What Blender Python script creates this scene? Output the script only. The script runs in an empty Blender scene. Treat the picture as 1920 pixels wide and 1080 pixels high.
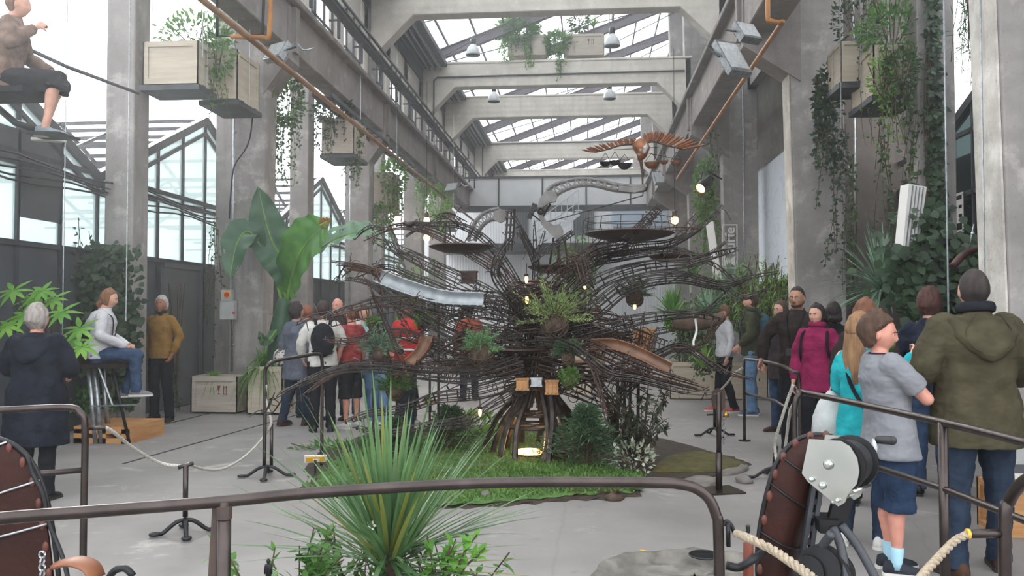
import bpy, math, random
import numpy as np
from mathutils import Vector, Matrix, Euler, noise
V = Vector
PI = math.pi
R = math.radians
random.seed(7)
rnd = random.Random(11)
SC = bpy.context.scene
COL = SC.collection

# ------------------------------------------------------------------ camera, sky, sun, exposure
FPX = 1600.0
CAMZ = 1.5
cam_d = bpy.data.cameras.new('camera')
cam = bpy.data.objects.new('camera', cam_d)
COL.objects.link(cam)
cam_d.sensor_width = 36.0
cam_d.lens = FPX / 1920 * 36.0
cam_d.clip_start = 0.05
cam_d.clip_end = 400
cam.location = (0, 0, CAMZ)
cam.rotation_euler = (R(90) + math.atan(46 / FPX), 0, math.atan(140 / FPX))
SC.camera = cam
CROT = cam.rotation_euler.to_matrix()

world = bpy.data.worlds.new('overcast_sky')
SC.world = world
world.use_nodes = True
wn = world.node_tree
wn.nodes.clear()
wo = wn.nodes.new('ShaderNodeOutputWorld')
wb = wn.nodes.new('ShaderNodeBackground')
wtc = wn.nodes.new('ShaderNodeTexCoord')
wnz = wn.nodes.new('ShaderNodeTexNoise')
wnz.inputs['Scale'].default_value = 1.6
wnz.inputs['Detail'].default_value = 3
wcr = wn.nodes.new('ShaderNodeValToRGB')
wcr.color_ramp.elements[0].color = (.78, .84, .92, 1)
wcr.color_ramp.elements[1].color = (1.0, 1.0, 1.0, 1)
wn.links.new(wtc.outputs['Generated'], wnz.inputs['Vector'])
wn.links.new(wnz.outputs['Fac'], wcr.inputs['Fac'])
wn.links.new(wcr.outputs['Color'], wb.inputs['Color'])
wb.inputs['Strength'].default_value = 3.5
wn.links.new(wb.outputs[0], wo.inputs['Surface'])

sun_d = bpy.data.lights.new('veiled_sun', 'SUN')
sun_d.energy = 4.0
sun_d.angle = R(25)
sun_d.color = (1.0, .98, .95)
sun = bpy.data.objects.new('veiled_sun', sun_d)
COL.objects.link(sun)
sun.rotation_euler = V((-.50, .85, .50)).to_track_quat('Z', 'Y').to_euler()

SC.view_settings.view_transform = 'Standard'
SC.view_settings.look = 'None'
SC.view_settings.gamma = 1
SC.view_settings.exposure = 0.0
SC.view_settings.use_curve_mapping = False
try:
    SC.cycles.max_bounces = 8
    SC.cycles.transparent_max_bounces = 24
    SC.cycles.sample_clamp_indirect = 6
except Exception:
    pass

# ------------------------------------------------------------------ pixel helpers (photo frame 1920x1080)
def ray(px, py):
    return CROT @ V(((px - 960) / FPX, (540 - py) / FPX, -1.0))
def P(px, py, Y):
    d = ray(px, py)
    return V((0, 0, CAMZ)) + d * (Y / d.y)
def F(px, py, z=0.0):
    d = ray(px, py)
    return V((0, 0, CAMZ)) + d * ((z - CAMZ) / d.z)

# ------------------------------------------------------------------ materials
MATS = {}
def _new(name):
    m = bpy.data.materials.new(name)
    m.use_nodes = True
    nt = m.node_tree
    b = nt.nodes['Principled BSDF']
    return m, nt, b
def rgb(h):
    if isinstance(h, str):
        h = h.lstrip('#')
        c = [int(h[i:i + 2], 16) / 255 for i in (0, 2, 4)]
        return tuple(((x / 12.92) if x <= .04045 else ((x + .055) / 1.055) ** 2.4) for x in c)
    return h
def mat(name, c1, c2=None, rough=.7, metal=0., scale=8., detail=4., bump=0., bscale=None, lo=.35, hi=.65,
        spec=None, stretch=None, dist=.01, emit=None, transl=0., coat=0., third=None, tscale=2., tlo=.55, thi=.75):
    """noise-mixed two (or three) colour material"""
    if name in MATS: return MATS[name]
    m, nt, b = _new(name)
    N, L = nt.nodes, nt.links
    c1 = rgb(c1); c2 = rgb(c2) if c2 else c1
    tc = N.new('ShaderNodeTexCoord')
    vec = tc.outputs['Object']
    if stretch:
        mp = N.new('ShaderNodeMapping'); mp.inputs['Scale'].default_value = stretch
        L.new(vec, mp.inputs['Vector']); vec = mp.outputs['Vector']
    nz = N.new('ShaderNodeTexNoise'); nz.inputs['Scale'].default_value = scale; nz.inputs['Detail'].default_value = detail
    L.new(vec, nz.inputs['Vector'])
    cr = N.new('ShaderNodeValToRGB')
    cr.color_ramp.elements[0].position = lo; cr.color_ramp.elements[0].color = (*c1, 1)
    cr.color_ramp.elements[1].position = hi; cr.color_ramp.elements[1].color = (*c2, 1)
    L.new(nz.outputs['Fac'], cr.inputs['Fac'])
    out = cr.outputs['Color']
    if third:
        n3 = N.new('ShaderNodeTexNoise'); n3.inputs['Scale'].default_value = tscale; n3.inputs['Detail'].default_value = 5
        L.new(tc.outputs['Object'], n3.inputs['Vector'])
        r3 = N.new('ShaderNodeMapRange'); r3.inputs['From Min'].default_value = tlo; r3.inputs['From Max'].default_value = thi
        L.new(n3.outputs['Fac'], r3.inputs['Value'])
        mx = N.new('ShaderNodeMix'); mx.data_type = 'RGBA'
        L.new(r3.outputs['Result'], mx.inputs[0]); L.new(out, mx.inputs[6]); mx.inputs[7].default_value = (*rgb(third), 1)
        out = mx.outputs[2]
    L.new(out, b.inputs['Base Color'])
    b.inputs['Roughness'].default_value = rough
    b.inputs['Metallic'].default_value = metal
    if spec is not None: b.inputs['Specular IOR Level'].default_value = spec
    if coat: b.inputs['Coat Weight'].default_value = coat
    if emit:
        b.inputs['Emission Color'].default_value = (*rgb(emit[0]), 1); b.inputs['Emission Strength'].default_value = emit[1]
    if bump:
        n2 = N.new('ShaderNodeTexNoise'); n2.inputs['Scale'].default_value = bscale or scale * 3; n2.inputs['Detail'].default_value = 6
        L.new(vec, n2.inputs['Vector'])
        bp = N.new('ShaderNodeBump'); bp.inputs['Strength'].default_value = bump; bp.inputs['Distance'].default_value = dist
        L.new(n2.outputs['Fac'], bp.inputs['Height']); L.new(bp.outputs['Normal'], b.inputs['Normal'])
    if transl:
        tr = N.new('ShaderNodeBsdfTranslucent'); L.new(out, tr.inputs['Color'])
        mxs = N.new('ShaderNodeMixShader'); mxs.inputs[0].default_value = transl
        L.new(b.outputs[0], mxs.inputs[1]); L.new(tr.outputs[0], mxs.inputs[2])
        L.new(mxs.outputs[0], N['Material Output'].inputs['Surface'])
    MATS[name] = m
    return m

def concrete(name, base, dark, light, streak=True, board=.0, wear=.5):
    """board-marked concrete: cloudy patches, vertical streaks, pale worn chips"""
    m, nt, b = _new(name); N, L = nt.nodes, nt.links
    tc = N.new('ShaderNodeTexCoord')
    def noise_(sc, det, st=None):
        n = N.new('ShaderNodeTexNoise'); n.inputs['Scale'].default_value = sc; n.inputs['Detail'].default_value = det
        n.inputs['Roughness'].default_value = .62
        if st:
            mp = N.new('ShaderNodeMapping'); mp.inputs['Scale'].default_value = st
            L.new(tc.outputs['Object'], mp.inputs['Vector']); L.new(mp.outputs['Vector'], n.inputs['Vector'])
        else: L.new(tc.outputs['Object'], n.inputs['Vector'])
        return n.outputs['Fac']
    def ramp(f, lo, hi):
        r = N.new('ShaderNodeMapRange'); r.inputs['From Min'].default_value = lo; r.inputs['From Max'].default_value = hi
        L.new(f, r.inputs['Value']); return r.outputs['Result']
    def mix(f, a, c):
        x = N.new('ShaderNodeMix'); x.data_type = 'RGBA'
        L.new(f, x.inputs[0])
        if isinstance(a, tuple): x.inputs[6].default_value = (*a, 1)
        else: L.new(a, x.inputs[6])
        x.inputs[7].default_value = (*c, 1)
        return x.outputs[2]
    c = mix(ramp(noise_(1.3, 6), .35, .68), rgb(base), rgb(dark))
    if streak: c = mix(ramp(noise_(2.2, 5, (2.5, 2.5, .25)), .52, .75), c, rgb(dark))
    c = mix(ramp(noise_(3.1, 8), .60 - .1 * wear, .8), c, rgb(light))
    f2 = noise_(38, 4)
    c = mix(ramp(f2, .6, .8), c, tuple(.7 * v for v in rgb(dark)))
    L.new(c, b.inputs['Base Color'])
    b.inputs['Roughness'].default_value = .88
    bp = N.new('ShaderNodeBump'); bp.inputs['Strength'].default_value = .5; bp.inputs['Distance'].default_value = .01
    ad = N.new('ShaderNodeMath'); ad.operation = 'ADD'
    L.new(noise_(14, 8), ad.inputs[0])
    wv = N.new('ShaderNodeTexWave'); wv.bands_direction = 'Z'; wv.inputs['Scale'].default_value = 1.6; wv.inputs['Distortion'].default_value = .8
    L.new(tc.outputs['Object'], wv.inputs['Vector'])
    ml = N.new('ShaderNodeMath'); ml.operation = 'MULTIPLY'; ml.inputs[1].default_value = board
    L.new(wv.outputs['Fac'], ml.inputs[0]); L.new(ml.outputs[0], ad.inputs[1])
    L.new(ad.outputs[0], bp.inputs['Height']); L.new(bp.outputs['Normal'], b.inputs['Normal'])
    MATS[name] = m
    return m

def glass_mat(name, tint, gloss=.08, milk=0., milkcol=(.8, .85, .85), rough=.02):
    m = bpy.data.materials.new(name); m.use_nodes = True
    nt = m.node_tree; nt.nodes.clear(); N, L = nt.nodes, nt.links
    o = N.new('ShaderNodeOutputMaterial')
    t = N.new('ShaderNodeBsdfTransparent'); t.inputs[0].default_value = (*tint, 1)
    g = N.new('ShaderNodeBsdfGlossy'); g.inputs['Roughness'].default_value = rough
    mx = N.new('ShaderNodeMixShader'); mx.inputs[0].default_value = gloss
    L.new(t.outputs[0], mx.inputs[1]); L.new(g.outputs[0], mx.inputs[2])
    last = mx.outputs[0]
    if milk:
        tc = N.new('ShaderNodeTexCoord'); nz = N.new('ShaderNodeTexNoise'); nz.inputs['Scale'].default_value = .8; nz.inputs['Detail'].default_value = 4
        L.new(tc.outputs['Object'], nz.inputs['Vector'])
        mr = N.new('ShaderNodeMapRange'); mr.inputs['To Min'].default_value = milk * .75; mr.inputs['To Max'].default_value = min(1, milk * 1.2)
        L.new(nz.outputs['Fac'], mr.inputs['Value'])
        tl = N.new('ShaderNodeBsdfTranslucent'); tl.inputs[0].default_value = (*milkcol, 1)
        df = N.new('ShaderNodeBsdfDiffuse'); df.inputs[0].default_value = (*milkcol, 1)
        m2 = N.new('ShaderNodeMixShader'); m2.inputs[0].default_value = .35
        L.new(tl.outputs[0], m2.inputs[1]); L.new(df.outputs[0], m2.inputs[2])
        m3 = N.new('ShaderNodeMixShader'); L.new(mr.outputs['Result'], m3.inputs[0])
        L.new(last, m3.inputs[1]); L.new(m2.outputs[0], m3.inputs[2]); last = m3.outputs[0]
    L.new(last, o.inputs['Surface'])
    MATS[name] = m
    return m

M_CONC = concrete('grey_concrete', '#9a9592', '#7c7875', '#bdb8b2', board=.5)
M_CONCP = concrete('pale_painted_concrete', '#d6d0c6', '#c2bcb2', '#e6e1d9', board=.6, wear=.7)
M_CONCW = concrete('pale_patchy_concrete', '#c9c4bb', '#8f8a84', '#e3dfd7', board=.6, wear=1.2)
M_CONCD = concrete('weathered_brown_concrete', '#6e665f', '#554e49', '#87807a', board=.3, wear=.3)
M_GIRD = concrete('girder_concrete', '#8a8380', '#6f6865', '#a59f9b', board=.5, wear=.3)
M_STEEL = mat('dark_painted_steel', '#3c3e42', '#4b4d52', rough=.55, metal=.3, scale=6)
M_RAFT = mat('purple_grey_steel', '#4b444c', '#5a525c', rough=.6, metal=.2, scale=5)
M_IRON = mat('brown_iron', '#3a302d', '#51433e', rough=.42, metal=.75, scale=14, bump=.15, third='#6a3f2b', tscale=9, tlo=.6, thi=.8)
M_RAIL = mat('oiled_steel_tube', '#3f3836', '#4c4441', rough=.33, metal=.8, scale=10, bump=.05, third='#5a3c2e', tscale=5, tlo=.6, thi=.85)
M_WIRE = mat('wire_branch_steel', '#292524', '#4f4946', rough=.45, metal=.7, scale=10)
M_WIRER = mat('rusty_wire', '#332723', '#4d3830', rough=.55, metal=.5, scale=12)
M_ZINC = mat('galvanised_steel', '#8f9498', '#b4b8ba', rough=.35, metal=.85, scale=20)
M_PIPE = mat('orange_pipe_paint', '#b5762a', '#8a5a2a', rough=.5, scale=4)
M_PIPEB = mat('rusty_brown_pipe', '#7a5a3e', '#94704a', rough=.6, scale=5)
M_BLACK = mat('black_cast_iron', '#1b1b1d', '#28282a', rough=.45, metal=.5, scale=10)
M_CRATE = mat('pale_crate_wood', '#a0978c', '#b3aa9d', rough=.75, scale=3, stretch=(1, 1, 14), bump=.2)
M_CRATEP = mat('plywood_cream', '#b0a592', '#c0b6a4', rough=.7, scale=2.5, stretch=(1, 1, 8), bump=.1)
M_PALLET = mat('orange_pine', '#a8774a', '#bd8d5c', rough=.6, scale=4, stretch=(1, 1, 10), bump=.1)
M_GLASSR = glass_mat('roof_glass', (.97, .98, .98), .05)
M_GLASSM = glass_mat('milky_greenhouse_glass', (.85, .92, .92), .10, milk=.62, milkcol=(.74, .84, .83), rough=.1)
M_GLASSD = glass_mat('dark_green_glass', (.30, .36, .36), .12, milk=.4, milkcol=(.08, .10, .10), rough=.08)
M_PANEL = mat('dark_wall_panel', '#44474b', '#4e5156', rough=.5, scale=2)
M_WHITEP = mat('white_corrugated_panel', '#d9dbde', '#e4e6e8', rough=.6, scale=1.5)
M_DOORG = mat('grey_shutter', '#56595c', '#606366', rough=.6, scale=2)

def leafm(name, a, b_, tr=.3, rough=.45): return mat(name, a, b_, rough=rough, scale=5, lo=.3, hi=.7, transl=tr, spec=.4)
M_IVY = leafm('ivy_leaf', '#2f4a2c', '#52703f')
M_IVYD = leafm('dark_ivy_leaf', '#2a3a2b', '#41573a')
M_FERN = leafm('fern_green', '#3f6b35', '#6d9a4c', .4)
M_BRIGHT = leafm('bright_leaf', '#4f8a35', '#86b84e', .45)
M_BAMBOO = leafm('bamboo_leaf', '#5d8a3a', '#8fb35c', .4)
M_YUCCA = leafm('blue_green_blade', '#4b6a55', '#7c9c80', .2)
M_CORD = leafm('cordyline_blade', '#40603f', '#6d8f5c', .25, .38)
M_CORDY = leafm('cordyline_yellow_blade', '#6f7a3c', '#8f8f4e', .3, .4)
M_MOSS = mat('ground_moss', '#3d5a2a', '#587a3c', rough=.95, scale=9, bump=.9, bscale=60, third='#4a3b25', tscale=2.2, tlo=.56, thi=.66, dist=.02)
M_MOSSL = leafm('moss_blade', '#46692f', '#6c8f45', .3)
M_PINE = leafm('conifer_needle', '#2d4a33', '#4f6f4b', .15)
M_BARK = mat('bark', '#3d3128', '#59483a', rough=.9, scale=12, bump=.8, stretch=(1, 1, .3))
M_SOIL = mat('dark_soil', '#2c2520', '#403529', rough=1, scale=10, bump=1)
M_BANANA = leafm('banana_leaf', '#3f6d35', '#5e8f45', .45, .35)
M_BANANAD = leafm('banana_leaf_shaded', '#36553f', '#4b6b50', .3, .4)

# ------------------------------------------------------------------ mesh builder
class MB:
    def __init__(s): s.v = []; s.f = []; s.mi = []; s.cur = 0
    def add(s, vs, fs):
        o = len(s.v); s.v.extend(tuple(v) for v in vs)
        for f in fs: s.f.append(tuple(i + o for i in f)); s.mi.append(s.cur)
        return s
    def box(s, c, size, rot=None, taper=None):
        hx, hy, hz = size[0] / 2, size[1] / 2, size[2] / 2
        vs = []
        for z in (-1, 1):
            t = 1 if (taper is None or z < 0) else taper
            for x, y in ((-1, -1), (1, -1), (1, 1), (-1, 1)):
                p = V((x * hx * t, y * hy * t, z * hz))
                if rot is not None: p = rot @ p
                vs.append(p + V(c))
        return s.add(vs, [(3, 2, 1, 0), (4, 5, 6, 7), (0, 1, 5, 4), (1, 2, 6, 5), (2, 3, 7, 6), (3, 0, 4, 7)])
    def bb(s, a, b):
        return s.box([(a[i] + b[i]) / 2 for i in range(3)], [abs(b[i] - a[i]) for i in range(3)])
    def bar(s, a, b, w, h, up=(0, 0, 1)):
        a, b = V(a), V(b); d = b - a; L = d.length
        if L < 1e-6: return s
        y = d / L; u = V(up)
        if abs(y.dot(u)) > .98: u = V((1, 0, 0))
        x = y.cross(u).normalized(); z = x.cross(y)
        m = Matrix((x, y, z)).transposed()
        return s.box((a + b) / 2, (w, L, h), rot=m)
    def tube(s, pts, r, n=8, cap=True, closed=False, ry=None, flat=None):
        """tube through points; r scalar or list; optional list of (rx, ry) pairs"""
        pts = [V(p) for p in pts]; k = len(pts)
        if k < 2: return s
        rr = list(r) if isinstance(r, (list, tuple)) else [r] * k
        if len(rr) != k:      # resample the radii along the path
            m_ = len(rr) - 1; new = []
            for i in range(k):
                t = i / (k - 1) * m_; a_ = min(int(t), m_ - 1) if m_ else 0; f_ = t - a_; q0, q1 = rr[a_], rr[min(a_ + 1, m_)]
                new.append(tuple(q0[c] * (1 - f_) + q1[c] * f_ for c in (0, 1)) if isinstance(q0, (tuple, list)) else q0 * (1 - f_) + q1 * f_)
            rr = new
        up = V((0, 0, 1)); vs = []; prev = None
        for i, p in enumerate(pts):
            if closed: d = (pts[(i + 1) % k] - pts[i - 1])
            else: d = (pts[min(i + 1, k - 1)] - pts[max(i - 1, 0)])
            if d.length < 1e-9: d = V((0, 0, 1))
            d.normalize()
            if prev is None:
                a = d.cross(up)
                if a.length < .05: a = d.cross(V((0, 1, 0)))
                a.normalize()
            else:
                a = prev - d * prev.dot(d)
                if a.length < 1e-6: a = d.cross(up)
                a.normalize()
            prev = a; b = d.cross(a)
            q = rr[i]; qx, qy = (q if isinstance(q, (tuple, list)) else (q, q))
            for j in range(n):
                t = 2 * PI * j / n
                vs.append(p + a * math.cos(t) * qx + b * math.sin(t) * qy)
        fs = []
        for i in range(k if closed else k - 1):
            i2 = (i + 1) % k
            for j in range(n):
                j2 = (j + 1) % n
                fs.append((i * n + j, i * n + j2, i2 * n + j2, i2 * n + j))
        if cap and not closed:
            fs.append(tuple(range(n - 1, -1, -1))); fs.append(tuple((k - 1) * n + j for j in range(n)))
        return s.add(vs, fs)
    def cyl(s, a, b, r, n=12, r2=None): return s.tube([a, b], [r, r if r2 is None else r2], n)
    def ball(s, c, r, n=10, m=7, rot=None):
        rx, ry, rz = (r, r, r) if not isinstance(r, (tuple, list)) else r
        vs = [];
        for i in range(m + 1):
            th = PI * i / m
            for j in range(n):
                ph = 2 * PI * j / n
                p = V((rx * math.sin(th) * math.cos(ph), ry * math.sin(th) * math.sin(ph), rz * math.cos(th)))
                if rot is not None: p = rot @ p
                vs.append(p + V(c))
        fs = []
        for i in range(m):
            for j in range(n):
                j2 = (j + 1) % n
                fs.append((i * n + j, (i + 1) * n + j, (i + 1) * n + j2, i * n + j2))
        return s.add(vs, fs)
    def loft(s, rings, cap=True):
        n = len(rings[0]); vs = [p for r_ in rings for p in r_]; fs = []
        for i in range(len(rings) - 1):
            for j in range(n):
                j2 = (j + 1) % n
                fs.append((i * n + j, i * n + j2, (i + 1) * n + j2, (i + 1) * n + j))
        if cap: fs.append(tuple(range(n - 1, -1, -1))); fs.append(tuple((len(rings) - 1) * n + j for j in range(n)))
        return s.add(vs, fs)
    def lathe(s, c, prof, n=20, axis=None):
        """prof: list of (radius, height)"""
        c = V(c); rot = Matrix.Identity(3) if axis is None else V(axis).normalized().to_track_quat('Z', 'Y').to_matrix()
        rings = [[c + rot @ V((max(r_, 1e-4) * math.cos(2 * PI * j / n), max(r_, 1e-4) * math.sin(2 * PI * j / n), h)) for j in range(n)] for r_, h in prof]
        return s.loft(rings, cap=True)
    def prism(s, poly, ax, t):
        """poly: list of 3D points, extruded by vector t"""
        t = V(t); n = len(poly); vs = [V(p) for p in poly] + [V(p) + t for p in poly]
        fs = [tuple(range(n - 1, -1, -1)), tuple(range(n, 2 * n))] + [(i, (i + 1) % n, (i + 1) % n + n, i + n) for i in range(n)]
        return s.add(vs, fs)
    def leaf(s, p, d, nrm, L, W, bend=0., seg=2):
        """pointed leaf blade from p along d"""
        p, d = V(p), V(d).normalized(); nrm = V(nrm)
        x = d.cross(nrm)
        if x.length < 1e-4: x = d.cross(V((.3, .7, .2)))
        x.normalize(); nn = x.cross(d)
        if seg <= 1:
            return s.add([p, p + d * L * .45 + x * W / 2 , p + d * L - nn * bend * L, p + d * L * .45 - x * W / 2], [(0, 1, 2, 3)])
        vs = [p]; fs = []
        prof = [math.sin(PI * (i / seg) ** .75) for i in range(seg + 1)]
        for i in range(1, seg):
            t = i / seg; c = p + d * L * t - nn * bend * L * t * t
            vs += [c + x * W / 2 * prof[i], c - x * W / 2 * prof[i]]
        vs.append(p + d * L - nn * bend * L)
        fs.append((0, 1, 2))
        for i in range(1, seg - 1): fs.append((2 * i - 1, 2 * i + 1, 2 * i + 2, 2 * i))
        fs.append((2 * seg - 3, 2 * seg - 1, 2 * seg - 2))
        return s.add(vs, fs)
    def blade(s, pts, w, nrm=None):
        """long strap leaf with a shallow V section, width w(t)"""
        pts = [V(p) for p in pts]; k = len(pts); vs = []; fs = []
        for i, p in enumerate(pts):
            d = (pts[min(i + 1, k - 1)] - pts[max(i - 1, 0)]).normalized()
            x = d.cross(V(nrm) if nrm is not None else V((0, 0, 1)))
            if x.length < .05: x = V((1, 0, 0))
            x.normalize(); n_ = x.cross(d); ww = w(i / (k - 1)) / 2
            vs += [p - x * ww + n_ * ww * .25, p, p + x * ww + n_ * ww * .25]
        for i in range(k - 1):
            a = 3 * i; fs += [(a, a + 1, a + 4, a + 3), (a + 1, a + 2, a + 5, a + 4)]
        return s.add(vs, fs)
    def build(s, name, m, parent=None, smooth=None, kind=None):
        me = bpy.data.meshes.new(name)
        off = V((0, 0, 0))
        if parent is not None: off = V(parent.get('_w', (0, 0, 0)))
        vs = [(v[0] - off[0], v[1] - off[1], v[2] - off[2]) for v in s.v]
        me.from_pydata(vs, [], s.f)
        ms = m if isinstance(m, (list, tuple)) else [m]
        for q in ms: me.materials.append(q)
        if len(ms) > 1: me.polygons.foreach_set('material_index', s.mi)
        me.update()
        o = bpy.data.objects.new(name, me); COL.objects.link(o)
        if smooth: shade(o, smooth)
        if parent is not None:
            o.parent = parent; o['_w'] = tuple(off)
        if kind: o['kind'] = kind
        return o
def shade(o, ang=40):
    me = o.data
    me.polygons.foreach_set('use_smooth', [True] * len(me.polygons))
    if ang is not True and ang < 170:
        try: me.set_sharp_from_angle(angle=R(ang))
        except Exception: pass
def tag(o, label, cat=None, group=None, kind=None):
    if label: o['label'] = label
    if cat: o['category'] = cat
    if group: o['group'] = group
    if kind: o['kind'] = kind
    return o
def root(name, loc, label, cat, group=None, kind=None):
    o = bpy.data.objects.new(name, None); COL.objects.link(o); o.location = V(loc); o['_w'] = tuple(V(loc))
    o.empty_display_size = .1
    return tag(o, label, cat, group, kind)
def struct(name, mb, m, label=None, smooth=None, parent=None, cat=None):
    o = mb.build(name, m, parent, smooth); o['kind'] = 'structure'
    if label: o['label'] = label
    return o
def copy_tree(o, parent=None):
    c = o.copy(); COL.objects.link(c)
    if parent is not None: c.parent = parent
    for ch in list(o.children): copy_tree(ch, c)
    return c
def bezier(ctrl, n=24):
    """Catmull-Rom through control points"""
    c = [V(p) for p in ctrl]; k = len(c)
    if k == 2: return [c[0].lerp(c[1], i / n) for i in range(n + 1)]
    c = [c[0] * 2 - c[1]] + c + [c[-1] * 2 - c[-2]]
    out = []; seg = max(1, n // (k - 1))
    for i in range(1, k):
        p0, p1, p2, p3 = c[i - 1], c[i], c[i + 1], c[i + 2]
        for j in range(seg):
            t = j / seg
            out.append(.5 * ((2 * p1) + (p2 - p0) * t + (2 * p0 - 5 * p1 + 4 * p2 - p3) * t * t + (3 * p1 - p0 - 3 * p2 + p3) * t ** 3))
    out.append(c[k]); return out
def rv(a=1., r_=None):
    r_ = r_ or rnd
    return V((r_.uniform(-a, a), r_.uniform(-a, a), r_.uniform(-a, a)))
# ================================================================== THE HALL
FY = [6.5, 12.8, 19.1, 25.4, 29.5, 37.6, 45.0, 53.0]      # the concrete frames along the hall
XL, XR = -4.9, 3.05                                  # inner faces of the two colonnades

# floor: one worn concrete slab
def floor_mat():
    m, nt, b = _new('worn_concrete_floor'); N, L = nt.nodes, nt.links
    tc = N.new('ShaderNodeTexCoord')
    def nz(sc, det, ro=.6, dis=0.):
        n = N.new('ShaderNodeTexNoise'); n.inputs['Scale'].default_value = sc; n.inputs['Detail'].default_value = det
        n.inputs['Roughness'].default_value = ro; n.inputs['Distortion'].default_value = dis
        L.new(tc.outputs['Object'], n.inputs['Vector']); return n.outputs['Fac']
    def mr(f, a, c_):
        r = N.new('ShaderNodeMapRange'); r.inputs['From Min'].default_value = a; r.inputs['From Max'].default_value = c_
        L.new(f, r.inputs['Value']); return r.outputs['Result']
    def mix(f, a, c_):
        x = N.new('ShaderNodeMix'); x.data_type = 'RGBA'; L.new(f, x.inputs[0])
        if isinstance(a, tuple): x.inputs[6].default_value = (*a, 1)
        else: L.new(a, x.inputs[6])
        x.inputs[7].default_value = (*rgb(c_), 1); return x.outputs[2]
    c = mix(mr(nz(.45, 6), .38, .66), rgb('#8b8784'), '#716d6a')
    c = mix(mr(nz(1.6, 8, .7, .6), .58, .72), c, '#a8a39d')
    c = mix(mr(nz(2.3, 6, .6, 1.2), .63, .72), c, '#75706c')
    c = mix(mr(nz(22, 5), .62, .8), c, '#7b7673')
    vo = N.new('ShaderNodeTexVoronoi'); vo.feature = 'DISTANCE_TO_EDGE'; vo.inputs['Scale'].default_value = .42
    mp = N.new('ShaderNodeMixRGB'); mp.inputs[0].default_value = .12
    L.new(tc.outputs['Object'], mp.inputs[1])
    nn = N.new('ShaderNodeTexNoise'); nn.inputs['Scale'].default_value = 2.2; nn.inputs['Detail'].default_value = 5
    L.new(tc.outputs['Object'], nn.inputs['Vector']); L.new(nn.outputs['Color'], mp.inputs[2]); L.new(mp.outputs[0], vo.inputs['Vector'])
    cr = mr(vo.outputs['Distance'], .006, .0)
    ml = N.new('ShaderNodeMath'); ml.operation = 'MULTIPLY'; ml.inputs[1].default_value = .22; L.new(cr, ml.inputs[0])
    c = mix(ml.outputs[0], c, '#5d5854')
    L.new(c, b.inputs['Base Color'])
    r2 = N.new('ShaderNodeMapRange'); r2.inputs['To Min'].default_value = .5; r2.inputs['To Max'].default_value = .8
    L.new(nz(1.1, 4), r2.inputs['Value']); L.new(r2.outputs['Result'], b.inputs['Roughness'])
    bp = N.new('ShaderNodeBump'); bp.inputs['Strength'].default_value = .25; bp.inputs['Distance'].default_value = .01
    L.new(nz(9, 9), bp.inputs['Height']); L.new(bp.outputs['Normal'], b.inputs['Normal'])
    return m
M_FLOOR = floor_mat()
mb = MB(); mb.bb((-14, -3, -.2), (12, 50, 0)); struct('floor', mb, M_FLOOR, 'worn grey concrete floor slab')
mb = MB(); mb.bb((-80, -60, -.6), (80, 120, -.3)); struct('ground', mb, M_SOIL, 'ground outside the hall')
# rail set in the floor on the left (a long dark joint)
for (a, b_) in (((250, 810), (560, 735)), ((230, 870), (620, 760))):
    A, B = F(*a), F(*b_); mb = MB(); mb.bar(A + V((0, 0, .001)), B + V((0, 0, .001)), .03, .006)
    struct('trim_%d' % (1 if a[1] == 810 else 2), mb, M_SOIL, 'dark joint running along the concrete floor')

def column(xa, xb, ya, yb, z1, m, lean=0., z0=0., name='column', label=None, side=None):
    """column between x=xa..xb and y=ya..yb; lean shifts the inner (xa) edge at the top"""
    mb = MB(); n = 7; rings = []
    for i in range(n + 1):
        z = z0 + (z1 - z0) * i / n; e = lean * i / n
        rings.append([V((xa + e, ya, z)), V((xb, ya, z)), V((xb, yb, z)), V((xa + e, yb, z))])
    if xb < xa: rings = [[r[1], r[0], r[3], r[2]] for r in rings]
    mb.loft(rings)
    o = struct(name, mb, m, label)
    md = o.modifiers.new('bevel', 'BEVEL'); md.width = .02; md.segments = 2
    return o
for i, y in enumerate(FY):
    if i: column(XL - .1, XL - .62, y, y + .45, 9.3, M_CONC, .1, label='left hall concrete column carrying the crane girder')
    column(XR + .05, XR + .72, y, y + .45, 12.0, M_CONC, -.25, label='right hall concrete column carrying the crane girder')
    if i in (0, 1):   # paler strips on the inner faces on the right
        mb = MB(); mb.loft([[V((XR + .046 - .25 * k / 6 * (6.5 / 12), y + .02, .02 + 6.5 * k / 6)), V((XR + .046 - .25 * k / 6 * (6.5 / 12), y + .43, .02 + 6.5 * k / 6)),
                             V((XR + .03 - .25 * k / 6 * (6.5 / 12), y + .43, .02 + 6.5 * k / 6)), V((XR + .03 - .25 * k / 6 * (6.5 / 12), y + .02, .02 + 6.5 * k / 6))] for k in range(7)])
        struct('trim_%d' % (10 + i), mb, M_CONCW, 'paler strip on the inner face of the column')
# slimmer columns of the outer row, left (at the greenhouse valleys)
for y in (10.8, 17.2, 23.6):
    xo_ = P(248, 500, 10.8).x if y < 11 else -5.75
    column(xo_, xo_ - .4, y, y + .4, 8.6, M_CONC, 0, label='slim outer concrete column by the greenhouse wall')
column(P(432, 500, 13.6).x, P(402, 500, 13.6).x, 13.6, 13.95, 8.0, M_CONC, 0, label='second pier behind the left column')
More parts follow.
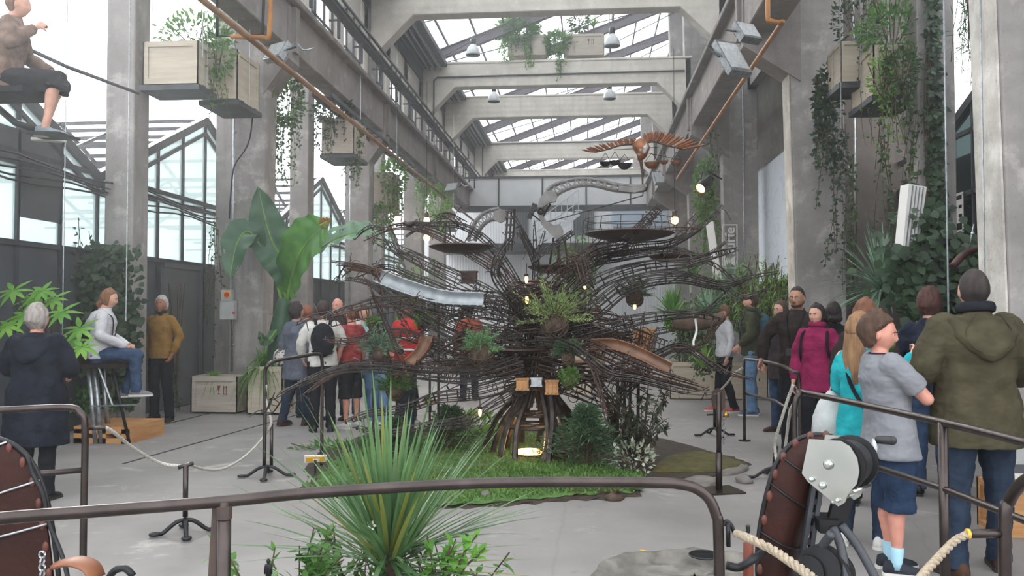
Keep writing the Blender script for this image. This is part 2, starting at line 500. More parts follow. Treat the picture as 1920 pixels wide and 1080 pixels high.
# right: ivy column and pale broad slabs
column(P(1723, 400, 10.8).x, P(1795, 400, 10.8).x, 10.8, 11.2, 10, M_CONC, 0, label='slim right column overgrown with ivy')
column(P(1572, 400, 14.2).x, P(1665, 400, 14.2).x, 14.2, 14.6, 10, M_CONCD, 0, label='brown concrete slab pier behind hanging crates')
column(P(1662, 400, 14.8).x, P(1725, 400, 14.8).x, 14.8, 15.1, 10, M_CONCD, 0, label='recessed brown concrete pier')
mb = MB(); a = P(1663, 490, 14.2); b_ = P(1685, 415, 14.2); mb.bb((a.x, 14.72, a.z), (b_.x, 14.79, b_.z)); struct('trim_20', mb, M_SOIL, 'dark slot in the brown pier')

# right back wall of the aisle
mb = MB(); mb.bb((4.35, 15.2, 0), (4.6, 47, 12)); struct('wall_right', mb, M_CONCD, 'solid weathered concrete wall of the right aisle')
# crane girders with corbels
def girder(x0, x1, s, y1):
    mb = MB(); zb, zt = 5.64, 6.33
    mb.bb((x0, 2, zb), (x1, y1, zt))                     # web
    mb.bb((min(x0, x1) - .04 - (0 if s < 0 else .1), 2, zt), (max(x0, x1) + .04 + (.1 if s < 0 else 0), y1, zt + .1))   # flange
    o = struct('girder', mb, M_GIRD, 'concrete crane girder along the %s colonnade' % ('left' if s < 0 else 'right'))
    md = o.modifiers.new('bevel', 'BEVEL'); md.width = .015; md.segments = 1
    for y in FY[:5]:
        mb = MB()
        xi = x1 if s < 0 else x0            # inner face
        xo = XL - .1 if s < 0 else XR + .1
        mb.prism([V((xi + (.02 if s < 0 else -.02), y - .02, 6.3)), V((xi + (.02 if s < 0 else -.02), y - .02, 5.45)), V((xo, y - .02, 4.9)), V((xo, y - .02, 6.3))], None, (0, .5, 0))
        mb.box(((xi + (.03 if s < 0 else -.03)), y + .23, 5.95), (.1, .18, .72))
        struct('corbel', mb, M_GIRD, 'concrete corbel under the crane girder')
girder(-4.98, -4.62, -1, 34.2)
girder(2.34, 2.85, 1, 34.2)
# crane rail on stools above the left girder
mb = MB(); mb.bar((-4.42, 3, 6.92), (-4.42, 34, 6.92), .05, .12); mb.bar((-4.42, 3, 6.99), (-4.42, 34, 6.99), .12, .025); mb.bar((-4.42, 3, 6.86), (-4.42, 34, 6.86), .16, .02)
mb.bar((-4.25, 3, 6.98), (-4.25, 34, 6.98), .04, .04)
for k in range(20): mb.bar((-4.42, 4 + k * 1.55, 6.42), (-4.42, 4 + k * 1.55, 6.88), .05, .05); mb.bar((-4.6, 4 + k * 1.55, 6.75), (-4.3, 4 + k * 1.55, 6.75), .03, .03)
struct('crane_rail', mb, M_STEEL, 'dark steel crane rail above the left girder')
# upper walls with clerestory windows
def upper_wall(x, z0, z1, ys, side):
    t = .18; s = -1 if side == 'left' else 1
    mb = MB(); mb.bb((x, 2, z0), (x + s * t, 62, z0 + .28)); mb.bb((x, 2, z1 - .5), (x + s * t, 62, z1))
    y = 2
    while y < 61:
        mb.bb((x, y, z0), (x + s * t, y + .45, z1)); y += 2.1
    struct('wall_%s' % side if side == 'left' else 'wall_right_upper', mb, M_CONCP if side == 'left' else M_CONC, 'pierced concrete clerestory wall, %s side' % side)
    y = 2.45; k = 0
    while y < 45:
        fr = MB(); xc = x + s * .1
        for yy in (y, y + .55, y + 1.1, y + 1.63): fr.bb((xc - .02, yy - .02, z0 + .28), (xc + .02, yy + .02, z1 - .5))
        for q in range(1, 3): fr.bb((xc - .02, y, z0 + .28 + (z1 - .78 - z0) * q / 3 - .015), (xc + .02, y + 1.65, z0 + .28 + (z1 - .78 - z0) * q / 3 + .015))
        r_ = root('window_%d' % (20 + k if side == 'left' else 50 + k), (xc, y, z0), 'steel framed clerestory window', None, kind='structure')
        fr.build('window_frame', M_STEEL, r_)
        g = MB(); g.bb((xc - .003, y, z0 + .28), (xc + .003, y + 1.65, z1 - .5)); g.build('pane', M_GLASSR, r_)
        y += 2.1; k += 1
upper_wall(-5.0, 6.43, 8.5, None, 'left')
upper_wall(3.55, 6.43, 11.6, None, 'right')

# portal beams with haunches
def frame_beam(y, zb, zt, lab):
    xl, xr, h = XL - .05, XR + .05, 1.0
    poly = [V((xl, y, zt)), V((xl, y, zb - h)), V((xl + .0, y, zb - h)), V((xl + h, y, zb)), V((xr - h, y, zb)), V((xr, y, zb - h)), V((xr, y, zt))]
    mb = MB(); mb.prism(poly, None, (0, .4, 0))
    # lip at the top and fine formwork reveal
    mb.bb((xl - .02, y - .03, zt - .03), (xr + .02, y + .43, zt + .04))
    o = struct('beam', mb, M_CONCP, lab)
    md = o.modifiers.new('bevel', 'BEVEL'); md.width = .015; md.segments = 1
for i, y in enumerate(FY[1:]):
    frame_beam(y, 8.32, 9.05, 'pale concrete portal beam with haunched ends, number %s from the camera' % ['one', 'two', 'three', 'four', 'five', 'six', 'seven'][i])
# cable run on the second and fourth visible beam
for y, z in ((25.4, 8.62), (37.6, 9.0)):
    mb = MB(); mb.tube([(-4.6, y - .03, 6.8), (-4.6, y - .03, z - .1), (-4.5, y - .03, z), (2.9, y - .03, z + .03)], .025, 6)
    struct('cable_run', mb, M_STEEL, 'dark cable run fixed to the concrete beam')

# skylight: monopitch glass roof rising to the right
RZ = lambda x: 1.5 + 9.4 + .366 * x
XA, XB = -5.0, 4.3
mb = MB()
k = 0
y = 3.6
RY = []
while y < 63: RY.append(y); y += 3.62
for j, y in enumerate(RY):
    m2 = MB(); a, b_ = V((XA, y, RZ(XA))), V((XB, y, RZ(XB)))
    m2.bar(a, b_, .09, .30); m2.bar(a - V((0, 0, .14)), b_ - V((0, 0, .14)), .2, .03); m2.bar(a + V((0, 0, .14)), b_ + V((0, 0, .14)), .2, .03)
    struct('rafter', m2, M_RAFT, 'dark steel roof rafter')
# bracing rods under the roof
br = MB()
for y0 in RY[5:-1]:
    br.tube([(XA, y0, RZ(XA) - .2), (XB, y0 + 3.6, RZ(XB) - .2)], .018, 5); br.tube([(XB, y0, RZ(XB) - .2), (XA, y0 + 3.6, RZ(XA) - .2)], .018, 5)
struct('roof_bracing', br, M_STEEL, 'thin crossed bracing rods below the skylight')
gb = MB()
nx = 11
for i in range(nx + 1):
    x = XA + (XB - XA) * i / nx
    gb.bar((x, 3, RZ(x) + .2), (x, 62, RZ(x) + .2), .05, .07)
struct('glazing_bar', gb, M_RAFT, 'glazing bars of the sloping skylight')
gl = MB(); gl.prism([V((XA, 3, RZ(XA) + .23)), V((XB, 3, RZ(XB) + .23)), V((XB, 3, RZ(XB) + .24)), V((XA, 3, RZ(XA) + .24))], None, (0, 59, 0))
struct('ceiling', gl, M_GLASSR, 'clear glass of the sloping skylight')
# left gutter with stacked purlins
gt = MB()
gt.bb((-5.35, 3, 8.5), (-4.95, 62, 9.1))
gt.bb((-4.95, 3, 8.95), (-4.2, 62, 9.1))
struct('gutter', gt, M_STEEL, 'dark gutter box along the left eaves')
gt = MB()
for q in range(4): gt.bar((-4.9 + .17 * q, 3, 8.88 - .0 * q), (-4.9 + .17 * q, 46, 8.88), .05, .1)
struct('purlin', gt, M_ZINC, 'grey steel purlins under the left eaves')
# right eaves closing strip
gt = MB(); gt.bb((4.0, 3, 11.6), (4.6, 62, 12.7)); struct('eaves', gt, M_STEEL, 'dark eaves along the right side')
# right aisle roof (solid, keeps the aisle dim)
gt = MB(); gt.bb((3.75, 16, 7.6), (4.6, 46, 7.8)); struct('slab', gt, M_CONCD, 'concrete slab over the right aisle')

# ---------------------------------------------------------------- end wall with mezzanine
YE = 33.6
xw0, xw1 = -4.98, 3.1
mb = MB(); mb.bb((xw0, YE, 5.72), (xw1, YE + .1, 6.86)); struct('wall_back', mb, M_WHITEP, 'white panel band across the end of the hall')
mb = MB()
for px in (935, 1017, 1099, 1182, 1250):
    x = P(px, 350, YE - .03).x; mb.bb((x - .03, YE - .05, 5.72), (x + .03, YE, 6.84))
mb.bb((xw0, YE - .06, 6.82), (xw1, YE + .1, 6.9)); struct('trim_30', mb, M_STEEL, 'dark joints of the white panel band')
mb = MB(); mb.bb((xw0 - .1, YE - .12, 5.5), (xw1 + .2, YE + .2, 5.72)); struct('trim_31', mb, M_STEEL, 'dark steel beam under the white panels')
YW = 36.5
def corrug(x0, x1, y, z0, z1, pitch=.18, d=.03):
    m_ = MB(); n = int((x1 - x0) / pitch * 4); vs = []; fs = []
    for i in range(n + 1):
        x = x0 + (x1 - x0) * i / n; yy = y - d * (1 if (i % 4) in (0, 1) else 0)
        vs += [(x, yy, z0), (x, yy, z1)]
    for i in range(n): fs.append((2 * i, 2 * i + 2, 2 * i + 3, 2 * i + 1))
    m_.add(vs, fs); m_.bb((x0, y + .01, z0), (x1, y + .08, z1)); return m_
struct('wall_end', corrug(-8, 4.4, YW, 0, 6.3, .12, .008), M_WHITEP, 'white corrugated wall behind the mezzanine')
for n_, (pa, pb) in enumerate((((963, 462), (991, 392)), ((1075, 440), (1114, 391)))):
    a, b_ = P(*pa, YW - .08), P(*pb, YW - .08)
    struct('door_%d' % (1 + n_), corrug(a.x, b_.x, YW - .1, a.z, b_.z, .12, .02), M_DOORG, 'dark grey corrugated door on the mezzanine, %s of the two' % ('first' if n_ == 0 else 'second'))
mb = MB(); z = P(1000, 462, YW - 2).z; mb.bb((-6, YW - 2.2, z - .2), (1.0, YW - .1, z + .12)); struct('mezzanine', mb, M_STEEL, 'dark steel mezzanine deck at the end of the hall')
# blue-white mural on the right of the end wall
a, b_ = P(1148, 425, YW - .1), P(1250, 388, YW - .1); mb = MB(); mb.bb((a.x, YW - .14, a.z), (b_.x, YW - .1, b_.z)); 
M_SKYP = mat('pale_blue_panel', '#a9bccf', '#c3d0dc', rough=.6, scale=.7)
struct('trim_32', mb, M_SKYP, 'pale blue panel on the end wall')
# staircase with handrails seen in front of the end wall
mb = MB()
for off in (0, .9):
    for (pa, pb) in (((1000, 462), (1085, 400)),):
        a, b_ = P(*pa, YW - 2.5 - off), P(*pb, YW - 2.5 - off)
        mb.bar(a, b_, .05, .2)
        for u in range(9):
            q = a.lerp(b_, u / 8); mb.bar(q, q + V((0, 0, .9)), .03, .03)
        for hh in (.45, .9): mb.bar(a + V((0, 0, hh)), b_ + V((0, 0, hh)), .03, .03)
for u in range(10):
    a, b_ = P(1000, 462, YW - 2.5), P(1085, 400, YW - 2.5); q = a.lerp(b_, u / 9); mb.box((q.x, YW - 2.95, q.z), (.28, .9, .04))
st = root('staircase', P(1000, 462, YW - 2.5), 'steel staircase with handrails in front of the white end wall', 'staircase'); mb.build('stair_flight', M_ZINC, st)

# ---------------------------------------------------------------- left: gabled greenhouse wall
XG = -6.5
ZV, ZP = 3.30, 4.78
def ztop(y):
    t = ((y - 1.2) / 6.4) % 1.0     # peaks at 7.6, 14.0, 20.4 ; valleys at 10.8, 17.2
    return ZV + (ZP - ZV) * (1 - abs(t * 2 - 1)) if True else 0
def zt_(y):
    k = (y - 7.6) / 3.2
    f = abs(((k + 1) % 2) - 1)      # 0 at the peaks, 1 at the valleys
    return ZP + (ZV - ZP) * f
ZS, ZT = 2.30, 3.22                   # sill (top of dark panels), transom
y0g, y1g = 1.2, 33.0
mb = MB(); mb.bb((XG - .06, y0g, 0), (XG, y1g, ZS)); struct('wall_left_lower', mb, M_PANEL, 'dark panelled lower wall of the greenhouse side')
fr = MB(); gl = MB(); y = 4.4
yl = []
while y < y1g: yl.append(y); y += .8
for y in yl:
    fr.bb((XG - .03, y - .025, ZS - .9), (XG + .03, y + .025, zt_(y)))
    fr.bb((XG + .0, y - .02, .1), (XG + .02, y + .02, ZS))
for z in (ZS, ZT, ZT + .12): fr.bb((XG - .04, y0g, z - .03), (XG + .04, y1g, z + .03))
kk = [4.4 + 3.2 * i for i in range(10)]
for a, b_ in zip(kk[:-1], kk[1:]):
    fr.bar((XG, a, zt_(a)), (XG, b_, zt_(b_)), .12, .12)
    fr.bar((XG, a, zt_(a) - .22), (XG, b_, zt_(b_) - .22), .06, .06)
    # roof bars of the greenhouse behind, running outwards
    for u in range(6):
        q = a + (b_ - a) * u / 6; fr.bar((XG, q, zt_(q)), (XG - 5, q, zt_(q)), .05, .05)
    for u in range(1, 4):
        fr.bar((XG - 1.3 * u, a, zt_(a)), (XG - 1.3 * u, b_, zt_(b_)), .05, .05)
    for s0, s1 in ((a, b_),):
        gl.prism([V((XG - .005, s0, ZS)), V((XG - .005, s1, ZS)), V((XG - .005, s1, zt_(s1))), V((XG - .005, s0, zt_(s0)))], None, (.006, 0, 0))
w = root('window_1', (XG, 10, ZS), 'gabled steel greenhouse glazing along the left side', None, kind='structure')
fr.build('window_frame', M_STEEL, w)
gl.build('pane', M_GLASSM, w)
# dark square panels set in the glazing near the camera
for i, (ya, yb, za, zb) in enumerate(((9.2, 10.0, 2.6, 3.2), (8.4, 9.2, 3.25, 3.6), (9.2, 10.0, 3.25, 3.65))):
    mb = MB(); mb.bb((XG + .01, ya, za), (XG + .03, yb, zb)); struct('trim_%d' % (40 + i), mb, M_PANEL, 'dark infill panel in the greenhouse glazing')
# cable loops along the greenhouse sill
cb = MB()
for j in range(5):
    pts = []
    for i in range(25):
        y = 4.5 + i * .55; pts.append((XG + .1 + .03 * j, y, 3.02 + .05 * j + .04 * math.sin(i * 1.3 + j) ))
    cb.tube(pts, .014, 5)
o = cb.build('cable_bundle', M_BLACK); tag(o, 'bundle of black cables and hoses along the greenhouse glazing', 'cables')
# grey steel door leaf standing in the dark wall
a = P(270, 500, 12.6)
ya, yb = 12.5, 13.8
mb = MB(); mb.bb((XG + .02, ya, .02), (XG + .06, yb, 2.25)); mb.bb((XG + .02, yb - .07, .02), (XG + .09, yb, 2.25)); mb.bb((XG + .02, ya, 2.2), (XG + .09, yb, 2.27))
struct('door_3', mb, M_DOORG, 'tall dark door beside the man in the yellow jacket')
# back-left: closing wall of greenhouse row seen between columns
mb = MB(); 
for k in range(14):
    mb.bb((XG - .3 - k * .45, 32.9, 0), (XG - .27 - k * .45, 32.96, 6))
struct('trim_50', mb, M_STEEL, 'far mullions')

# ---------------------------------------------------------------- right: dark glass gable by the slim column
XD = 5.25
mb = MB(); gl = MB()
pts = [(4.0, 6.6), (7.6, 6.3), (9.2, 5.45), (12.6, 4.2), (15.0, 3.4)]
for (ya, za), (yb, zb) in zip(pts[:-1], pts[1:]):
    mb.bar((XD, ya, za), (XD, yb, zb), .12, .12)
    gl.prism([V((XD, ya, 0)), V((XD, yb, 0)), V((XD, yb, zb)), V((XD, ya, za))], None, (.006, 0, 0))
for i in range(13):
    y = 4.4 + i * .85
    zt2 = np.interp(y, [p[0] for p in pts], [p[1] for p in pts]); mb.bb((XD - .03, y - .02, 0), (XD + .03, y + .02, zt2))
for z in (1.1, 3.15, 4.0): mb.bb((XD - .03, 4, z - .03), (XD + .03, 15, z + .03))
w = root('window_2', (XD, 9, 0), 'dark green glass wall behind the ivy column', None, kind='structure')
mb.build('window_frame', M_STEEL, w); gl.build('pane', M_GLASSD, w)
mb = MB(); mb.bb((XD + .5, 3, 0), (XD + .7, 16, 3.9)); struct('wall_right_outer', mb, M_PANEL, 'dark wall behind the green glass')
# ================================================================== PIPES, LAMPS, CRATES
# rusty pipe along the left, orange pipe along the right
mb = MB(); mb.tube([(-4.28, y, 5.0) for y in (7.5, 14, 20, 26, 33)], .04, 10)
for y in range(9, 33, 3): mb.bar((-4.28, y, 5.0), (-4.6, y, 5.2), .03, .03)
tag(mb.build('brown_pipe', M_PIPEB, None, True), 'long rusty brown pipe under the left crane girder', 'pipe')
a = P(1440, -60, 10.4); b_ = P(1440, 38, 10.4); c_ = P(1462, 42, 10.4)
mb = MB(); mb.tube(bezier([a, b_ + V((0, 0, .05)), b_ + V((.02, 0, 0)), c_ - V((.02, 0, 0)), c_], 16), .028, 10); mb.tube([c_, (2.36, 10.42, 5.0), (2.36, 16, 5.0), (2.36, 22.5, 5.0)], .03, 10)
tag(mb.build('orange_pipe', M_PIPE, None, True), 'orange gas pipe climbing under the right crane girder', 'pipe')
a, b_ = P(507, -60, 10.4), P(505, 62, 10.4)
mb = MB(); mb.tube(bezier([a, b_, b_ - V((.1, 0, .05)), b_ - V((.5, 0, .03))], 12), .03, 10)
tag(mb.build('yellow_pipe', M_PIPE, None, True), 'yellow-orange vertical pipe beside the left crane girder', 'pipe')
mb = MB(); a, b_ = P(497, -60, 10.5), P(492, 66, 10.5)
mb.tube([a, b_, b_ - V((.6, 0, 0)), b_ - V((.62, 0, -1.2))], .022, 8)
tag(mb.build('black_conduit', M_BLACK, None, True), 'black conduit beside the yellow-orange pipe', 'pipe')
# conduits on columns
for i, (x, y, z1, lab) in enumerate(((P(436, 400, 12.7).x, 12.72, 6, 'thin white conduit on the left column behind the banana plant'),
                                (P(656, 400, 19.0).x, 19.02, 6, 'thin white conduit on the third left column'),
                                (P(1394, 300, 19.0).x, 19.02, 6.5, 'thin white conduit on the third right column'),
                                (P(1604, 400, 14.1).x, 14.1, 7.5, 'thin white conduit on the brown slab pier'))):
    mb = MB(); mb.tube([(x, y, .6), (x, y, z1)], .018, 8)
    for k in range(5): mb.box((x, y + .02, 1 + k * 1.1), (.06, .03, .03))
    tag(mb.build('conduit', M_ZINC, None, True), lab, 'pipe', 'conduits on the columns')
# cable ladder under the left girder
mb = MB()
for dx in (0, .35): mb.bar((-4.95 + dx, 15, 5.45), (-4.95 + dx, 33, 5.45), .03, .07)
for k in range(40): mb.bar((-4.95, 15.2 + k * .45, 5.45), (-4.6, 15.2 + k * .45, 5.45), .03, .03)
tag(mb.build('cable_ladder', M_STEEL), 'steel cable ladder hung below the left crane girder', 'cable tray')
# drooping cable and suspension wires
mb = MB(); mb.tube(bezier([P(478, 150, 12.6), P(468, 260, 12.6), P(440, 310, 12.6), P(433, 360, 12.6), P(430, 410, 12.6)], 20), .012, 6)
tag(mb.build('loose_cable', M_BLACK, None, True), 'loose dark cable drooping across the left column', 'cable')
for i, (px, Y, z0, z1, lab) in enumerate(((1774, 6.4, .2, 7, 'thin vertical suspension wire beside the ivy column'), (1843, 6.1, 1.6, 7, 'thin vertical suspension wire before the green glass wall'),
                                     (1578, 11.4, 3.9, 8, 'suspension wire of the right hanging crate, outer'), (1630, 11.4, 4.5, 8, 'suspension wire between the two right crates'), (1668, 10.9, 4.5, 8, 'suspension wire of the leafy right crate'),
                                     (378, 10.9, 4.9, 7, 'suspension wire of the left hanging crate'), (240, 9.6, 1.4, 7, 'thin vertical wire beside the seated woman'), (122, 9.4, 0.8, 6.5, 'thin vertical wire behind the grey-haired visitor'))):
    x = P(px, 300, Y).x; mb = MB(); mb.tube([(x, Y, z0), (x, Y, z1)], .006, 5)
    tag(mb.build('suspension_wire', M_ZINC), lab, 'wire', 'suspension wires')

# bell shaped pendant lamps
M_LAMPG = mat('prismatic_lamp_shade', '#c9ccce', '#e4e6e7', rough=.25, scale=30, stretch=(1, 1, .1), spec=.6, transl=.35)
M_BULBW = mat('cool_bulb', '#ffffff', emit=('#eef2ff', 6))
M_BULBO = mat('warm_bulb', '#ffd9a0', emit=('#ffb55c', 22))
def bell_lamp(px, py, Y, sc, lab):
    c = P(px, py, Y); r_ = root('pendant_lamp', c, lab, 'ceiling lamp', 'bell pendant lamps under the skylight')
    mb = MB(); mb.lathe(c, [(.20 * sc, 0), (.205 * sc, .03), (.19 * sc, .12), (.15 * sc, .22), (.09 * sc, .30), (.06 * sc, .33), (.055 * sc, .33), (.085 * sc, .29), (.145 * sc, .21), (.185 * sc, .11), (.195 * sc, .0)], 24)
    mb.build('lamp_shade', M_LAMPG, r_, True)
    mb = MB(); mb.lathe(c + V((0, 0, .32 * sc)), [(.065 * sc, 0), (.075 * sc, .02), (.075 * sc, .14 * sc), (.05 * sc, .16 * sc), (.012, .17 * sc), (.012, RZ(c.x) - c.z - .32 * sc)], 16); mb.build('lamp_housing', M_BLACK, r_, True)
    mb = MB(); mb.lathe(c + V((0, 0, .01)), [(.001, 0), (.17 * sc, .0), (.175 * sc, .012), (.001, .014)], 20); mb.build('lamp_glass', M_GLASSR, r_)
    mb = MB(); mb.ball(c + V((0, 0, .12 * sc)), (.045, .045, .07), 10, 8); mb.build('bulb', M_BULBW, r_, True)
bell_lamp(887, 104, 24.6, 1.05, 'bell lamp on the left just above the second beam')
bell_lamp(1148, 87, 22.6, 1.05, 'bell lamp beside the crates on the second beam, largest of the four')
bell_lamp(926, 191, 27.6, 1.0, 'left bell lamp before the third beam')
bell_lamp(1143, 186, 27.6, 1.0, 'right bell lamp before the third beam')

# floodlights and spotlights
def floodlight(c, yaw, pitch, w, h, d, lab, lit=False):
    c = V(c); r_ = root('floodlight', c, lab, 'floodlight', 'floodlights clamped to the girders')
    m = Euler((pitch, 0, yaw)).to_matrix()
    mb = MB(); mb.box(c, (w, d, h), rot=m)
    for k in range(5): mb.box(c + m @ V((0, d * .6, (k - 2) * h / 6)), (w * .9, d * .4, .01), rot=m)
    mb.build('housing', M_ZINC, r_)
    mb = MB(); mb.box(c + m @ V((0, -d / 2 - .006, 0)), (w * .86, .01, h * .82), rot=m); mb.build('front_glass', M_LAMPG, r_)
    mb = MB(); mb.tube([c + m @ V((-w / 2 - .03, 0, 0)), c + m @ V((-w / 2 - .03, .1, h * .5)), c + m @ V((0, .16, h * .8)), c + m @ V((w / 2 + .03, .1, h * .5)), c + m @ V((w / 2 + .03, 0, 0))], .014, 6); mb.build('bracket', M_BLACK, r_)
    mb = MB(); mb.tube(bezier([c + m @ V((0, .1, h * .6)), c + m @ V((.12, .12, h * .9)), c + m @ V((.25, .2, h * .6)), c + m @ V((.3, .3, h))], 14), .012, 6); mb.build('cable', M_ZINC, r_)
floodlight(P(1372, 110, 11.6), R(28), R(-35), .34, .62, .1, 'long grey floodlight under the right girder nearest the camera')
floodlight(P(1400, 62, 11.0), R(30), R(-35), .3, .3, .1, 'small grey floodlight beside the orange pipe elbow')
floodlight(P(1237, 335, 26), R(20), R(-30), .4, .45, .12, 'grey floodlight far along the right girder')
floodlight(P(520, 98, 11.8), R(-30), R(-30), .35, .3, .1, 'grey floodlight under the left girder')
floodlight(P(848, 352, 25), R(-30), R(-30), .45, .3, .1, 'grey floodlight far along the left girder')

def spot(c, d, s, lab, lit=True):
    c = V(c); d = V(d).normalized(); r_ = root('spotlight', c, lab, 'spotlight', 'spotlights')
    mb = MB(); mb.lathe(c - d * .2 * s, [(.05 * s, 0), (.07 * s, .02 * s), (.075 * s, .18 * s), (.1 * s, .22 * s), (.1 * s, .36 * s), (.085 * s, .36 * s), (.085 * s, .3 * s), (.001, .3 * s)], 18, d); mb.build('housing', M_BLACK, r_, 40)
    mb = MB(); mb.lathe(c - d * .2 * s, [(.001, .33 * s), (.083 * s, .33 * s), (.083 * s, .335 * s), (.001, .335 * s)], 16, d); mb.build('lamp_glass', M_BULBO if lit else M_LAMPG, r_)
    mb = MB(); x = d.cross(V((0, 0, 1))).normalized() * .11 * s
    mb.tube([c + x, c + x - d * .1 * s + V((0, 0, .16 * s)), c - x - d * .1 * s + V((0, 0, .16 * s)), c - x], .012 * s, 6); mb.tube([c - d * .1 * s + V((0, 0, .16 * s)), c + V((.3 * s, .2, .12))], .015 * s, 6); mb.build('bracket', M_BLACK, r_)
spot(P(1322, 345, 16.5), (-.55, -.55, -.55), 1.15, 'black spotlight glowing warm on the right column')
# bare warm bulbs in cages
for i, (px, py, Y, lab) in enumerate(((745, 411, 15.5, 'warm bulb glowing leftmost beyond the sculpture'), (800, 413, 15.5, 'warm bulb glowing above another, right of the leftmost one'), (800, 446, 14.5, 'warm bulb glowing lowest of the three on the left'),
                                 (1265, 413, 13, 'warm bulb glowing by the right end of the big platform'))):
    c = P(px, py, Y); r_ = root('bulb_lamp', c, lab, 'lamp', 'bare warm bulbs')
    mb = MB(); mb.ball(c, (.055, .055, .065), 12, 8); mb.build('bulb', M_BULBO, r_, True)
    mb = MB(); mb.lathe(c + V((0, 0, .05)), [(.04, 0), (.04, .08), (.02, .1), (.005, .12), (.004, 5.45 - c.z)], 12); mb.build('socket', M_BLACK, r_)
    ld = bpy.data.lights.new('bulb_light', 'POINT'); ld.energy = 12; ld.color = (1, .62, .3); ld.shadow_soft_size = .08
    lo_ = bpy.data.objects.new('bulb_light', ld); COL.objects.link(lo_); lo_.location = c - V((0, .1, .05))

# crates ------------------------------------------------------------
M_MARK = mat('stencil_red_brown', '#6e3a30', rough=.9)
def crate(a, b_, m=None, marks=False, name='wooden_crate', lab='', group='wooden planter crates', soil=True, cat='crate', tray=False):
    """battened open crate between corner a and corner b (front face at a.y)"""
    a, b_ = V(a), V(b_); x0, x1 = sorted((a.x, b_.x)); y0, y1 = sorted((a.y, b_.y)); z0, z1 = sorted((a.z, b_.z))
    m = m or M_CRATE
    r_ = root(name, ((x0 + x1) / 2, (y0 + y1) / 2, z0), lab, cat, group)
    w = min(.075, (x1 - x0) * .13); t = .018
    mb = MB()
    mb.bb((x0 + t, y0 + t, z0 + .02), (x1 - t, y0 + 2 * t, z1)); mb.bb((x0 + t, y1 - 2 * t, z0 + .02), (x1 - t, y1 - t, z1))
    mb.bb((x0 + t, y0 + t, z0 + .02), (x0 + 2 * t, y1 - t, z1)); mb.bb((x1 - 2 * t, y0 + t, z0 + .02), (x1 - t, y1 - t, z1)); mb.bb((x0 + t, y0 + t, z0 + .0), (x1 - t, y1 - t, z0 + .03))
    mb.build('body', m, r_)
    mb = MB()
    for xx in (x0, x1 - w):
        mb.bb((xx, y0, z0), (xx + w, y0 + t, z1)); mb.bb((xx, y1 - t, z0), (xx + w, y1, z1))
    for yy in (y0, y1 - w):
        mb.bb((x0, yy, z0), (x0 + t, yy + w, z1)); mb.bb((x1 - t, yy, z0), (x1, yy + w, z1))
    for zz in (z0, z1 - w):
        mb.bb((x0 + w, y0, zz), (x1 - w, y0 + t, zz + w)); mb.bb((x0 + w, y1 - t, zz), (x1 - w, y1, zz + w))
        mb.bb((x0, y0 + w, zz), (x0 + t, y1 - w, zz + w)); mb.bb((x1 - t, y0 + w, zz), (x1, y1 - w, zz + w))
    mb.build('batten', m, r_)
    if soil:
        mb = MB(); mb.bb((x0 + .04, y0 + .04, z1 - .12), (x1 - .04, y1 - .04, z1 - .04)); mb.build('soil', M_SOIL, r_)
    if tray:
        mb = MB(); mb.bb((x0 - .03, y0 - .03, z0 - .09), (x1 + .03, y1 + .03, z0 - .02)); mb.bb((x0 - .02, y0 + .1, z0 - .02), (x1 + .02, y0 + .2, z0)); mb.bb((x0 - .02, y1 - .2, z0 - .02), (x1 + .02, y1 - .1, z0)); mb.build('hanging_tray', M_STEEL, r_)
        for xx in (x0 - .01, x1 + .01):
            mb = MB(); mb.tube([(xx, (y0 + y1) / 2, z0 - .05), (xx, (y0 + y1) / 2, 8.0 if x0 < 0 else 9.5)], .005, 5); mb.build('suspension_rod', M_ZINC, r_)
    if marks:   # stencilled fragile-goods signs: wine glass and two arrows
        mb = MB(); h = (z1 - z0) * .3; cx = x0 + (x1 - x0) * .62; cz = z0 + (z1 - z0) * .62; yf = y0 - .002
        def q(x, z, w_, h_): mb.bb((cx + x - w_ / 2, yf - .001, cz + z - h_ / 2), (cx + x + w_ / 2, yf, cz + z + h_ / 2))
        mb.prism([V((cx - h * .22, yf, cz + h * .4)), V((cx - h * .14, yf, cz)), V((cx + h * .0, yf, cz)), V((cx + h * .1, yf, cz + h * .4))], None, (0, -.001, 0))
        q(-h * .06, -h * .18, h * .06, h * .36); q(-h * .06, -h * .38, h * .26, h * .06)
        for dx in (.42, .66):
            q(h * dx, -h * .05, h * .06, h * .6); mb.prism([V((cx + h * (dx - .1), yf, cz + h * .2)), V((cx + h * (dx + .1), yf, cz + h * .2)), V((cx + h * dx, yf, cz + h * .42))], None, (0, -.001, 0))
        q(h * .54, -h * .4, h * .42, h * .05)
        mb.build('stencil_mark', M_MARK, r_)
    return r_
def pcrate(x0, y0, x1, y1, Y, depth, **k):
    a, b_ = P(x0, y1, Y), P(x1, y0, Y); b_.y = Y + depth; return crate(a, b_, **k)
HG = 'hanging planter crates'
pcrate(267, 75, 372, 158, 10.9, .5, lab='pale crate hanging at the upper left, front box', group=HG, tray=True, m=M_CRATEP)
pcrate(378, 92, 446, 186, 11.6, .8, lab='shaded crate hanging just right of the pale crate, upper left', group=HG, m=M_CRATEP, tray=True)
pcrate(603, 222, 664, 288, 16.4, .9, lab='crate hanging under the rusty brown pipe, second along the left', group=HG, tray=True)
pcrate(683, 322, 736, 385, 19.8, .8, lab='crate hanging third along the left, with trailing leaves', group=HG, tray=True)
pcrate(818, 392, 846, 425, 26, .8, lab='small far crate hanging on the left behind the warm bulbs', group=HG, tray=True)
pcrate(952, 64, 1024, 104, 25.45, .6, lab='crate standing on the second beam, buried in ferns', group='crates on the second beam')
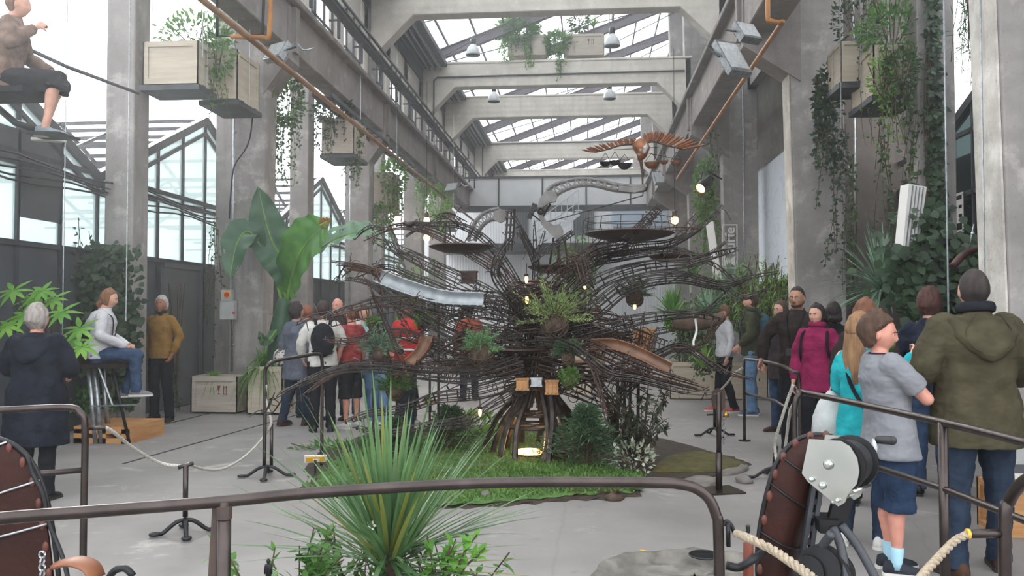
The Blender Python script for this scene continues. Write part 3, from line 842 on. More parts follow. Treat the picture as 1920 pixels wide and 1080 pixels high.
pcrate(1058, 62, 1133, 104, 25.45, .6, lab='crate standing on the second beam with bare front', marks=True, group='crates on the second beam')
pcrate(1576, 76, 1629, 153, 11.6, .6, lab='crate hanging on the right, plain front', group=HG, m=M_CRATEP, tray=True)
pcrate(1638, 82, 1722, 176, 11.0, .9, lab='crate hanging on the right beside the ivy column, covered in leaves', group=HG, m=M_CRATEP, tray=True)
pcrate(357, 706, 445, 772, 12.25, .45, lab='pale planter crate on the floor by the left column', marks=True, group='planter crates on the floor')
pcrate(462, 688, 530, 774, 12.2, .5, lab='taller yellowish planter crate under the banana plant', group='planter crates on the floor', m=M_CRATEP)
pcrate(100, 762, 205, 806, 10.6, .5, lab='low planter crate behind the orange pallet', marks=True, group='planter crates on the floor')
pcrate(1256, 680, 1440, 747, 15.0, .9, lab='long plywood planter beyond the sculpture on the right', group='planter crates on the floor', m=M_CRATEP)
pcrate(1060, 668, 1110, 745, 15.5, .7, lab='plywood planter seen beyond the sculpture trunk', group='planter crates on the floor', m=M_CRATEP)

# orange pallet box
a = F(240, 832); Yp = F(200, 832).y
r_ = root('pallet_step', F(190, 832), 'low orange wooden step box on the floor below the seated woman', 'wooden step')
x0, x1 = P(138, 830, Yp).x, P(243, 830, Yp).x; zt = P(200, 800, Yp).z
mb = MB(); mb.bb((x0, Yp, zt - .03), (x1, Yp + .8, zt)); mb.build('top_board', M_PALLET, r_)
mb = MB(); mb.bb((x0, Yp, 0), (x0 + .1, Yp + .8, zt - .03)); mb.bb((x1 - .1, Yp, 0), (x1, Yp + .8, zt - .03)); mb.bb((x0, Yp, 0), (x1, Yp + .03, .06)); mb.bb((x0, Yp, zt - .08), (x1, Yp + .03, zt - .03)); mb.bb(((x0 + x1) / 2 - .05, Yp, 0), ((x0 + x1) / 2 + .05, Yp + .8, zt - .03)); mb.build('side_frame', M_PALLET, r_)

# brown wooden crate behind the olive-jacket man
r_ = crate(V((2.75, 6.0, 0)), V((3.1, 6.35, .34)), m=M_PALLET, lab='orange-brown wooden crate behind the olive-jacket man', soil=False, group=None)

# electric box on the left column
c = P(428, 572, 12.68)
r_ = root('electric_box', c, 'grey electric switch box with a red button on the left column', 'switch box')
M_BOX = mat('grey_enamel', '#9a9c9a', '#a7a9a7', rough=.45)
M_RED = mat('red_plastic', '#b32a22', rough=.4)
M_YEL = mat('sign_yellow', '#e0a52c', rough=.5)
M_WHITE = mat('white_paint', '#dcdad6', rough=.6)
mb = MB(); mb.box(c + V((0, 0, -.08)), (.22, .1, .28)); mb.box(c + V((-.01, 0, .15)), (.16, .1, .17)); mb.box(c + V((.0, .03, -.08)), (.24, .02, .3)); mb.build('housing', M_BOX, r_)
mb = MB(); mb.lathe(c + V((0, -.05, .16)), [(.001, 0), (.035, 0), (.04, .015), (.035, .03), (.001, .03)], 16, (0, -1, 0)); mb.build('button', M_RED, r_)
mb = MB(); mb.box(c + V((0, -.053, .16)), (.1, .006, .1)); mb.build('button_plate', M_YEL, r_)
mb = MB(); mb.box(c + V((.11, -.055, -.12)), (.03, .03, .04)); mb.build('switch', M_RED, r_)

# white column speaker hanging aslant on the right
c = P(1707, 415, 9.6); m_ = Euler((0, R(8), R(12))).to_matrix()
r_ = root('column_speaker', c, 'slim white speaker box hanging aslant before the ivy column', 'speaker')
mb = MB(); L_ = .78
mb.loft([[c + m_ @ V(p) for p in ((-w_, -.06, z), (w_, -.06, z), (w_, .1, z), (-w_, .1, z))] for z, w_ in ((-L_ / 2, .085), (L_ / 2, .105))]); mb.build('housing', M_WHITE, r_)
mb = MB()
for k in range(4): mb.box(c + m_ @ V((-.06 + .04 * k, -.066, 0)), (.008, .012, L_ * .96), rot=m_)
mb.build('grille', M_ZINC, r_)
mb = MB(); mb.box(c + m_ @ V((.02, -.07, -L_ / 2 + .03)), (.09, .006, .02), rot=m_); mb.build('nameplate', M_RED, r_)
mb = MB(); mb.tube([c + m_ @ V((0, .1, .1)), c + V((.1, .9, .12))], .02, 6); mb.build('bracket', M_BLACK, r_)
c = P(1338, 470, 16.5)
r_ = root('column_speaker', c, 'slim white speaker box on the third right column, half hidden by branches', 'speaker')
mb = MB(); mb.box(c, (.13, .12, 1.1), rot=Euler((0, R(-8), 0)).to_matrix()); mb.build('housing', M_WHITE, r_)

# white banner with a faint line drawing on the right aisle wall
def banner_mat():
    m, nt, b = _new('banner_with_pencil_drawing'); N, L = nt.nodes, nt.links
    tc = N.new('ShaderNodeTexCoord'); w_ = N.new('ShaderNodeTexNoise'); w_.inputs['Scale'].default_value = 1.1; w_.inputs['Detail'].default_value = 5; w_.inputs['Distortion'].default_value = 1.5
    L.new(tc.outputs['Object'], w_.inputs['Vector'])
    a_ = N.new('ShaderNodeMath'); a_.operation = 'SUBTRACT'; a_.inputs[1].default_value = .5; L.new(w_.outputs['Fac'], a_.inputs[0])
    b2 = N.new('ShaderNodeMath'); b2.operation = 'ABSOLUTE'; L.new(a_.outputs[0], b2.inputs[0])
    r3 = N.new('ShaderNodeMapRange'); r3.inputs['From Min'].default_value = 0; r3.inputs['From Max'].default_value = .03; r3.inputs['To Min'].default_value = .35; r3.inputs['To Max'].default_value = 0
    L.new(b2.outputs[0], r3.inputs['Value'])
    x = N.new('ShaderNodeMix'); x.data_type = 'RGBA'; L.new(r3.outputs['Result'], x.inputs[0]); x.inputs[6].default_value = (*rgb('#e2e8f0'), 1); x.inputs[7].default_value = (*rgb('#a9b3bd'), 1)
    L.new(x.outputs[2], b.inputs['Base Color']); b.inputs['Roughness'].default_value = .7; MATS['banner'] = m; return m
M_BANNER = banner_mat()
xb = 3.95
def yat(px, x): # distance at which x projects to px (close enough at eye height)
    lo, hi = 4., 60.
    for _ in range(40):
        md = (lo + hi) / 2
        if P(px, 500, md).x > x: hi = md
        else: lo = md
    return lo
ya, yb = yat(1483, xb), yat(1414, xb)
mb = MB(); mb.bb((xb, ya, P(1414, 510, yb).z - .3), (xb + .03, yb, P(1414, 330, yb).z)); r_ = mb.build('banner', M_BANNER)
tag(r_, 'big white banner with a faint line drawing behind the right column', 'banner')
mb = MB(); mb.bb((xb - .01, ya, P(1414, 330, yb).z), (xb + .06, yb, P(1414, 330, yb).z + .03)); ch = mb.build('banner_rail', M_ZINC, None); ch.parent = r_

# stencilled signs -------------------------------------------------
def text(s, c, size, m, parent, xdir, zdir, name='lettering', ext=.002, bold=0.):
    cu = bpy.data.curves.new(name, 'FONT'); cu.body = s; cu.size = size; cu.align_x = 'CENTER'; cu.align_y = 'CENTER'; cu.extrude = ext; cu.offset = bold
    o = bpy.data.objects.new(name, cu); COL.objects.link(o)
    x, z = V(xdir).normalized(), V(zdir).normalized(); y = z; n_ = x.cross(z)
    mm = Matrix((x, y, n_)).transposed().to_4x4(); mm.translation = V(c) - V(parent.get('_w', (0, 0, 0)))
    dg = bpy.context.evaluated_depsgraph_get(); me = bpy.data.meshes.new_from_object(o.evaluated_get(dg)); me.transform(mm)
    me.materials.clear(); me.materials.append(m); q = bpy.data.objects.new(name, me); COL.objects.link(q); q.parent = parent
    bpy.data.objects.remove(o); return q
c = P(1368, 462, 19.07)
r_ = root('stencil_sign', c, 'white stencilled sign with rotated letters on the third right column', 'sign')
w_, h_ = .32, .95
mb = MB()
for x in (-w_ / 2, w_ / 2): mb.box(c + V((x, 0, 0)), (.025, .006, h_))
for z in (-h_ / 2, h_ / 2): mb.box(c + V((0, 0, z)), (w_, .006, .025))
# bold angular mark at the bottom
mb.prism([c + V(p) for p in ((-.12, 0, -.44), (-.12, 0, -.2), (0, 0, -.3), (.12, 0, -.2), (.12, 0, -.44), (0, 0, -.36))], None, (0, -.004, 0)); mb.build('sign_frame', M_WHITE, r_)
text('surfe', c + V((.02, -.004, .12)), .30, M_WHITE, r_, (0, 0, 1), (-1, 0, 0), bold=.006)
# TE sign in a square frame on the dark glass
yt0, yt1 = yat(1815, XD), yat(1770, XD); yc = yat(1792, XD); zc = P(1792, 403, yc).z
c = V((XD - .06, yc, zc))
r_ = root('framed_sign', c, 'white framed sign with block letters on the dark green glass', 'sign')
W_ = (yt1 - yt0); H_ = .52; W_ = min(W_, 1.2)
mb = MB()
for s in (-1, 1): mb.box(c + V((0, s * W_ / 2, 0)), (.008, .035, H_)); mb.box(c + V((0, 0, s * H_ / 2)), (.008, W_ + .035, .035))
mb.build('sign_frame', M_WHITE, r_)
text('TE', c + V((-.004, -.16, 0)), .42, M_WHITE, r_, (0, -1, 0), (0, 0, 1), bold=.02)

# yellow label on a low stand in front of the moss, and one beyond it
def floor_label(px, py, w, lab):
    c = F(px, py); r_ = root('floor_label', c, lab, 'sign', 'yellow direction labels')
    m_ = Euler((R(35), 0, R(18))).to_matrix(); t = c + V((0, 0, .16))
    mb = MB(); mb.box(t, (w, .01, w * .42), rot=m_); mb.build('label_border', M_WHITE, r_)
    mb = MB(); mb.box(t + m_ @ V((0, -.007, 0)), (w * .84, .006, w * .28), rot=m_); mb.build('label_plate', M_YEL, r_)
    mb = MB(); mb.box(t + m_ @ V((0, -.011, 0)), (w * .2, .004, .012), rot=m_); mb.prism([t + m_ @ V(p) for p in ((w * .1, -.011, .03), (w * .1, -.011, -.03), (w * .2, -.011, 0))], None, m_ @ V((0, -.003, 0))); mb.build('arrow', M_WHITE, r_)
    mb = MB(); mb.lathe(c, [(.07, 0), (.07, .012), (.012, .02), (.01, .15)], 14); mb.build('stand', M_BLACK, r_)
floor_label(591, 893, .2, 'yellow arrow label on a short stand before the moss')
floor_label(808, 772, .22, 'yellow arrow label on the floor beyond the sculpture')
# ================================================================== PLANTS
def bush(mb, c, rad, n, L, W, r_, up=.35, seg=2, shell=.55):
    c = V(c)
    for _ in range(n):
        d = rv(1, r_)
        while d.length > 1 or d.length < .05: d = rv(1, r_)
        dn = d.normalized(); q = shell + (1 - shell) * r_.random()
        p = c + V((dn.x * rad[0] * q, dn.y * rad[1] * q, dn.z * rad[2] * q))
        dd = (dn + rv(.7, r_) + V((0, 0, up))).normalized()
        mb.leaf(p, dd, rv(1, r_) + V((0, 0, 1)), L * r_.uniform(.6, 1.2), W * r_.uniform(.6, 1.2), r_.uniform(0, .3), seg)
def vine(mb, sb, top, length, r_, n=30, L=.06, W=.05, sway=.12, side=None):
    """hanging strand with leaves"""
    p = V(top); pts = [p.copy()]; k = max(3, int(length / .15)); dx = r_.uniform(-1, 1) * .02; dy = r_.uniform(-1, 1) * .02
    for i in range(k):
        dx += r_.uniform(-1, 1) * .015; dy += r_.uniform(-1, 1) * .015
        dx = max(-sway * .4, min(sway * .4, dx)); dy = max(-sway * .4, min(sway * .4, dy))
        p = p + V((dx, dy, -length / k)); pts.append(p.copy())
    sb.tube(pts, .004, 4, cap=False)
    for _ in range(n):
        t = r_.random() * (len(pts) - 1); i = int(t); q = pts[i].lerp(pts[min(i + 1, k)], t - i) + rv(.03, r_)
        mb.leaf(q, (rv(1, r_) + V((0, -.3, -.5))), rv(1, r_), L * r_.uniform(.5, 1.2), W * r_.uniform(.5, 1.2), .1, 2)
def plant(name, loc, lab, leafmat, fill, stemmat=None, group=None, cat='plant'):
    r_ = root(name, loc, lab, cat, group); lf, st = MB(), MB(); fill(lf, st)
    if lf.v: lf.build('foliage', leafmat, r_)
    if st.v: st.build('stem', stemmat or M_BARK, r_)
    return r_
def trailing(name, px, py, Y, w, h, dep, n, drops, dl, lm, lab, L=.09, W=.06, seed=1, group=None, cat='plant', spread=.7):
    rr = random.Random(seed); c = P(px, py, Y)
    def fill(lf, st):
        bush(lf, c, (w / 2, dep / 2, h / 2), n, L, W, rr)
        for i in range(drops):
            t = c + V((rr.uniform(-w / 2, w / 2) * spread, rr.uniform(-dep / 2, 0), -h * .3))
            vine(lf, st, t, dl * rr.uniform(.35, 1), rr, int(26 * dl), L * .8, W * .8)
        for i in range(8):
            st.tube([c + V((0, 0, -h / 2)), c + V((rr.uniform(-w / 2, w / 2), rr.uniform(-dep / 2, dep / 2), h * .4))], .006, 4)
    return plant(name, c, lab, lm, fill, group=group, cat=cat)
TP = 'trailing plants in hanging crates'
trailing('hanging_fern', 972, 58, 25.6, 1.4, .85, .9, 2000, 16, 1.1, M_FERN, 'feathery fern overflowing the buried crate on the second beam', .16, .07, 3, TP)
trailing('hanging_fern', 1045, 80, 25.6, .9, .6, .8, 1000, 12, 1.2, M_FERN, 'fern hanging between the two crates on the second beam', .15, .06, 4, TP)
trailing('leafy_vine', 1085, 35, 25.8, .6, 1.0, .5, 260, 3, 1.0, M_IVY, 'dark leafy climber standing on the second beam', .14, .08, 5, TP)
rr = random.Random(6); c = P(1113, 60, 25.7)
def f_(lf, st):
    for k in range(26):
        a = rr.uniform(0, 2 * PI); e = rr.uniform(.4, 1.3); d = V((math.cos(a) * math.cos(e), math.sin(a) * math.cos(e), math.sin(e)))
        lf.blade([c + d * .5 * t - V((0, 0, .12)) * t * t + V((0, 0, .15)) for t in (0, .35, .7, 1)], lambda t: .04 * (1 - t) + .004)
    st.tube([c - V((0, 0, .25)), c + V((0, 0, .2))], .025, 6)
plant('spiky_plant', c, 'small spiky plant in the bare-fronted crate on the second beam', M_BAMBOO, f_)
trailing('leafy_plant', 372, 62, 11.4, 1.2, .55, .7, 420, 5, .7, M_FERN, 'light foliage in the upper left crates', .11, .05, 8, TP)
trailing('leafy_plant', 408, 100, 11.4, .5, .7, .5, 260, 6, .8, M_FERN, 'foliage trailing over the shaded upper left crate', .1, .05, 9, TP)
trailing('hanging_ivy', 540, 190, 14.6, .6, 1.0, .5, 650, 14, 1.4, M_IVY, 'mass of ivy hanging between the first two left columns', .09, .07, 10, TP)
trailing('hanging_ivy', 622, 205, 16.4, .9, .55, .7, 620, 12, .9, M_IVYD, 'dark ivy on the crate under the rusty brown pipe', .09, .07, 11, TP)
trailing('hanging_ivy', 660, 260, 16.8, .45, .8, .4, 260, 8, .9, M_IVY, 'ivy trailing right of the crate under the rusty brown pipe', .09, .07, 12, TP)
trailing('hanging_ivy', 738, 330, 19.9, .7, .9, .7, 560, 14, 1.0, M_FERN, 'bright leaves over the third hanging crate on the left', .11, .07, 13, TP)
trailing('hanging_ivy', 722, 400, 19.6, .6, .5, .4, 260, 9, .9, M_FERN, 'leaves below the third hanging crate on the left', .11, .07, 14, TP)
trailing('hanging_ivy', 822, 378, 25.4, .8, 1.1, .7, 420, 8, .8, M_BRIGHT, 'bright leaves on the small far crate on the left', .13, .08, 15, TP)
trailing('hanging_ivy', 792, 345, 24, .4, .5, .4, 120, 4, 1.4, M_FERN, 'thin vine hanging beside the far left column', .12, .08, 16, TP)
trailing('leafy_plant', 1610, 40, 11.8, .75, .9, .6, 420, 6, 1.0, M_IVYD, 'dark plant growing in the plain right crate', .08, .05, 17, TP)
trailing('leafy_plant', 1672, 55, 11.1, .85, .75, .7, 720, 10, 1.3, M_FERN, 'feathery plant filling the leafy right crate', .1, .04, 18, TP)
trailing('leafy_plant', 1690, 130, 10.7, .42, .6, .45, 300, 6, .9, M_IVY, 'leaves spilling over the leafy right crate beside the ivy column', .08, .05, 19, TP)
trailing('leafy_vine', 1655, 150, 10.8, .35, .6, .3, 180, 5, .8, M_BAMBOO, 'pale green leaves on the front of the leafy right crate', .08, .04, 20, TP)
# long vines on the right
def curtain(px0, px1, py0, py1, Y, n, lm, lab, seed, L=.07, W=.055, dens=22, body=0):
    rr = random.Random(seed); a = P(px0, py0, Y); b_ = P(px1, py0, Y); zt = a.z; zb = P(px0, py1, Y).z
    def fill(lf, st):
        for i in range(n):
            t = rr.random(); x = a.x + (b_.x - a.x) * t; top = zt - rr.uniform(0, .25) * (zt - zb); ln = (top - zb) * rr.uniform(.45, 1)
            vine(lf, st, (x, Y + rr.uniform(-.15, .1), top), ln, rr, int(dens * ln), L, W, .06)
        if body: bush(lf, ((a.x + b_.x) / 2, Y, zt - (zt - zb) * .3), (abs(b_.x - a.x) / 2, .2, (zt - zb) * .35), body, L, W, rr, 0)
    return plant('hanging_vine', ((a.x + b_.x) / 2, Y, zb), lab, lm, fill, group='long vines on the right', cat='vine')
curtain(1528, 1570, 130, 340, 12.3, 14, M_IVYD, 'dense dark vine beside the right column', 21, .09, .065, 36, 420)
curtain(1548, 1582, 170, 560, 12.2, 7, M_IVYD, 'long dark vine hanging down to the floor beside the right column', 22, .08, .06, 30)
curtain(1570, 1600, 240, 590, 12.6, 4, M_IVY, 'second long vine hanging before the brown pier', 23, .08, .06, 24)
curtain(1650, 1668, 180, 590, 11.2, 5, M_IVY, 'green vine hanging below the leafy right crate', 24, .07, .05, 26)
curtain(1600, 1720, 160, 330, 11.3, 6, M_FERN, 'wispy strands below the right hanging crates', 25, .06, .035, 12)
curtain(1300, 1338, 300, 500, 17.6, 16, M_FERN, 'green creeper between the third and fourth right columns', 26, .12, .08, 24, 300)
curtain(1325, 1340, 150, 420, 18.4, 4, M_IVY, 'thin creeper on the third right column', 27, .1, .07, 16)
curtain(1712, 1722, 190, 480, 10.9, 5, M_IVY, 'thin creeper in the gap left of the ivy column', 28, .08, .06, 20)
curtain(500, 540, 120, 330, 13.2, 5, M_FERN, 'loose vine strands beside the left column', 29, .08, .06, 14)
# ivy climbing the slim right column
rr = random.Random(31); Yi = 10.72
def f_(lf, st):
    for _ in range(1150):
        z = rr.uniform(1.2, 5.6); t = (z - 1.2) / 4.4
        px = 1736 + rr.gauss(12, 6) + (1 - t) * rr.uniform(0, 22)
        c = P(px, 586 - (z - 1.5) * 1600 / Yi, Yi + rr.uniform(-.06, .05)); lf.leaf(c, V((rr.uniform(-1, 1), rr.uniform(-.6, 0), rr.uniform(-1, .1))), V((rr.uniform(-.5, .5), -1, rr.uniform(0, .8))), rr.uniform(.06, .12), rr.uniform(.05, .1), .15, 2)
    for k in range(5):
        st.tube(bezier([P(1730 + 6 * k, 560, Yi), P(1738 + 3 * k, 400, Yi), P(1732 + 5 * k, 200, Yi), P(1740 + 3 * k, 60, Yi)], 16), .008, 5)
plant('column_ivy', P(1745, 600, Yi), 'ivy climbing the slim right column', M_IVYD, f_, group=None, cat='ivy')
rr = random.Random(32)
def f_(lf, st):
    for (px, py, n, sx, sz) in ((1735, 520, 620, .42, .5), (1790, 560, 380, .4, .4), (1800, 480, 260, .35, .2), (1745, 440, 200, .2, .4)):
        c = P(px, py, 9.6)
        for _ in range(n):
            q = c + V((rr.gauss(0, sx * .5), rr.gauss(0, .15), rr.gauss(0, sz * .55)))
            lf.leaf(q, V((rr.uniform(-1, 1), rr.uniform(-.8, .1), rr.uniform(-1, .2))), V((rr.uniform(-.4, .4), -1, rr.uniform(.2, 1))), rr.uniform(.08, .15), rr.uniform(.08, .13), .15, 3)
    for k in range(12): st.tube(bezier([P(1720 + 10 * k, 640, 9.7), P(1715 + 9 * k + rr.uniform(-20, 20), 560, 9.65), P(1740 + 5 * k, 470, 9.7)], 10), .008, 5)
plant('ivy_mound', P(1765, 640, 9.6), 'mound of large-leaved ivy behind the two men on the right', M_IVYD, f_, cat='ivy')
# blade plants
def tuft(name, base, n, L, w, lm, lab, seed, e0=.2, e1=1.4, droop=.5, trunk=0, azr=(0, 2 * PI), group=None, parts=None, tm=None):
    rr = random.Random(seed); c = V(base); r_ = root(name, c, lab, 'plant', group)
    lms = lm if isinstance(lm, (list, tuple)) else [lm]; mbs = [MB() for _ in lms]
    for k in range(n):
        lf = mbs[0] if rr.random() < .93 or len(mbs) == 1 else mbs[1]
        a = rr.uniform(*azr); e = rr.uniform(e0, e1); LL = L * rr.uniform(.7, 1.08); d = V((math.cos(a) * math.cos(e), math.sin(a) * math.cos(e), math.sin(e)))
        o_ = c + V((0, 0, trunk)) + V((math.cos(a), math.sin(a), 0)) * .015 + V((0, 0, -trunk * .3 * rr.random()))
        dr = droop * (1.2 - e / 1.5) * rr.uniform(.5, 1.3)
        pts = [o_ + d * LL * t - V((0, 0, dr * LL)) * t ** 2.2 for t in (0, .12, .3, .5, .7, .87, 1)]
        lf.blade(pts, lambda t: w * (.55 + 1.2 * t if t < .35 else .97 * (1 - ((t - .35) / .65) ** 1.6) + .02))
    for i, q in enumerate(mbs):
        if q.v: q.build('foliage' if i == 0 else 'dry_foliage', lms[i], r_)
    if trunk:
        st = MB(); st.lathe(c, [(.05 + .0 * trunk, 0), (.045, trunk * .5), (.05, trunk * .85), (.03, trunk * 1.05)], 12); st.build('trunk', tm or M_BARK, r_, True)
    return r_
tuft('yucca', P(1655, 565, 10.6), 150, 1.0, .03, M_YUCCA, 'big blue-green yucca with dead drooping blades behind the visitors on the right', 41, -.3, 1.45, .35, .15)
tuft('fan_palm', P(1262, 592, 13.6), 60, .5, .05, M_FERN, 'fan palm with green blades right of the sculpture', 42, .1, 1.5, .15)
tuft('fan_palm', P(1330, 588, 13.2), 50, .5, .05, M_YUCCA, 'pale blue fan palm behind the sculpture branches', 43, .1, 1.5, .15)
tuft('spiky_palm', P(1372, 545, 14.0), 50, .7, .03, M_YUCCA, 'spiky palm between the shrubs on the right', 44, 0, 1.5, .3)
tuft('spiky_palm', P(1300, 520, 14.5), 50, .6, .03, M_FERN, 'spiky palm crown above the fan palms', 45, 0, 1.5, .3)
tuft('grass_tuft', P(492, 690, 12.35), 160, .5, .015, M_FERN, 'grassy tuft in the yellowish crate under the banana plant', 46, .0, 1.4, 1.3)
tuft('grass_tuft', P(500, 690, 12.45), 120, .6, .015, M_BAMBOO, 'second grassy tuft at the foot of the banana plant', 47, .1, 1.4, 1.5)
tuft('grass_tuft', P(402, 712, 12.45), 140, .28, .012, M_BAMBOO, 'low grass in the pale planter crate', 48, .0, 1.2, .9)
tuft('bulrush', P(1318, 690, 12.6), 60, .42, .02, M_BAMBOO, 'light green reeds left of the pair on the right', 49, .5, 1.5, .3)
def bamboo(name, px0, px1, py0, py1, Y, n, lm, lab, seed, L=.16, W=.03, dep=.8, per=26):
    rr = random.Random(seed); z0 = P(px0, py1, Y).z; a, b_ = P(px0, py0, Y), P(px1, py0, Y)
    def fill(lf, st):
        for i in range(n):
            x = rr.uniform(a.x, b_.x); y = Y + rr.uniform(0, dep); h = (a.z - z0) * rr.uniform(.55, 1.05)
            tip = V((x + rr.uniform(-.25, .25), y + rr.uniform(-.2, .2), z0 + h)); p0 = V((x, y, z0)); st.tube([p0, p0.lerp(tip, .5) + rv(.04, rr), tip], .008, 5)
            for _ in range(per):
                t = rr.uniform(.15, 1); q = p0.lerp(tip, t) + rv(.12, rr)
                lf.leaf(q, V((rr.uniform(-1, 1), rr.uniform(-1, 1), rr.uniform(-.7, .5))), V((0, 0, 1)) + rv(.5, rr), L * rr.uniform(.6, 1.2), W, .25, 2)
    return plant(name, V(((a.x + b_.x) / 2, Y, z0)), lab, lm, fill)
bamboo('bamboo', 1395, 1475, 480, 620, 13.6, 46, M_BAMBOO, 'fresh green bamboo behind the man in the flat cap', 51, .17, .03)
bamboo('bamboo', 1330, 1400, 500, 640, 14.5, 36, M_FERN, 'green bamboo thicket beyond the sculpture on the right', 52, .17, .035)
bamboo('leafy_shrub', 1270, 1335, 545, 690, 15.2, 24, M_IVY, 'dark leafy shrub in the long plywood planter', 53, .16, .06)
bamboo('leafy_shrub', 1045, 1105, 440, 620, 16, 30, M_FERN, 'light green shrub beyond the crane mast', 54, .2, .05)
bamboo('leafy_shrub', 745, 800, 485, 620, 16.5, 22, M_BRIGHT, 'bright green shrub beyond the metal chute', 55, .2, .06)
bamboo('leafy_shrub', 1310, 1350, 640, 700, 13.2, 18, M_IVY, 'small shrub beneath the rusty horizontal log', 56, .1, .05)
# broad leaved plant at far left (castor-like stars) behind the grey-haired visitor
rr = random.Random(60)
def f_(lf, st):
    for (px, py) in ((25, 545), (45, 590), (100, 560), (115, 585), (80, 545), (150, 615), (130, 640), (15, 610), (110, 655), (155, 650), (60, 560)):
        c = P(px, py, 8.6 + rr.uniform(-.3, .3)); st.tube(bezier([P(90, 720, 8.8), (P(90, 720, 8.8) + c) / 2 + V((0, 0, .15)), c], 8), .009, 5)
        ax = rr.uniform(0, 2 * PI)
        for k in range(8):
            a = ax + k * 2 * PI / 8; lf.leaf(c, V((math.cos(a), math.sin(a) * .6 - .2, math.sin(a) * .6 - .15)), V((0, -.6, 1)), rr.uniform(.16, .24), .06, .2, 4)
plant('broad_leaved_plant', P(90, 760, 8.8), 'bright star-leaved plant behind the grey-haired visitor', M_BRIGHT, f_)
# ivy behind the seated woman
rr = random.Random(61)
def f_(lf, st):
    for _ in range(1500):
        px = min(262, rr.gauss(200, 30)); py = rr.uniform(455, 700) ; 
        if rr.random() < .35: px = rr.gauss(240, 7); py = rr.uniform(560, 760)
        c = P(px, py, 10.45 + rr.uniform(-.12, .12)); lf.leaf(c, V((rr.uniform(-1, 1), rr.uniform(-.8, 0), rr.uniform(-1, .1))), V((rr.uniform(-.5, .5), -1, rr.uniform(.1, .8))), rr.uniform(.07, .13), rr.uniform(.06, .11), .15, 3)
    for k in range(8): st.tube(bezier([P(170 + 12 * k, 760, 10.6), P(180 + 10 * k, 600, 10.55), P(185 + 6 * k, 460, 10.6)], 10), .015, 5)
plant('ivy_climber', P(210, 780, 10.5), 'ivy climbing the column behind the seated woman', M_IVYD, f_, cat='ivy')
trailing('low_ferns', 150, 752, 10.5, 1.2, .3, .5, 420, 0, .1, M_FERN, 'low ferns in the crate behind the orange pallet', .12, .05, 62)
trailing('wall_creeper', 330, 620, 12.6, .2, 1.8, .2, 10, 6, 1.4, M_IVY, 'thin creeper on the dark wall by the yellow-jacket man', .06, .05, 63)
trailing('weed_patch', 262, 790, 11.9, .5, .16, .3, 120, 0, .1, M_BRIGHT, 'small bright weeds by the yellow-jacket man', .08, .04, 64)
curtain(1802, 1836, -60, 170, 9.0, 26, M_YUCCA, 'grassy strands hanging against the sky at the top right', 67, .16, .012, 30)
curtain(398, 412, 380, 700, 13.2, 6, M_IVY, 'thin creeper left of the switch box', 65, .06, .05, 16)
curtain(150, 165, 390, 560, 10.4, 3, M_IVYD, 'ivy strand on the frame above the seated woman', 66, .08, .07, 20)

# banana plant -----------------------------------------------------
Yb = 12.42
bR = root('banana_plant', P(522, 690, Yb), 'tall banana plant with torn paddle leaves by the left column', 'banana plant')
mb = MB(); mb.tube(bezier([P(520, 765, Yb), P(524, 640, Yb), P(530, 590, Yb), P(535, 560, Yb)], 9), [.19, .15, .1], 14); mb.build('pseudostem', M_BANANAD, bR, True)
def paddle(ctrl, W, mt, name='leaf', fold=.35, tilt=(0, -1, .2), tear=0, petiole=0., seed=0, tipm=None):
    rr = random.Random(seed); pts = bezier(ctrl, 36); k = len(pts) - 1; mb = MB(); rows = []; nx_ = 6
    for i, p in enumerate(pts):
        t = i / k; tt = max(0, (t - petiole) / (1 - petiole))
        w = W * (math.sin(PI * min(1, tt * 1.02 + .0)) ** .55 if tt > 0 else .02) * (1 if tt < .6 else 1)
        d = (pts[min(i + 1, k)] - pts[max(i - 1, 0)]).normalized(); x = d.cross(V(tilt)).normalized(); n_ = x.cross(d)
        row = []
        for j in range(-nx_, nx_ + 1):
            u = j / nx_; wob = .025 * math.sin(i * 1.1 + (j > 0) * 2) * abs(u)
            row.append(p + x * u * w / 2 + n_ * (abs(u) * w * fold * .5 + wob) - d * abs(u) * w * .12)
        rows.append(row)
    m_ = 2 * nx_ + 1; vs = [q for r2 in rows for q in r2]; fs = []
    for i in range(k):
        for j in range(m_ - 1):
            if tear and (j <= 2 or j >= m_ - 4) and rr.random() < tear and abs(j - nx_) > 3: continue
            fs.append((i * m_ + j, i * m_ + j + 1, (i + 1) * m_ + j + 1, (i + 1) * m_ + j))
    mb.add(vs, fs); o = mb.build(name, mt, bR, True)
    rb = MB(); rb.tube(pts, [(.028 * (1 - .8 * i / k)) for i in range(k + 1)], 8); q = rb.build('midrib', M_BAMBOO, None, True)
    q.data.transform(Matrix.Translation(-V(bR['_w']))); q.parent = o
    return o
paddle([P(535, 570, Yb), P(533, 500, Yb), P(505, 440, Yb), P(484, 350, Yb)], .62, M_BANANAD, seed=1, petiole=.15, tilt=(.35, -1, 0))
paddle([P(538, 575, Yb), P(545, 530, Yb - .1), P(565, 470, Yb - .4), P(600, 430, Yb - .5), P(618, 415, Yb - .5)], .78, M_BANANA, seed=2, petiole=.1, tilt=(-.5, -1, .2), fold=.25)
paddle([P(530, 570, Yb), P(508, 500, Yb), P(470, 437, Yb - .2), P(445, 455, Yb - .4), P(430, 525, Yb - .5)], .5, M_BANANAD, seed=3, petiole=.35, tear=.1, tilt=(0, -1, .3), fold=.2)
paddle([P(540, 565, Yb), P(575, 490, Yb), P(630, 448, Yb), P(680, 435, Yb), P(712, 438, Yb)], .42, M_YUCCA, seed=4, petiole=.3, tear=.12, tilt=(0, -1, 1.0), fold=.3)
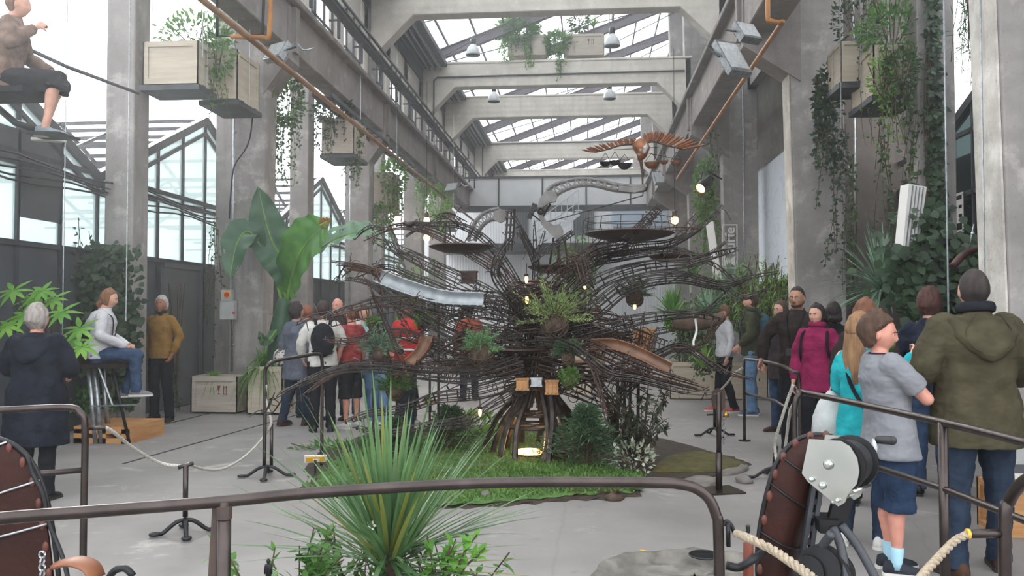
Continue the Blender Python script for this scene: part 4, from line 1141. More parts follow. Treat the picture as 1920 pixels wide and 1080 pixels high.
M_DRYL = leafm('dry_banana_leaf', '#8a5a30', '#a8743f', .3)
paddle([P(600, 424, Yb - .5), P(610, 418, Yb - .5), P(622, 410, Yb - .5)], .16, M_DRYL, name='dry_tip', seed=5)
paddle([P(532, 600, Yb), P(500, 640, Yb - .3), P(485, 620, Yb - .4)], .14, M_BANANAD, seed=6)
# ================================================================== GROUND PATCH WITH MOSS
def patch(name, pix, z, h, m, lab, cat='ground', sub=1, seed=0, kind=None, rough=0.):
    """low irregular mound whose outline is given on the floor"""
    rr = random.Random(seed); pts = [F(*q) for q in pix]; pts = bezier(pts + [pts[0]], 8 * len(pts))[:-1]
    c = sum(pts, V()) / len(pts); rings = []; n = len(pts)
    for k, (s, hh) in enumerate(((1.0, 0), (.985, .55), (.93, .9), (.8, 1.05), (.6, 1.1), (.4, 1.15), (.2, 1.15), (.02, 1.15))):
        rings.append([c + (p - c) * (s * (1 + (rr.uniform(-.03, .03) if k < 3 else 0))) + V((0, 0, z + h * hh * (1 if k == 0 else 1 + .35 * noise.noise(p * 1.5 + V((k, 0, 0))) )) ) for p in pts])
    mb = MB(); mb.loft(rings, cap=False); mb.f.append(tuple(len(mb.v) - n + i for i in range(n))); mb.mi.append(0)
    o = mb.build(name, m, None, True); tag(o, lab, cat, kind=kind); return o, pts, c
M_PATCHSTONE = mat('broken_slate', '#6a6560', '#837d76', rough=.9, scale=6, bump=.8, third='#4a4540')
soil_o, soil_p, soil_c = patch('planting_bed', [(560, 930), (600, 850), (700, 815), (860, 800), (1030, 795), (1180, 812), (1330, 846), (1400, 872), (1330, 897), (1215, 905), (1190, 932), (1060, 940), (900, 952), (740, 950), (640, 935)], 0, .02, M_SOIL, 'dark soil bed cut into the floor under the sculpture', 'soil bed', seed=2)
soil_o['kind'] = 'stuff'
m1, mp1, _ = patch('moss', [(575, 925), (640, 862), (760, 828), (900, 812), (1010, 820), (1080, 850), (1150, 885), (1200, 905), (1195, 925), (1120, 932), (1050, 935), (930, 948), (800, 952), (680, 940)], .022, .03, M_MOSS, 'green moss and low groundcover before the sculpture trunk', 'moss', seed=3, kind='stuff')
m2, mp2, _ = patch('moss', [(1220, 890), (1250, 862), (1310, 852), (1380, 868), (1395, 878), (1330, 890)], .022, .02, mat('brown_moss', '#45421f', '#5c5528', rough=1, scale=9, bump=.9, bscale=50), 'brownish moss at the right tip of the soil bed', 'moss', seed=4, kind='stuff')
# leafy texture of the moss: countless little sprigs, one object
rr = random.Random(5); mb = MB()
cx0 = sum(mp1, V()) / len(mp1)
for _ in range(9000):
    a = rr.choice(mp1); q = cx0 + (a - cx0) * math.sqrt(rr.random()) * .99 + V((rr.uniform(-.1, .1), rr.uniform(-.1, .1), 0)); 
    mb.leaf(V((q.x, q.y, .045)), V((rr.uniform(-1, 1), rr.uniform(-1, 1), rr.uniform(.3, 1.4))), rv(1, rr), rr.uniform(.025, .06), .02, .2, 1)
tag(mb.build('groundcover', M_MOSSL), 'tiny bright sprigs covering the moss', 'groundcover', kind='stuff')
for i, (pix, lab) in enumerate((([(1330, 884), (1362, 872), (1398, 872), (1400, 884), (1360, 893)], 'flat broken slate slab beside the round base plate'), ([(1278, 905), (1310, 896), (1345, 902), (1330, 915), (1290, 916)], 'flat slate slab at the edge of the soil bed'))):
    patch('stone_slab', pix, 0, .03, M_PATCHSTONE, lab, 'stone slab', seed=20 + i)
# rocks and stump bits in the moss
rr = random.Random(8)
def rock(px, py, s, lab, m=None, name='rock'):
    c = F(px, py); mb = MB(); mb.ball(c + V((0, 0, s * .25)), (s, s * .8, s * .5), 12, 8)
    mb.v = [tuple(V(v) + (V(v) - c).normalized() * s * .35 * noise.noise(V(v) * (2.2 / s) + V((px, 0, 0)))) for v in mb.v]
    return tag(mb.build(name, m or M_PATCHSTONE, None, True), lab, 'rock')
rock(905, 938, .09, 'dark rock in the moss, front left'); rock(1150, 938, .07, 'small brown rock at the front edge of the moss', M_BARK); rock(860, 905, .07, 'dark twisted stub standing in the moss', M_BARK, 'wood_stub')
rock(1395, 905, .08, 'small stone beside the cast iron foot')

# ================================================================== CONIFERS AND SHRUBS IN THE BED
def conifer(base, h, w, n, lab, seed, m=None, flat=False, name='conifer', group=None):
    rr = random.Random(seed); c = V(base)
    def fill(lf, st):
        st.tube([c, c + V((rr.uniform(-.03, .03), 0, h * .95))], [.018, .004], 6)
        for k in range(n):
            t = rr.random() ** .8; z = h * (.12 + .85 * t); L = w * (1 - t * .85) * rr.uniform(.6, 1.1); a = rr.uniform(0, 2 * PI)
            d = V((math.cos(a), math.sin(a), rr.uniform(0, .5))); p0 = c + V((0, 0, z)); tip = p0 + d * L; 
            st.tube([p0, tip], [.005, .002], 3, cap=False)
            for q in range(9):
                u = rr.uniform(.25, 1.05); lf.leaf(p0.lerp(tip, u), d + rv(.9, rr), rv(1, rr), .07 * (h + .3), .013, .1, 1)
    return plant(name, c, lab, m or M_PINE, fill, group=group, cat='conifer')
conifer(F(1100, 885), .62, .42, 330, 'dark bushy conifer in the bed beside the sculpture trunk', 70)
conifer(F(1050, 872), .35, .35, 160, 'low dark conifer at the foot of the sculpture trunk', 71)
conifer(F(845, 850), .5, .42, 260, 'grey-green conifer in the bed behind the strap-leaved plant', 72)
conifer(F(742, 860), .42, .35, 180, 'low conifer in the bed further left', 73)
# dark glossy shrub on the right of the bed
rr = random.Random(74)
def f_(lf, st):
    b0 = F(1205, 880); 
    for k in range(22):
        a = rr.uniform(0, 2 * PI); tip = b0 + V((math.cos(a) * rr.uniform(.15, .5), math.sin(a) * .35, rr.uniform(.35, .95))); pts = bezier([b0, b0.lerp(tip, .5) + V((0, 0, .12)), tip], 6)
        st.tube(pts, .006, 4, cap=False)
        for q in range(26):
            t = rr.uniform(.3, 1) * (len(pts) - 1); i = int(t); p0 = pts[i].lerp(pts[min(i + 1, len(pts) - 1)], t - i)
            lf.leaf(p0, rv(1, rr) + V((0, -.2, .1)), rv(.5, rr) + V((0, 0, 1)), rr.uniform(.06, .1), .028, .3, 3)
M_GLOSS = leafm('dark_glossy_leaf', '#2c3328', '#454d38', .1, .25)
plant('glossy_shrub', F(1205, 880), 'dark glossy-leaved shrub on the right of the soil bed', M_GLOSS, f_, cat='shrub')
rr = random.Random(75)
def f_(lf, st):
    b0 = F(1185, 888)
    bush(lf, b0 + V((0, 0, .14)), (.24, .15, .16), 260, .055, .03, rr)
    for k in range(14): st.tube([b0, b0 + V((rr.uniform(-.2, .2), rr.uniform(-.1, .1), rr.uniform(.1, .28)))], .004, 4)
plant('variegated_shrub', F(1185, 888), 'small white-flecked shrub beside the dark conifer', leafm('variegated_leaf', '#7c8f6c', '#dfe2d2', .3), f_, cat='shrub')
trailing('bed_herbs', 700, 850, 9.2, 2.0, .25, .5, 700, 0, .1, M_FERN, 'low leafy herbs on the left of the soil bed', .09, .04, 76)
trailing('bed_herbs', 880, 800, 10.2, 1.0, .35, .5, 380, 0, .1, M_BRIGHT, 'bright green herbs behind the sculpture legs', .09, .04, 77)
trailing('bed_herbs', 1120, 800, 10.6, 1.2, .2, .5, 260, 0, .1, M_MOSSL, 'low green herbs at the back of the bed', .06, .03, 78)

# ================================================================== THE SCULPTURE
TY = 8.75
TB = V((P(1003, 600, TY).x, TY, 0))
tree = root('tree_sculpture', TB, 'large wire and iron model of a branching tree above the mossy bed', 'sculpture')
def part(mb, name, m, sm=None): return mb.build(name, m, tree, sm)
rr = random.Random(100)
def TP_(px, py, Y=TY): return P(px, py, Y)
# splayed legs
legs = [((935, 868), (985, 735), -.15), ((905, 845), (975, 730), .25), ((965, 872), (993, 735), -.25), ((1020, 875), (1015, 730), -.3), ((1028, 878), (1026, 690), -.1), ((1075, 840), (1030, 735), .2), ((1095, 815), (1042, 738), .5), ((1060, 862), (1035, 740), 0), ((985, 825), (1000, 740), .6), ((1045, 828), (1020, 740), .6), ((920, 858), (980, 738), .05), ((950, 850), (990, 740), .35), ((970, 836), (996, 740), .5), ((1010, 830), (1008, 740), .55), ((1088, 828), (1038, 738), .35), ((1068, 850), (1032, 745), .1), ((1040, 868), (1026, 742), -.2)]
for k, (a, b_, dy) in enumerate(legs):
    Yl = TY + dy; A = F(*a); A.y = min(A.y, 9.6); B = P(b_[0], b_[1], TY + dy * .3); mid = A.lerp(B, .5) + (B - A).cross(V((0, 1, 0))).normalized() * (.05 if a[0] < b_[0] else -.05)
    mb = MB(); pts = bezier([A, mid, B, B + V((0, 0, .18))], 14)
    mb.tube(pts, [.03] * len(pts) if k != 4 else [.036] * len(pts), 6); part(mb, 'leg', M_WIRE)
for k, (z, r_) in enumerate(((.02, .36), (.33, .30), (.45, .24), (.72, .17), (.95, .2))):
    mb = MB(); mb.tube([TB + V((math.cos(t) * r_, math.sin(t) * r_ + .1, z)) for t in np.linspace(0, 2 * PI, 20)[:-1]], .016, 6, closed=True)
    for t in np.linspace(0, 2 * PI, 7)[:-1]: mb.tube([TB + V((0, .1, z)), TB + V((math.cos(t) * r_, math.sin(t) * r_ + .1, z))], .01, 5)
    part(mb, 'ring', M_WIRE)
# wire bundle core of the trunk
for g in range(6):
    mb = MB()
    for k in range(9):
        a = rr.uniform(0, 2 * PI); r0, r1, r2 = rr.uniform(.1, .3), rr.uniform(.06, .2), rr.uniform(.1, .3)
        pts = bezier([TB + V((math.cos(a) * r0, math.sin(a) * r0, .55)), TB + V((math.cos(a + .5) * r1, math.sin(a + .5) * r1, .95)), TB + V((math.cos(a + .9) * r1, math.sin(a + .9) * r1, 1.25)), TB + V((math.cos(a + 1.3) * r2, math.sin(a + 1.3) * r2, 1.6)), TB + V((math.cos(a + 1.9) * r2 * 1.3, math.sin(a + 1.9) * r2 * 1.1, 1.72))], 20)
        mb.tube(pts, .0085, 5, cap=False)
    for k in range(5):
        z = rr.uniform(.7, 1.8); r_ = rr.uniform(.12, .34); mb.tube([TB + V((math.cos(t) * r_, math.sin(t) * r_, z + .03 * math.sin(3 * t))) for t in np.linspace(0, 2 * PI, 14)[:-1]], .009, 5, closed=True)
    part(mb, 'trunk_bundle', M_WIRE if g % 2 else M_WIRER)
def hoop(mb, c, d, r_, w, n=10):
    d = V(d).normalized(); a = d.cross(V((0, 0, 1)));
    if a.length < .1: a = V((1, 0, 0))
    a.normalize(); b_ = d.cross(a)
    mb.tube([c + a * math.cos(t) * r_ + b_ * math.sin(t) * r_ for t in np.linspace(0, 2 * PI, n + 1)[:-1]], w, 4, closed=True)
def branch(ctrl, r0, r1, rods=5, m=None, w=.0058, step=.10, name='branch', spikes=False):
    """open truss of wires swept along a curve"""
    pts = bezier(ctrl, 12 * (len(ctrl) - 1)); k = len(pts) - 1; mb = MB(); fr = []; prev = None
    for i, p in enumerate(pts):
        d = (pts[min(i + 1, k)] - pts[max(i - 1, 0)]).normalized()
        a = d.cross(V((0, 0, 1))) if prev is None else prev - d * prev.dot(d)
        if a.length < .05: a = V((1, 0, 0))
        a.normalize(); prev = a; fr.append((d, a, d.cross(a)))
    rad = lambda t: r0 + (r1 - r0) * t
    tw = rr.uniform(-1.5, 1.5); ph0 = rr.uniform(0, 6)
    for j in range(rods):
        ph = ph0 + 2 * PI * j / rods; e = rr.randint(int(k * .72), k); jt = rr.uniform(.85, 1.15)
        q = [pts[i] + (fr[i][1] * math.cos(ph + tw * i / k) + fr[i][2] * math.sin(ph + tw * i / k)) * rad(i / k) * jt for i in range(e + 1)]
        mb.tube(q, w * rr.uniform(.8, 1.2), 5, cap=False)
    L = sum((pts[i + 1] - pts[i]).length for i in range(k)); nr = max(3, int(L / step))
    for s in range(nr):
        if rr.random() < .55:      # leaf-like hooks and wire twigs welded on
            q0 = pts[int(s / nr * k)]; dq = rv(1, rr); mb.tube(bezier([q0, q0 + dq * .06 + V((0, 0, .03)), q0 + dq * .13], 4), w * .8, 4, cap=False)
        i = int((s + .5) / nr * k); t = i / k
        if rr.random() < .8: hoop(mb, pts[i], fr[i][0], rad(t), w * .8, 8)
        if rr.random() < .35:   # zigzag strut
            i2 = min(k, i + max(1, k // nr)); a1, a2 = rr.uniform(0, 6), rr.uniform(0, 6)
            mb.tube([pts[i] + (fr[i][1] * math.cos(a1) + fr[i][2] * math.sin(a1)) * rad(t), pts[i2] + (fr[i2][1] * math.cos(a2) + fr[i2][2] * math.sin(a2)) * rad(t)], w * .8, 4, cap=False)
    return part(mb, name, m or M_WIRE)
BR = [  # (control points (px, py, distance), r0, r1, rods)
    ([(985, 600, 8.7), (900, 545, 8.8), (820, 505, 8.9), (750, 470, 9.0), (690, 447, 9.0)], .11, .03, 6),
    ([(990, 590, 8.7), (940, 510, 8.8), (880, 470, 9.0), (800, 430, 9.1), (740, 425, 9.2), (680, 450, 9.3)], .09, .02, 5),
    ([(985, 560, 8.9), (930, 470, 9.0), (870, 425, 9.0), (800, 420, 9.1), (760, 418, 9.1)], .06, .012, 4),
    ([(980, 620, 8.5), (900, 595, 8.4), (800, 570, 8.3), (720, 565, 8.2), (650, 580, 8.1), (600, 600, 8.0)], .11, .02, 6),
    ([(980, 630, 8.6), (900, 625, 8.5), (830, 600, 8.5), (740, 540, 8.6), (690, 505, 8.7), (620, 492, 8.8)], .09, .02, 5),
    ([(980, 640, 8.5), (880, 640, 8.5), (760, 580, 8.6), (690, 530, 8.7), (620, 520, 8.8)], .07, .015, 5),
    ([(975, 680, 8.3), (890, 705, 8.1), (800, 700, 7.9), (720, 690, 7.7), (640, 692, 7.5), (560, 722, 7.3), (505, 752, 7.2)], .09, .015, 6),
    ([(980, 690, 8.4), (880, 690, 8.3), (780, 690, 8.1), (700, 680, 7.9), (620, 705, 7.7), (530, 770, 7.5)], .07, .015, 5),
    ([(985, 710, 8.4), (900, 735, 8.2), (820, 745, 8.1), (760, 765, 8.0), (690, 775, 7.9), (640, 795, 7.8)], .08, .02, 5),
    ([(990, 720, 8.5), (920, 760, 8.4), (870, 790, 8.3), (800, 800, 8.2), (720, 812, 8.1), (660, 800, 8.1)], .07, .02, 4),
    ([(985, 660, 8.5), (880, 660, 8.4), (800, 640, 8.3), (740, 625, 8.2), (660, 640, 8.1), (600, 635, 8.0)], .08, .02, 5),
    ([(1010, 600, 8.7), (1080, 555, 8.7), (1140, 520, 8.7), (1210, 500, 8.7), (1290, 492, 8.7), (1350, 475, 8.8), (1383, 467, 8.8)], .11, .02, 6),
    ([(1010, 590, 8.8), (1070, 530, 8.9), (1120, 480, 9.0), (1190, 465, 9.0), (1260, 455, 9.1), (1320, 420, 9.2), (1362, 380, 9.3)], .09, .015, 5),
    ([(1015, 590, 8.9), (1060, 520, 9.0), (1110, 470, 9.0), (1170, 455, 9.0), (1220, 410, 9.0), (1238, 390, 9.0)], .06, .04, 4),
    ([(1015, 610, 8.6), (1100, 590, 8.5), (1180, 535, 8.5), (1270, 520, 8.5), (1350, 535, 8.5), (1400, 522, 8.5), (1460, 510, 8.6)], .1, .015, 6),
    ([(1015, 640, 8.5), (1110, 620, 8.4), (1200, 600, 8.4), (1290, 590, 8.3), (1360, 600, 8.3)], .09, .02, 5),
    ([(1015, 660, 8.4), (1100, 650, 8.2), (1170, 680, 8.0), (1240, 705, 7.8), (1300, 722, 7.6), (1345, 735, 7.4)], .08, .02, 5),
    ([(1015, 680, 8.4), (1110, 700, 8.3), (1200, 680, 8.3), (1280, 650, 8.2), (1340, 690, 8.0), (1370, 700, 7.9)], .07, .015, 4),
    ([(1010, 710, 8.5), (1080, 735, 8.5), (1140, 755, 8.5), (1190, 720, 8.5), (1250, 660, 8.5)], .08, .02, 4),
    ([(1010, 720, 8.5), (1060, 700, 8.4), (1110, 715, 8.4), (1150, 765, 8.4), (1165, 830, 8.4)], .09, .03, 4),
    ([(1005, 640, 8.2), (1070, 650, 7.8), (1140, 700, 7.5), (1200, 712, 7.4), (1290, 735, 7.3), (1345, 738, 7.25)], .05, .01, 4),
    ([(1020, 580, 9.0), (1090, 500, 9.3), (1170, 480, 9.5), (1260, 470, 9.8), (1320, 480, 10.0), (1378, 440, 10.2)], .08, .015, 5),
    ([(1000, 570, 8.9), (1030, 520, 8.9), (1080, 490, 8.8), (1100, 530, 8.7), (1130, 570, 8.6)], .1, .05, 5),
    ([(1000, 590, 9.1), (940, 560, 9.4), (860, 550, 9.6), (780, 520, 9.9), (720, 500, 10.1), (660, 520, 10.3)], .08, .02, 5),
    ([(1000, 650, 9.0), (1080, 620, 9.4), (1160, 630, 9.7), (1240, 620, 10.0), (1330, 600, 10.3)], .08, .02, 5),
    ([(1000, 680, 9.0), (920, 690, 9.5), (850, 680, 9.9), (780, 670, 10.2)], .08, .02, 5),
    ([(990, 600, 8.4), (960, 560, 8.2), (930, 520, 8.1), (935, 480, 8.1), (965, 440, 8.1)], .06, .03, 5),
    ([(1000, 560, 8.9), (1005, 500, 8.9), (985, 450, 8.9), (958, 400, 8.9)], .05, .03, 4),
]
for i, (c, r0, r1, n_) in enumerate(BR):
    branch([P(*q) for q in c], r0, r1, n_ + 4, (M_WIRE, M_WIRER, M_WIRE)[i % 3])
# tangle of short bowed trusses around the crown of the trunk
for i in range(16):
    a = rr.uniform(0, 2 * PI); z = rr.uniform(.75, 1.55); sx = 1 if i % 2 else -1
    p0 = TB + V((sx * rr.uniform(.05, .2), rr.uniform(-.25, .3), z)); p1 = p0 + V((sx * rr.uniform(.3, .6), rr.uniform(-.3, .2), rr.uniform(-.15, .2))); p2 = p1 + V((sx * rr.uniform(.3, .7), rr.uniform(-.3, .3), rr.uniform(-.3, .15)))
    branch([p0, p1, p2], rr.uniform(.09, .15), rr.uniform(.03, .06), 7, (M_WIRE, M_WIRER)[i % 2], .0062, .09)
# finer side shoots
for i in range(40):
    c, r0, r1, n_ = BR[rr.randrange(len(BR))]; pts = bezier([P(*q) for q in c], 24); j = rr.randrange(4, len(pts) - 1); p0 = pts[j]; d = (pts[j] - pts[j - 2]).normalized()
    dirn = (d + rv(.75, rr)).normalized(); L = rr.uniform(.35, .9)
    p1 = p0 + dirn * L * .5 + V((0, 0, rr.uniform(-.08, .08))); p2 = p0 + dirn * L + V((0, rr.uniform(-.1, .1), rr.uniform(-.15, .25)))
    branch([p0, p1, p2], rr.uniform(.03, .06), .008, rr.choice((2, 3, 3)), (M_WIRE, M_WIRER)[i % 2], .006, .14, 'shoot')
# lens shaped platforms with wire railings
def platform(px, py, Y, rad, lab=None, rail=True, th=.06):
    c = P(px, py, Y); mb = MB(); mb.lathe(c, [(.001, -th * 1.3), (rad * .55, -th * 1.1), (rad * .9, -th * .4), (rad, 0), (rad * .97, .012), (.001, .02)], 28); o = part(mb, 'platform', M_WIRER, 40)
    if rail:
        mb = MB(); n = 14
        for t in np.linspace(0, 2 * PI, n + 1)[:-1]:
            q = c + V((math.cos(t) * rad, math.sin(t) * rad, 0)); mb.tube(bezier([q, q + V((math.cos(t) * .02, 0, .06)), q + V((0, 0, .15))], 4), .004, 4, cap=False)
        for z in (.08, .15): mb.tube([c + V((math.cos(t) * rad, math.sin(t) * rad, z)) for t in np.linspace(0, 2 * PI, 25)[:-1]], .004, 4, closed=True)
        q = mb.build('railing', M_WIRE, tree); q.parent = o
platform(1180, 438, 9.0, .47); platform(866, 462, 9.1, .36, rail=False); platform(1262, 480, 9.4, .27, rail=False); platform(1040, 500, 9.3, .3, rail=False); platform(1050, 585, 8.7, .35, rail=False, th=.03); platform(960, 655, 8.6, .35, rail=False, th=.03)
# chutes: galvanised ribbed slide and wooden half-pipes
M_ZINCD = mat('weathered_zinc', '#7f8487', '#9ba0a2', rough=.5, metal=.5, scale=9)
def chute(ctrl, r_, m, ribs=True, name='chute', upv=(0, 0, 1)):
    pts = bezier(ctrl, 10 * (len(ctrl) - 1)); k = len(pts) - 1; rings = []; mb = MB(); prev = None; fr = []
    for i, p in enumerate(pts):
        d = (pts[min(i + 1, k)] - pts[max(i - 1, 0)]).normalized(); a = d.cross(V(upv)).normalized(); b_ = a.cross(d)
        fr.append((a, b_))
        out = [p + a * math.cos(t) * r_ + b_ * math.sin(t) * r_ for t in np.linspace(PI, 2 * PI, 9)] + [p + a * math.cos(t) * r_ * .88 + b_ * math.sin(t) * r_ * .88 for t in np.linspace(2 * PI, PI, 9)]
        rings.append(out)
    mb.loft(rings); o = part(mb, name, m, 35)
    if ribs:
        mb = MB()
        for i in range(1, k, 2):
            a, b_ = fr[i]; mb.tube([pts[i] + a * math.cos(t) * r_ * 1.03 + b_ * math.sin(t) * r_ * 1.03 for t in np.linspace(PI, 2 * PI, 8)], .006, 4)
        q = mb.build('rib', m, tree); q.parent = o
chute([P(708, 516, 8.3), P(760, 536, 8.25), P(830, 556, 8.2), P(905, 560, 8.2)], .085, M_ZINCD, upv=(0, -.75, .65))
M_CHUTE = mat('varnished_chute_wood', '#573a28', '#6d4a32', rough=.45, scale=4, stretch=(1, 6, 1))
chute([P(738, 700, 8.0), P(765, 680, 8.0), P(790, 655, 8.1), P(802, 625, 8.2)], .07, M_CHUTE, upv=(-.3, -.7, .6))
chute([P(1105, 645, 8.2), P(1150, 645, 8.1), P(1195, 660, 8.0), P(1255, 690, 7.9)], .065, M_CHUTE, upv=(0, -.75, .65))
chute([P(655, 498, 8.8), P(700, 506, 8.7), P(752, 522, 8.6)], .05, M_CHUTE, False, upv=(0, -.5, .8))
# little huts, ladders, log
def hut(px, py, Y, w, h, m=M_PALLET, name='hut'):
    c = P(px, py, Y); mb = MB(); mb.box(c, (w, w * .8, h)); 
    for s in (-1, 0, 1): mb.box(c + V((s * w * .33, -w * .41, 0)), (.012, .012, h))
    mb.box(c + V((0, 0, h / 2)), (w * 1.12, w * .92, .015)); mb.box(c + V((0, 0, -h / 2)), (w * 1.12, w * .92, .015)); part(mb, name, m)
hut(1208, 640, 9.2, .22, .26); hut(980, 720, 8.3, .12, .1); hut(1035, 726, 8.2, .12, .12); hut(1006, 716, 8.15, .1, .07, M_ZINC); hut(1098, 680, 9, .3, .02, M_PALLET); hut(880, 520, 9, .16, .12, M_WIRER)
def ladder(a, b_, w, m=M_WIRE, n=10):
    a, b_ = V(a), V(b_); d = (b_ - a).normalized(); x = d.cross(V((0, 1, 0))).normalized() * w / 2; mb = MB()
    for s in (-1, 1): mb.tube([a + x * s, b_ + x * s], .006, 5)
    for i in range(n): q = a.lerp(b_, (i + .5) / n); mb.tube([q - x, q + x], .005, 4)
    part(mb, 'ladder', m)
ladder(P(1170, 452, 8.6), P(1238, 388, 8.6), .07); ladder(P(1000, 486, 8.6), P(1075, 435, 8.6), .05); ladder(P(615, 605, 8.0), P(790, 563, 8.1), .09, M_WIRER, 18); ladder(P(1240, 480, 8.9), P(1310, 400, 9.0), .05)
mb = MB(); lp = bezier([P(1262, 605, 8.6), P(1300, 607, 8.6), P(1340, 600, 8.6), P(1358, 592, 8.6)], 12); mb.tube(lp, [.07, .075, .07, .07, .06, .04], 10); part(mb, 'hollow_log', M_BARK, True)
mb = MB(); mb.tube(bezier([P(1302, 590, 8.4), P(1306, 620, 8.4), P(1300, 645, 8.4), P(1312, 672, 8.4)], 12), .012, 6); part(mb, 'pale_hose', M_WHITE, True)
# iron rings hanging in the lower right (linked hoops)
for (px, py, r_) in ((1085, 722, .07), (1110, 730, .08), (1128, 748, .06), (1142, 770, .055), (1150, 790, .05), (1105, 700, .06), (1130, 715, .07), (1160, 750, .06), (1075, 745, .05)):
    mb = MB(); hoop(mb, P(px, py, 8.3 + rr.uniform(-.15, .15)), (rr.uniform(-.4, .4), 1, 0), r_, .006, 16); part(mb, 'hoop', M_WIRE)
# support stilts on the right of the trunk
for k, (px, pb) in enumerate(((1158, 845), (1170, 850), (1180, 846), (1196, 862), (1150, 852))):
    A = F(px, pb); mb = MB(); B = P(px + (1160 - px) * .3 + 4 * k, 700 - 40 * (k == 3), A.y); mb.tube([A, B], .017, 7); mb.tube([A + V((0, 0, .01)), A + V((0, 0, .02))], .05, 8); part(mb, 'stilt', M_WIRE)
for (px, pt, Y_) in ((822, 560, 8.9), (806, 700, 9.2), (700, 700, 9.3)):
    A = P(px, 700, Y_); mb = MB(); mb.tube([(A.x, Y_, 0), (A.x, Y_, P(px, pt, Y_).z)], .013, 6); part(mb, 'stilt', M_WIRE)
# masts of the crane arms
def plate_arm(name, outer, inner, Y, th, m, lattice=True, cuts=12):
    """flat double-chord arm: outer and inner pixel outlines, real thickness"""
    o_ = bezier([P(x, y, Y) for x, y in outer], 36); i_ = bezier([P(x, y, Y) for x, y in inner], 36); n = min(len(o_), len(i_)); mb = MB()
    mb.tube(o_, [(.018, th / 2)] * len(o_), 6); mb.tube(i_, [(.018, th / 2)] * len(i_), 6)
    for k in range(cuts):
        a = int(k / cuts * (n - 1)); b2 = int((k + .5) / cuts * (n - 1)); c2 = int((k + 1) / cuts * (n - 1))
        mb.bar(o_[a], i_[b2], .012, th * .8, up=(0, 1, 0)); mb.bar(i_[b2], o_[c2], .012, th * .8, up=(0, 1, 0))
    return part(mb, name, m)
def plate(name, pix, Y, th, m, holes=()):
    mb = MB(); mb.prism([P(x, y, Y) for x, y in pix][::-1], None, (0, th, 0)); return part(mb, name, m)
M_PLATE = mat('laser_cut_steel', '#5c5956', '#72706d', rough=.5, metal=.6, scale=8)
AY = 9.0
plate_arm('arm_lattice', [(1024, 358), (1045, 345), (1080, 336), (1115, 337), (1155, 346), (1190, 350), (1212, 349)], [(1036, 372), (1055, 358), (1085, 348), (1115, 348), (1150, 356), (1185, 359), (1205, 357)], AY, .05, M_PLATE, cuts=15)
plate('arm_plate', [(1008, 388), (1012, 372), (1024, 357), (1035, 358), (1045, 366), (1042, 378), (1030, 380), (1018, 388), (1014, 394)], AY - .03, .06, M_PLATE)
plate('arm_plate', [(1008, 400), (1016, 400), (1022, 412), (1038, 422), (1050, 420), (1056, 432), (1055, 448), (1045, 450), (1030, 436), (1015, 420)], AY - .03, .06, M_PLATE)
plate('arm_plate', [(1160, 348), (1185, 350), (1205, 347), (1208, 356), (1190, 361), (1160, 358)], AY - .03, .05, M_PLATE)
mb = MB(); hoop(mb, P(1207, 352, AY), (0, 1, 0), .035, .009, 16); hoop(mb, P(1014, 395, AY - .04), (0, 1, 0), .028, .016, 16); part(mb, 'pivot_ring', M_WIRE)
mb = MB(); mb.tube([P(1042, 412, AY), P(1205, 367, AY)], .006, 5); mb.tube([P(1205, 367, AY), P(1207, 352, AY)], .006, 5); mb.tube([P(1042, 412, AY), P(1025, 416, AY)], .01, 5); part(mb, 'stay_rod', M_WIRE)
for x0, x1 in ((1034, 1028), (1044, 1046), (1055, 1066), (1040, 1052)):
    mb = MB(); mb.tube([P(x1, 515, AY + (x1 % 7) * .03), P(x0 + 4, 446, AY)], .012, 6); part(mb, 'mast_leg', M_WIRER)
mb = MB(); mb.bar(P(992, 410, AY + .05), P(1003, 382, AY + .05), .03, .05); mb.tube([P(996, 400, AY), P(1045, 440, AY)], .008, 5); mb.tube([P(1000, 396, AY), P(1010, 390, AY)], .012, 5); mb.tube([P(1017, 408, AY + .05), P(1032, 382, AY + .05)], .012, 6); part(mb, 'piston', M_BLACK)
# left grey perforated arm and its mast
plate_arm('arm_lattice', [(878, 452), (884, 430), (898, 408), (916, 396), (936, 391)], [(890, 452), (896, 436), (908, 420), (922, 412), (938, 412)], 9.3, .05, M_PLATE, cuts=9)
plate('arm_plate', [(924, 398), (938, 391), (950, 396), (948, 412), (938, 418), (926, 412)], 9.27, .05, M_PLATE)
mb = MB()
for x in (950, 957, 963): mb.tube(bezier([P(x - 4, 470, 9.2), P(x, 430, 9.2), P(x + 2, 392, 9.2)], 8), .013, 6)
for y in (395, 408, 422, 436, 450): mb.box(P(955, y, 9.2), (.09, .05, .02))
hoop(mb, P(955, 455, 9.2), (0, .3, 1), .06, .007, 14); part(mb, 'mast', M_WIRE)
# toothed rack bar rising to the big platform
mb = MB(); a, b_ = P(1000, 486, 8.8), P(1075, 434, 8.8); mb.bar(a, b_, .02, .03, up=(0, 1, 0))
for i in range(14): q = a.lerp(b_, (i + .5) / 14); mb.box(q + V((0, 0, -.02)), (.014, .02, .03))
part(mb, 'rack_bar', M_BLACK)
# ring shaped loop at the upper left tip
mb = MB(); c = P(778, 424, 9.1); mb.tube([c + V((math.cos(t) * .09, 0, math.sin(t) * .045)) for t in np.linspace(0, 2 * PI, 17)[:-1]], .01, 6, closed=True); mb.tube(bezier([P(757, 417, 9.1), P(768, 422, 9.1), P(778, 418, 9.1)], 8), .025, 8); part(mb, 'tip_loop', M_WIRE)
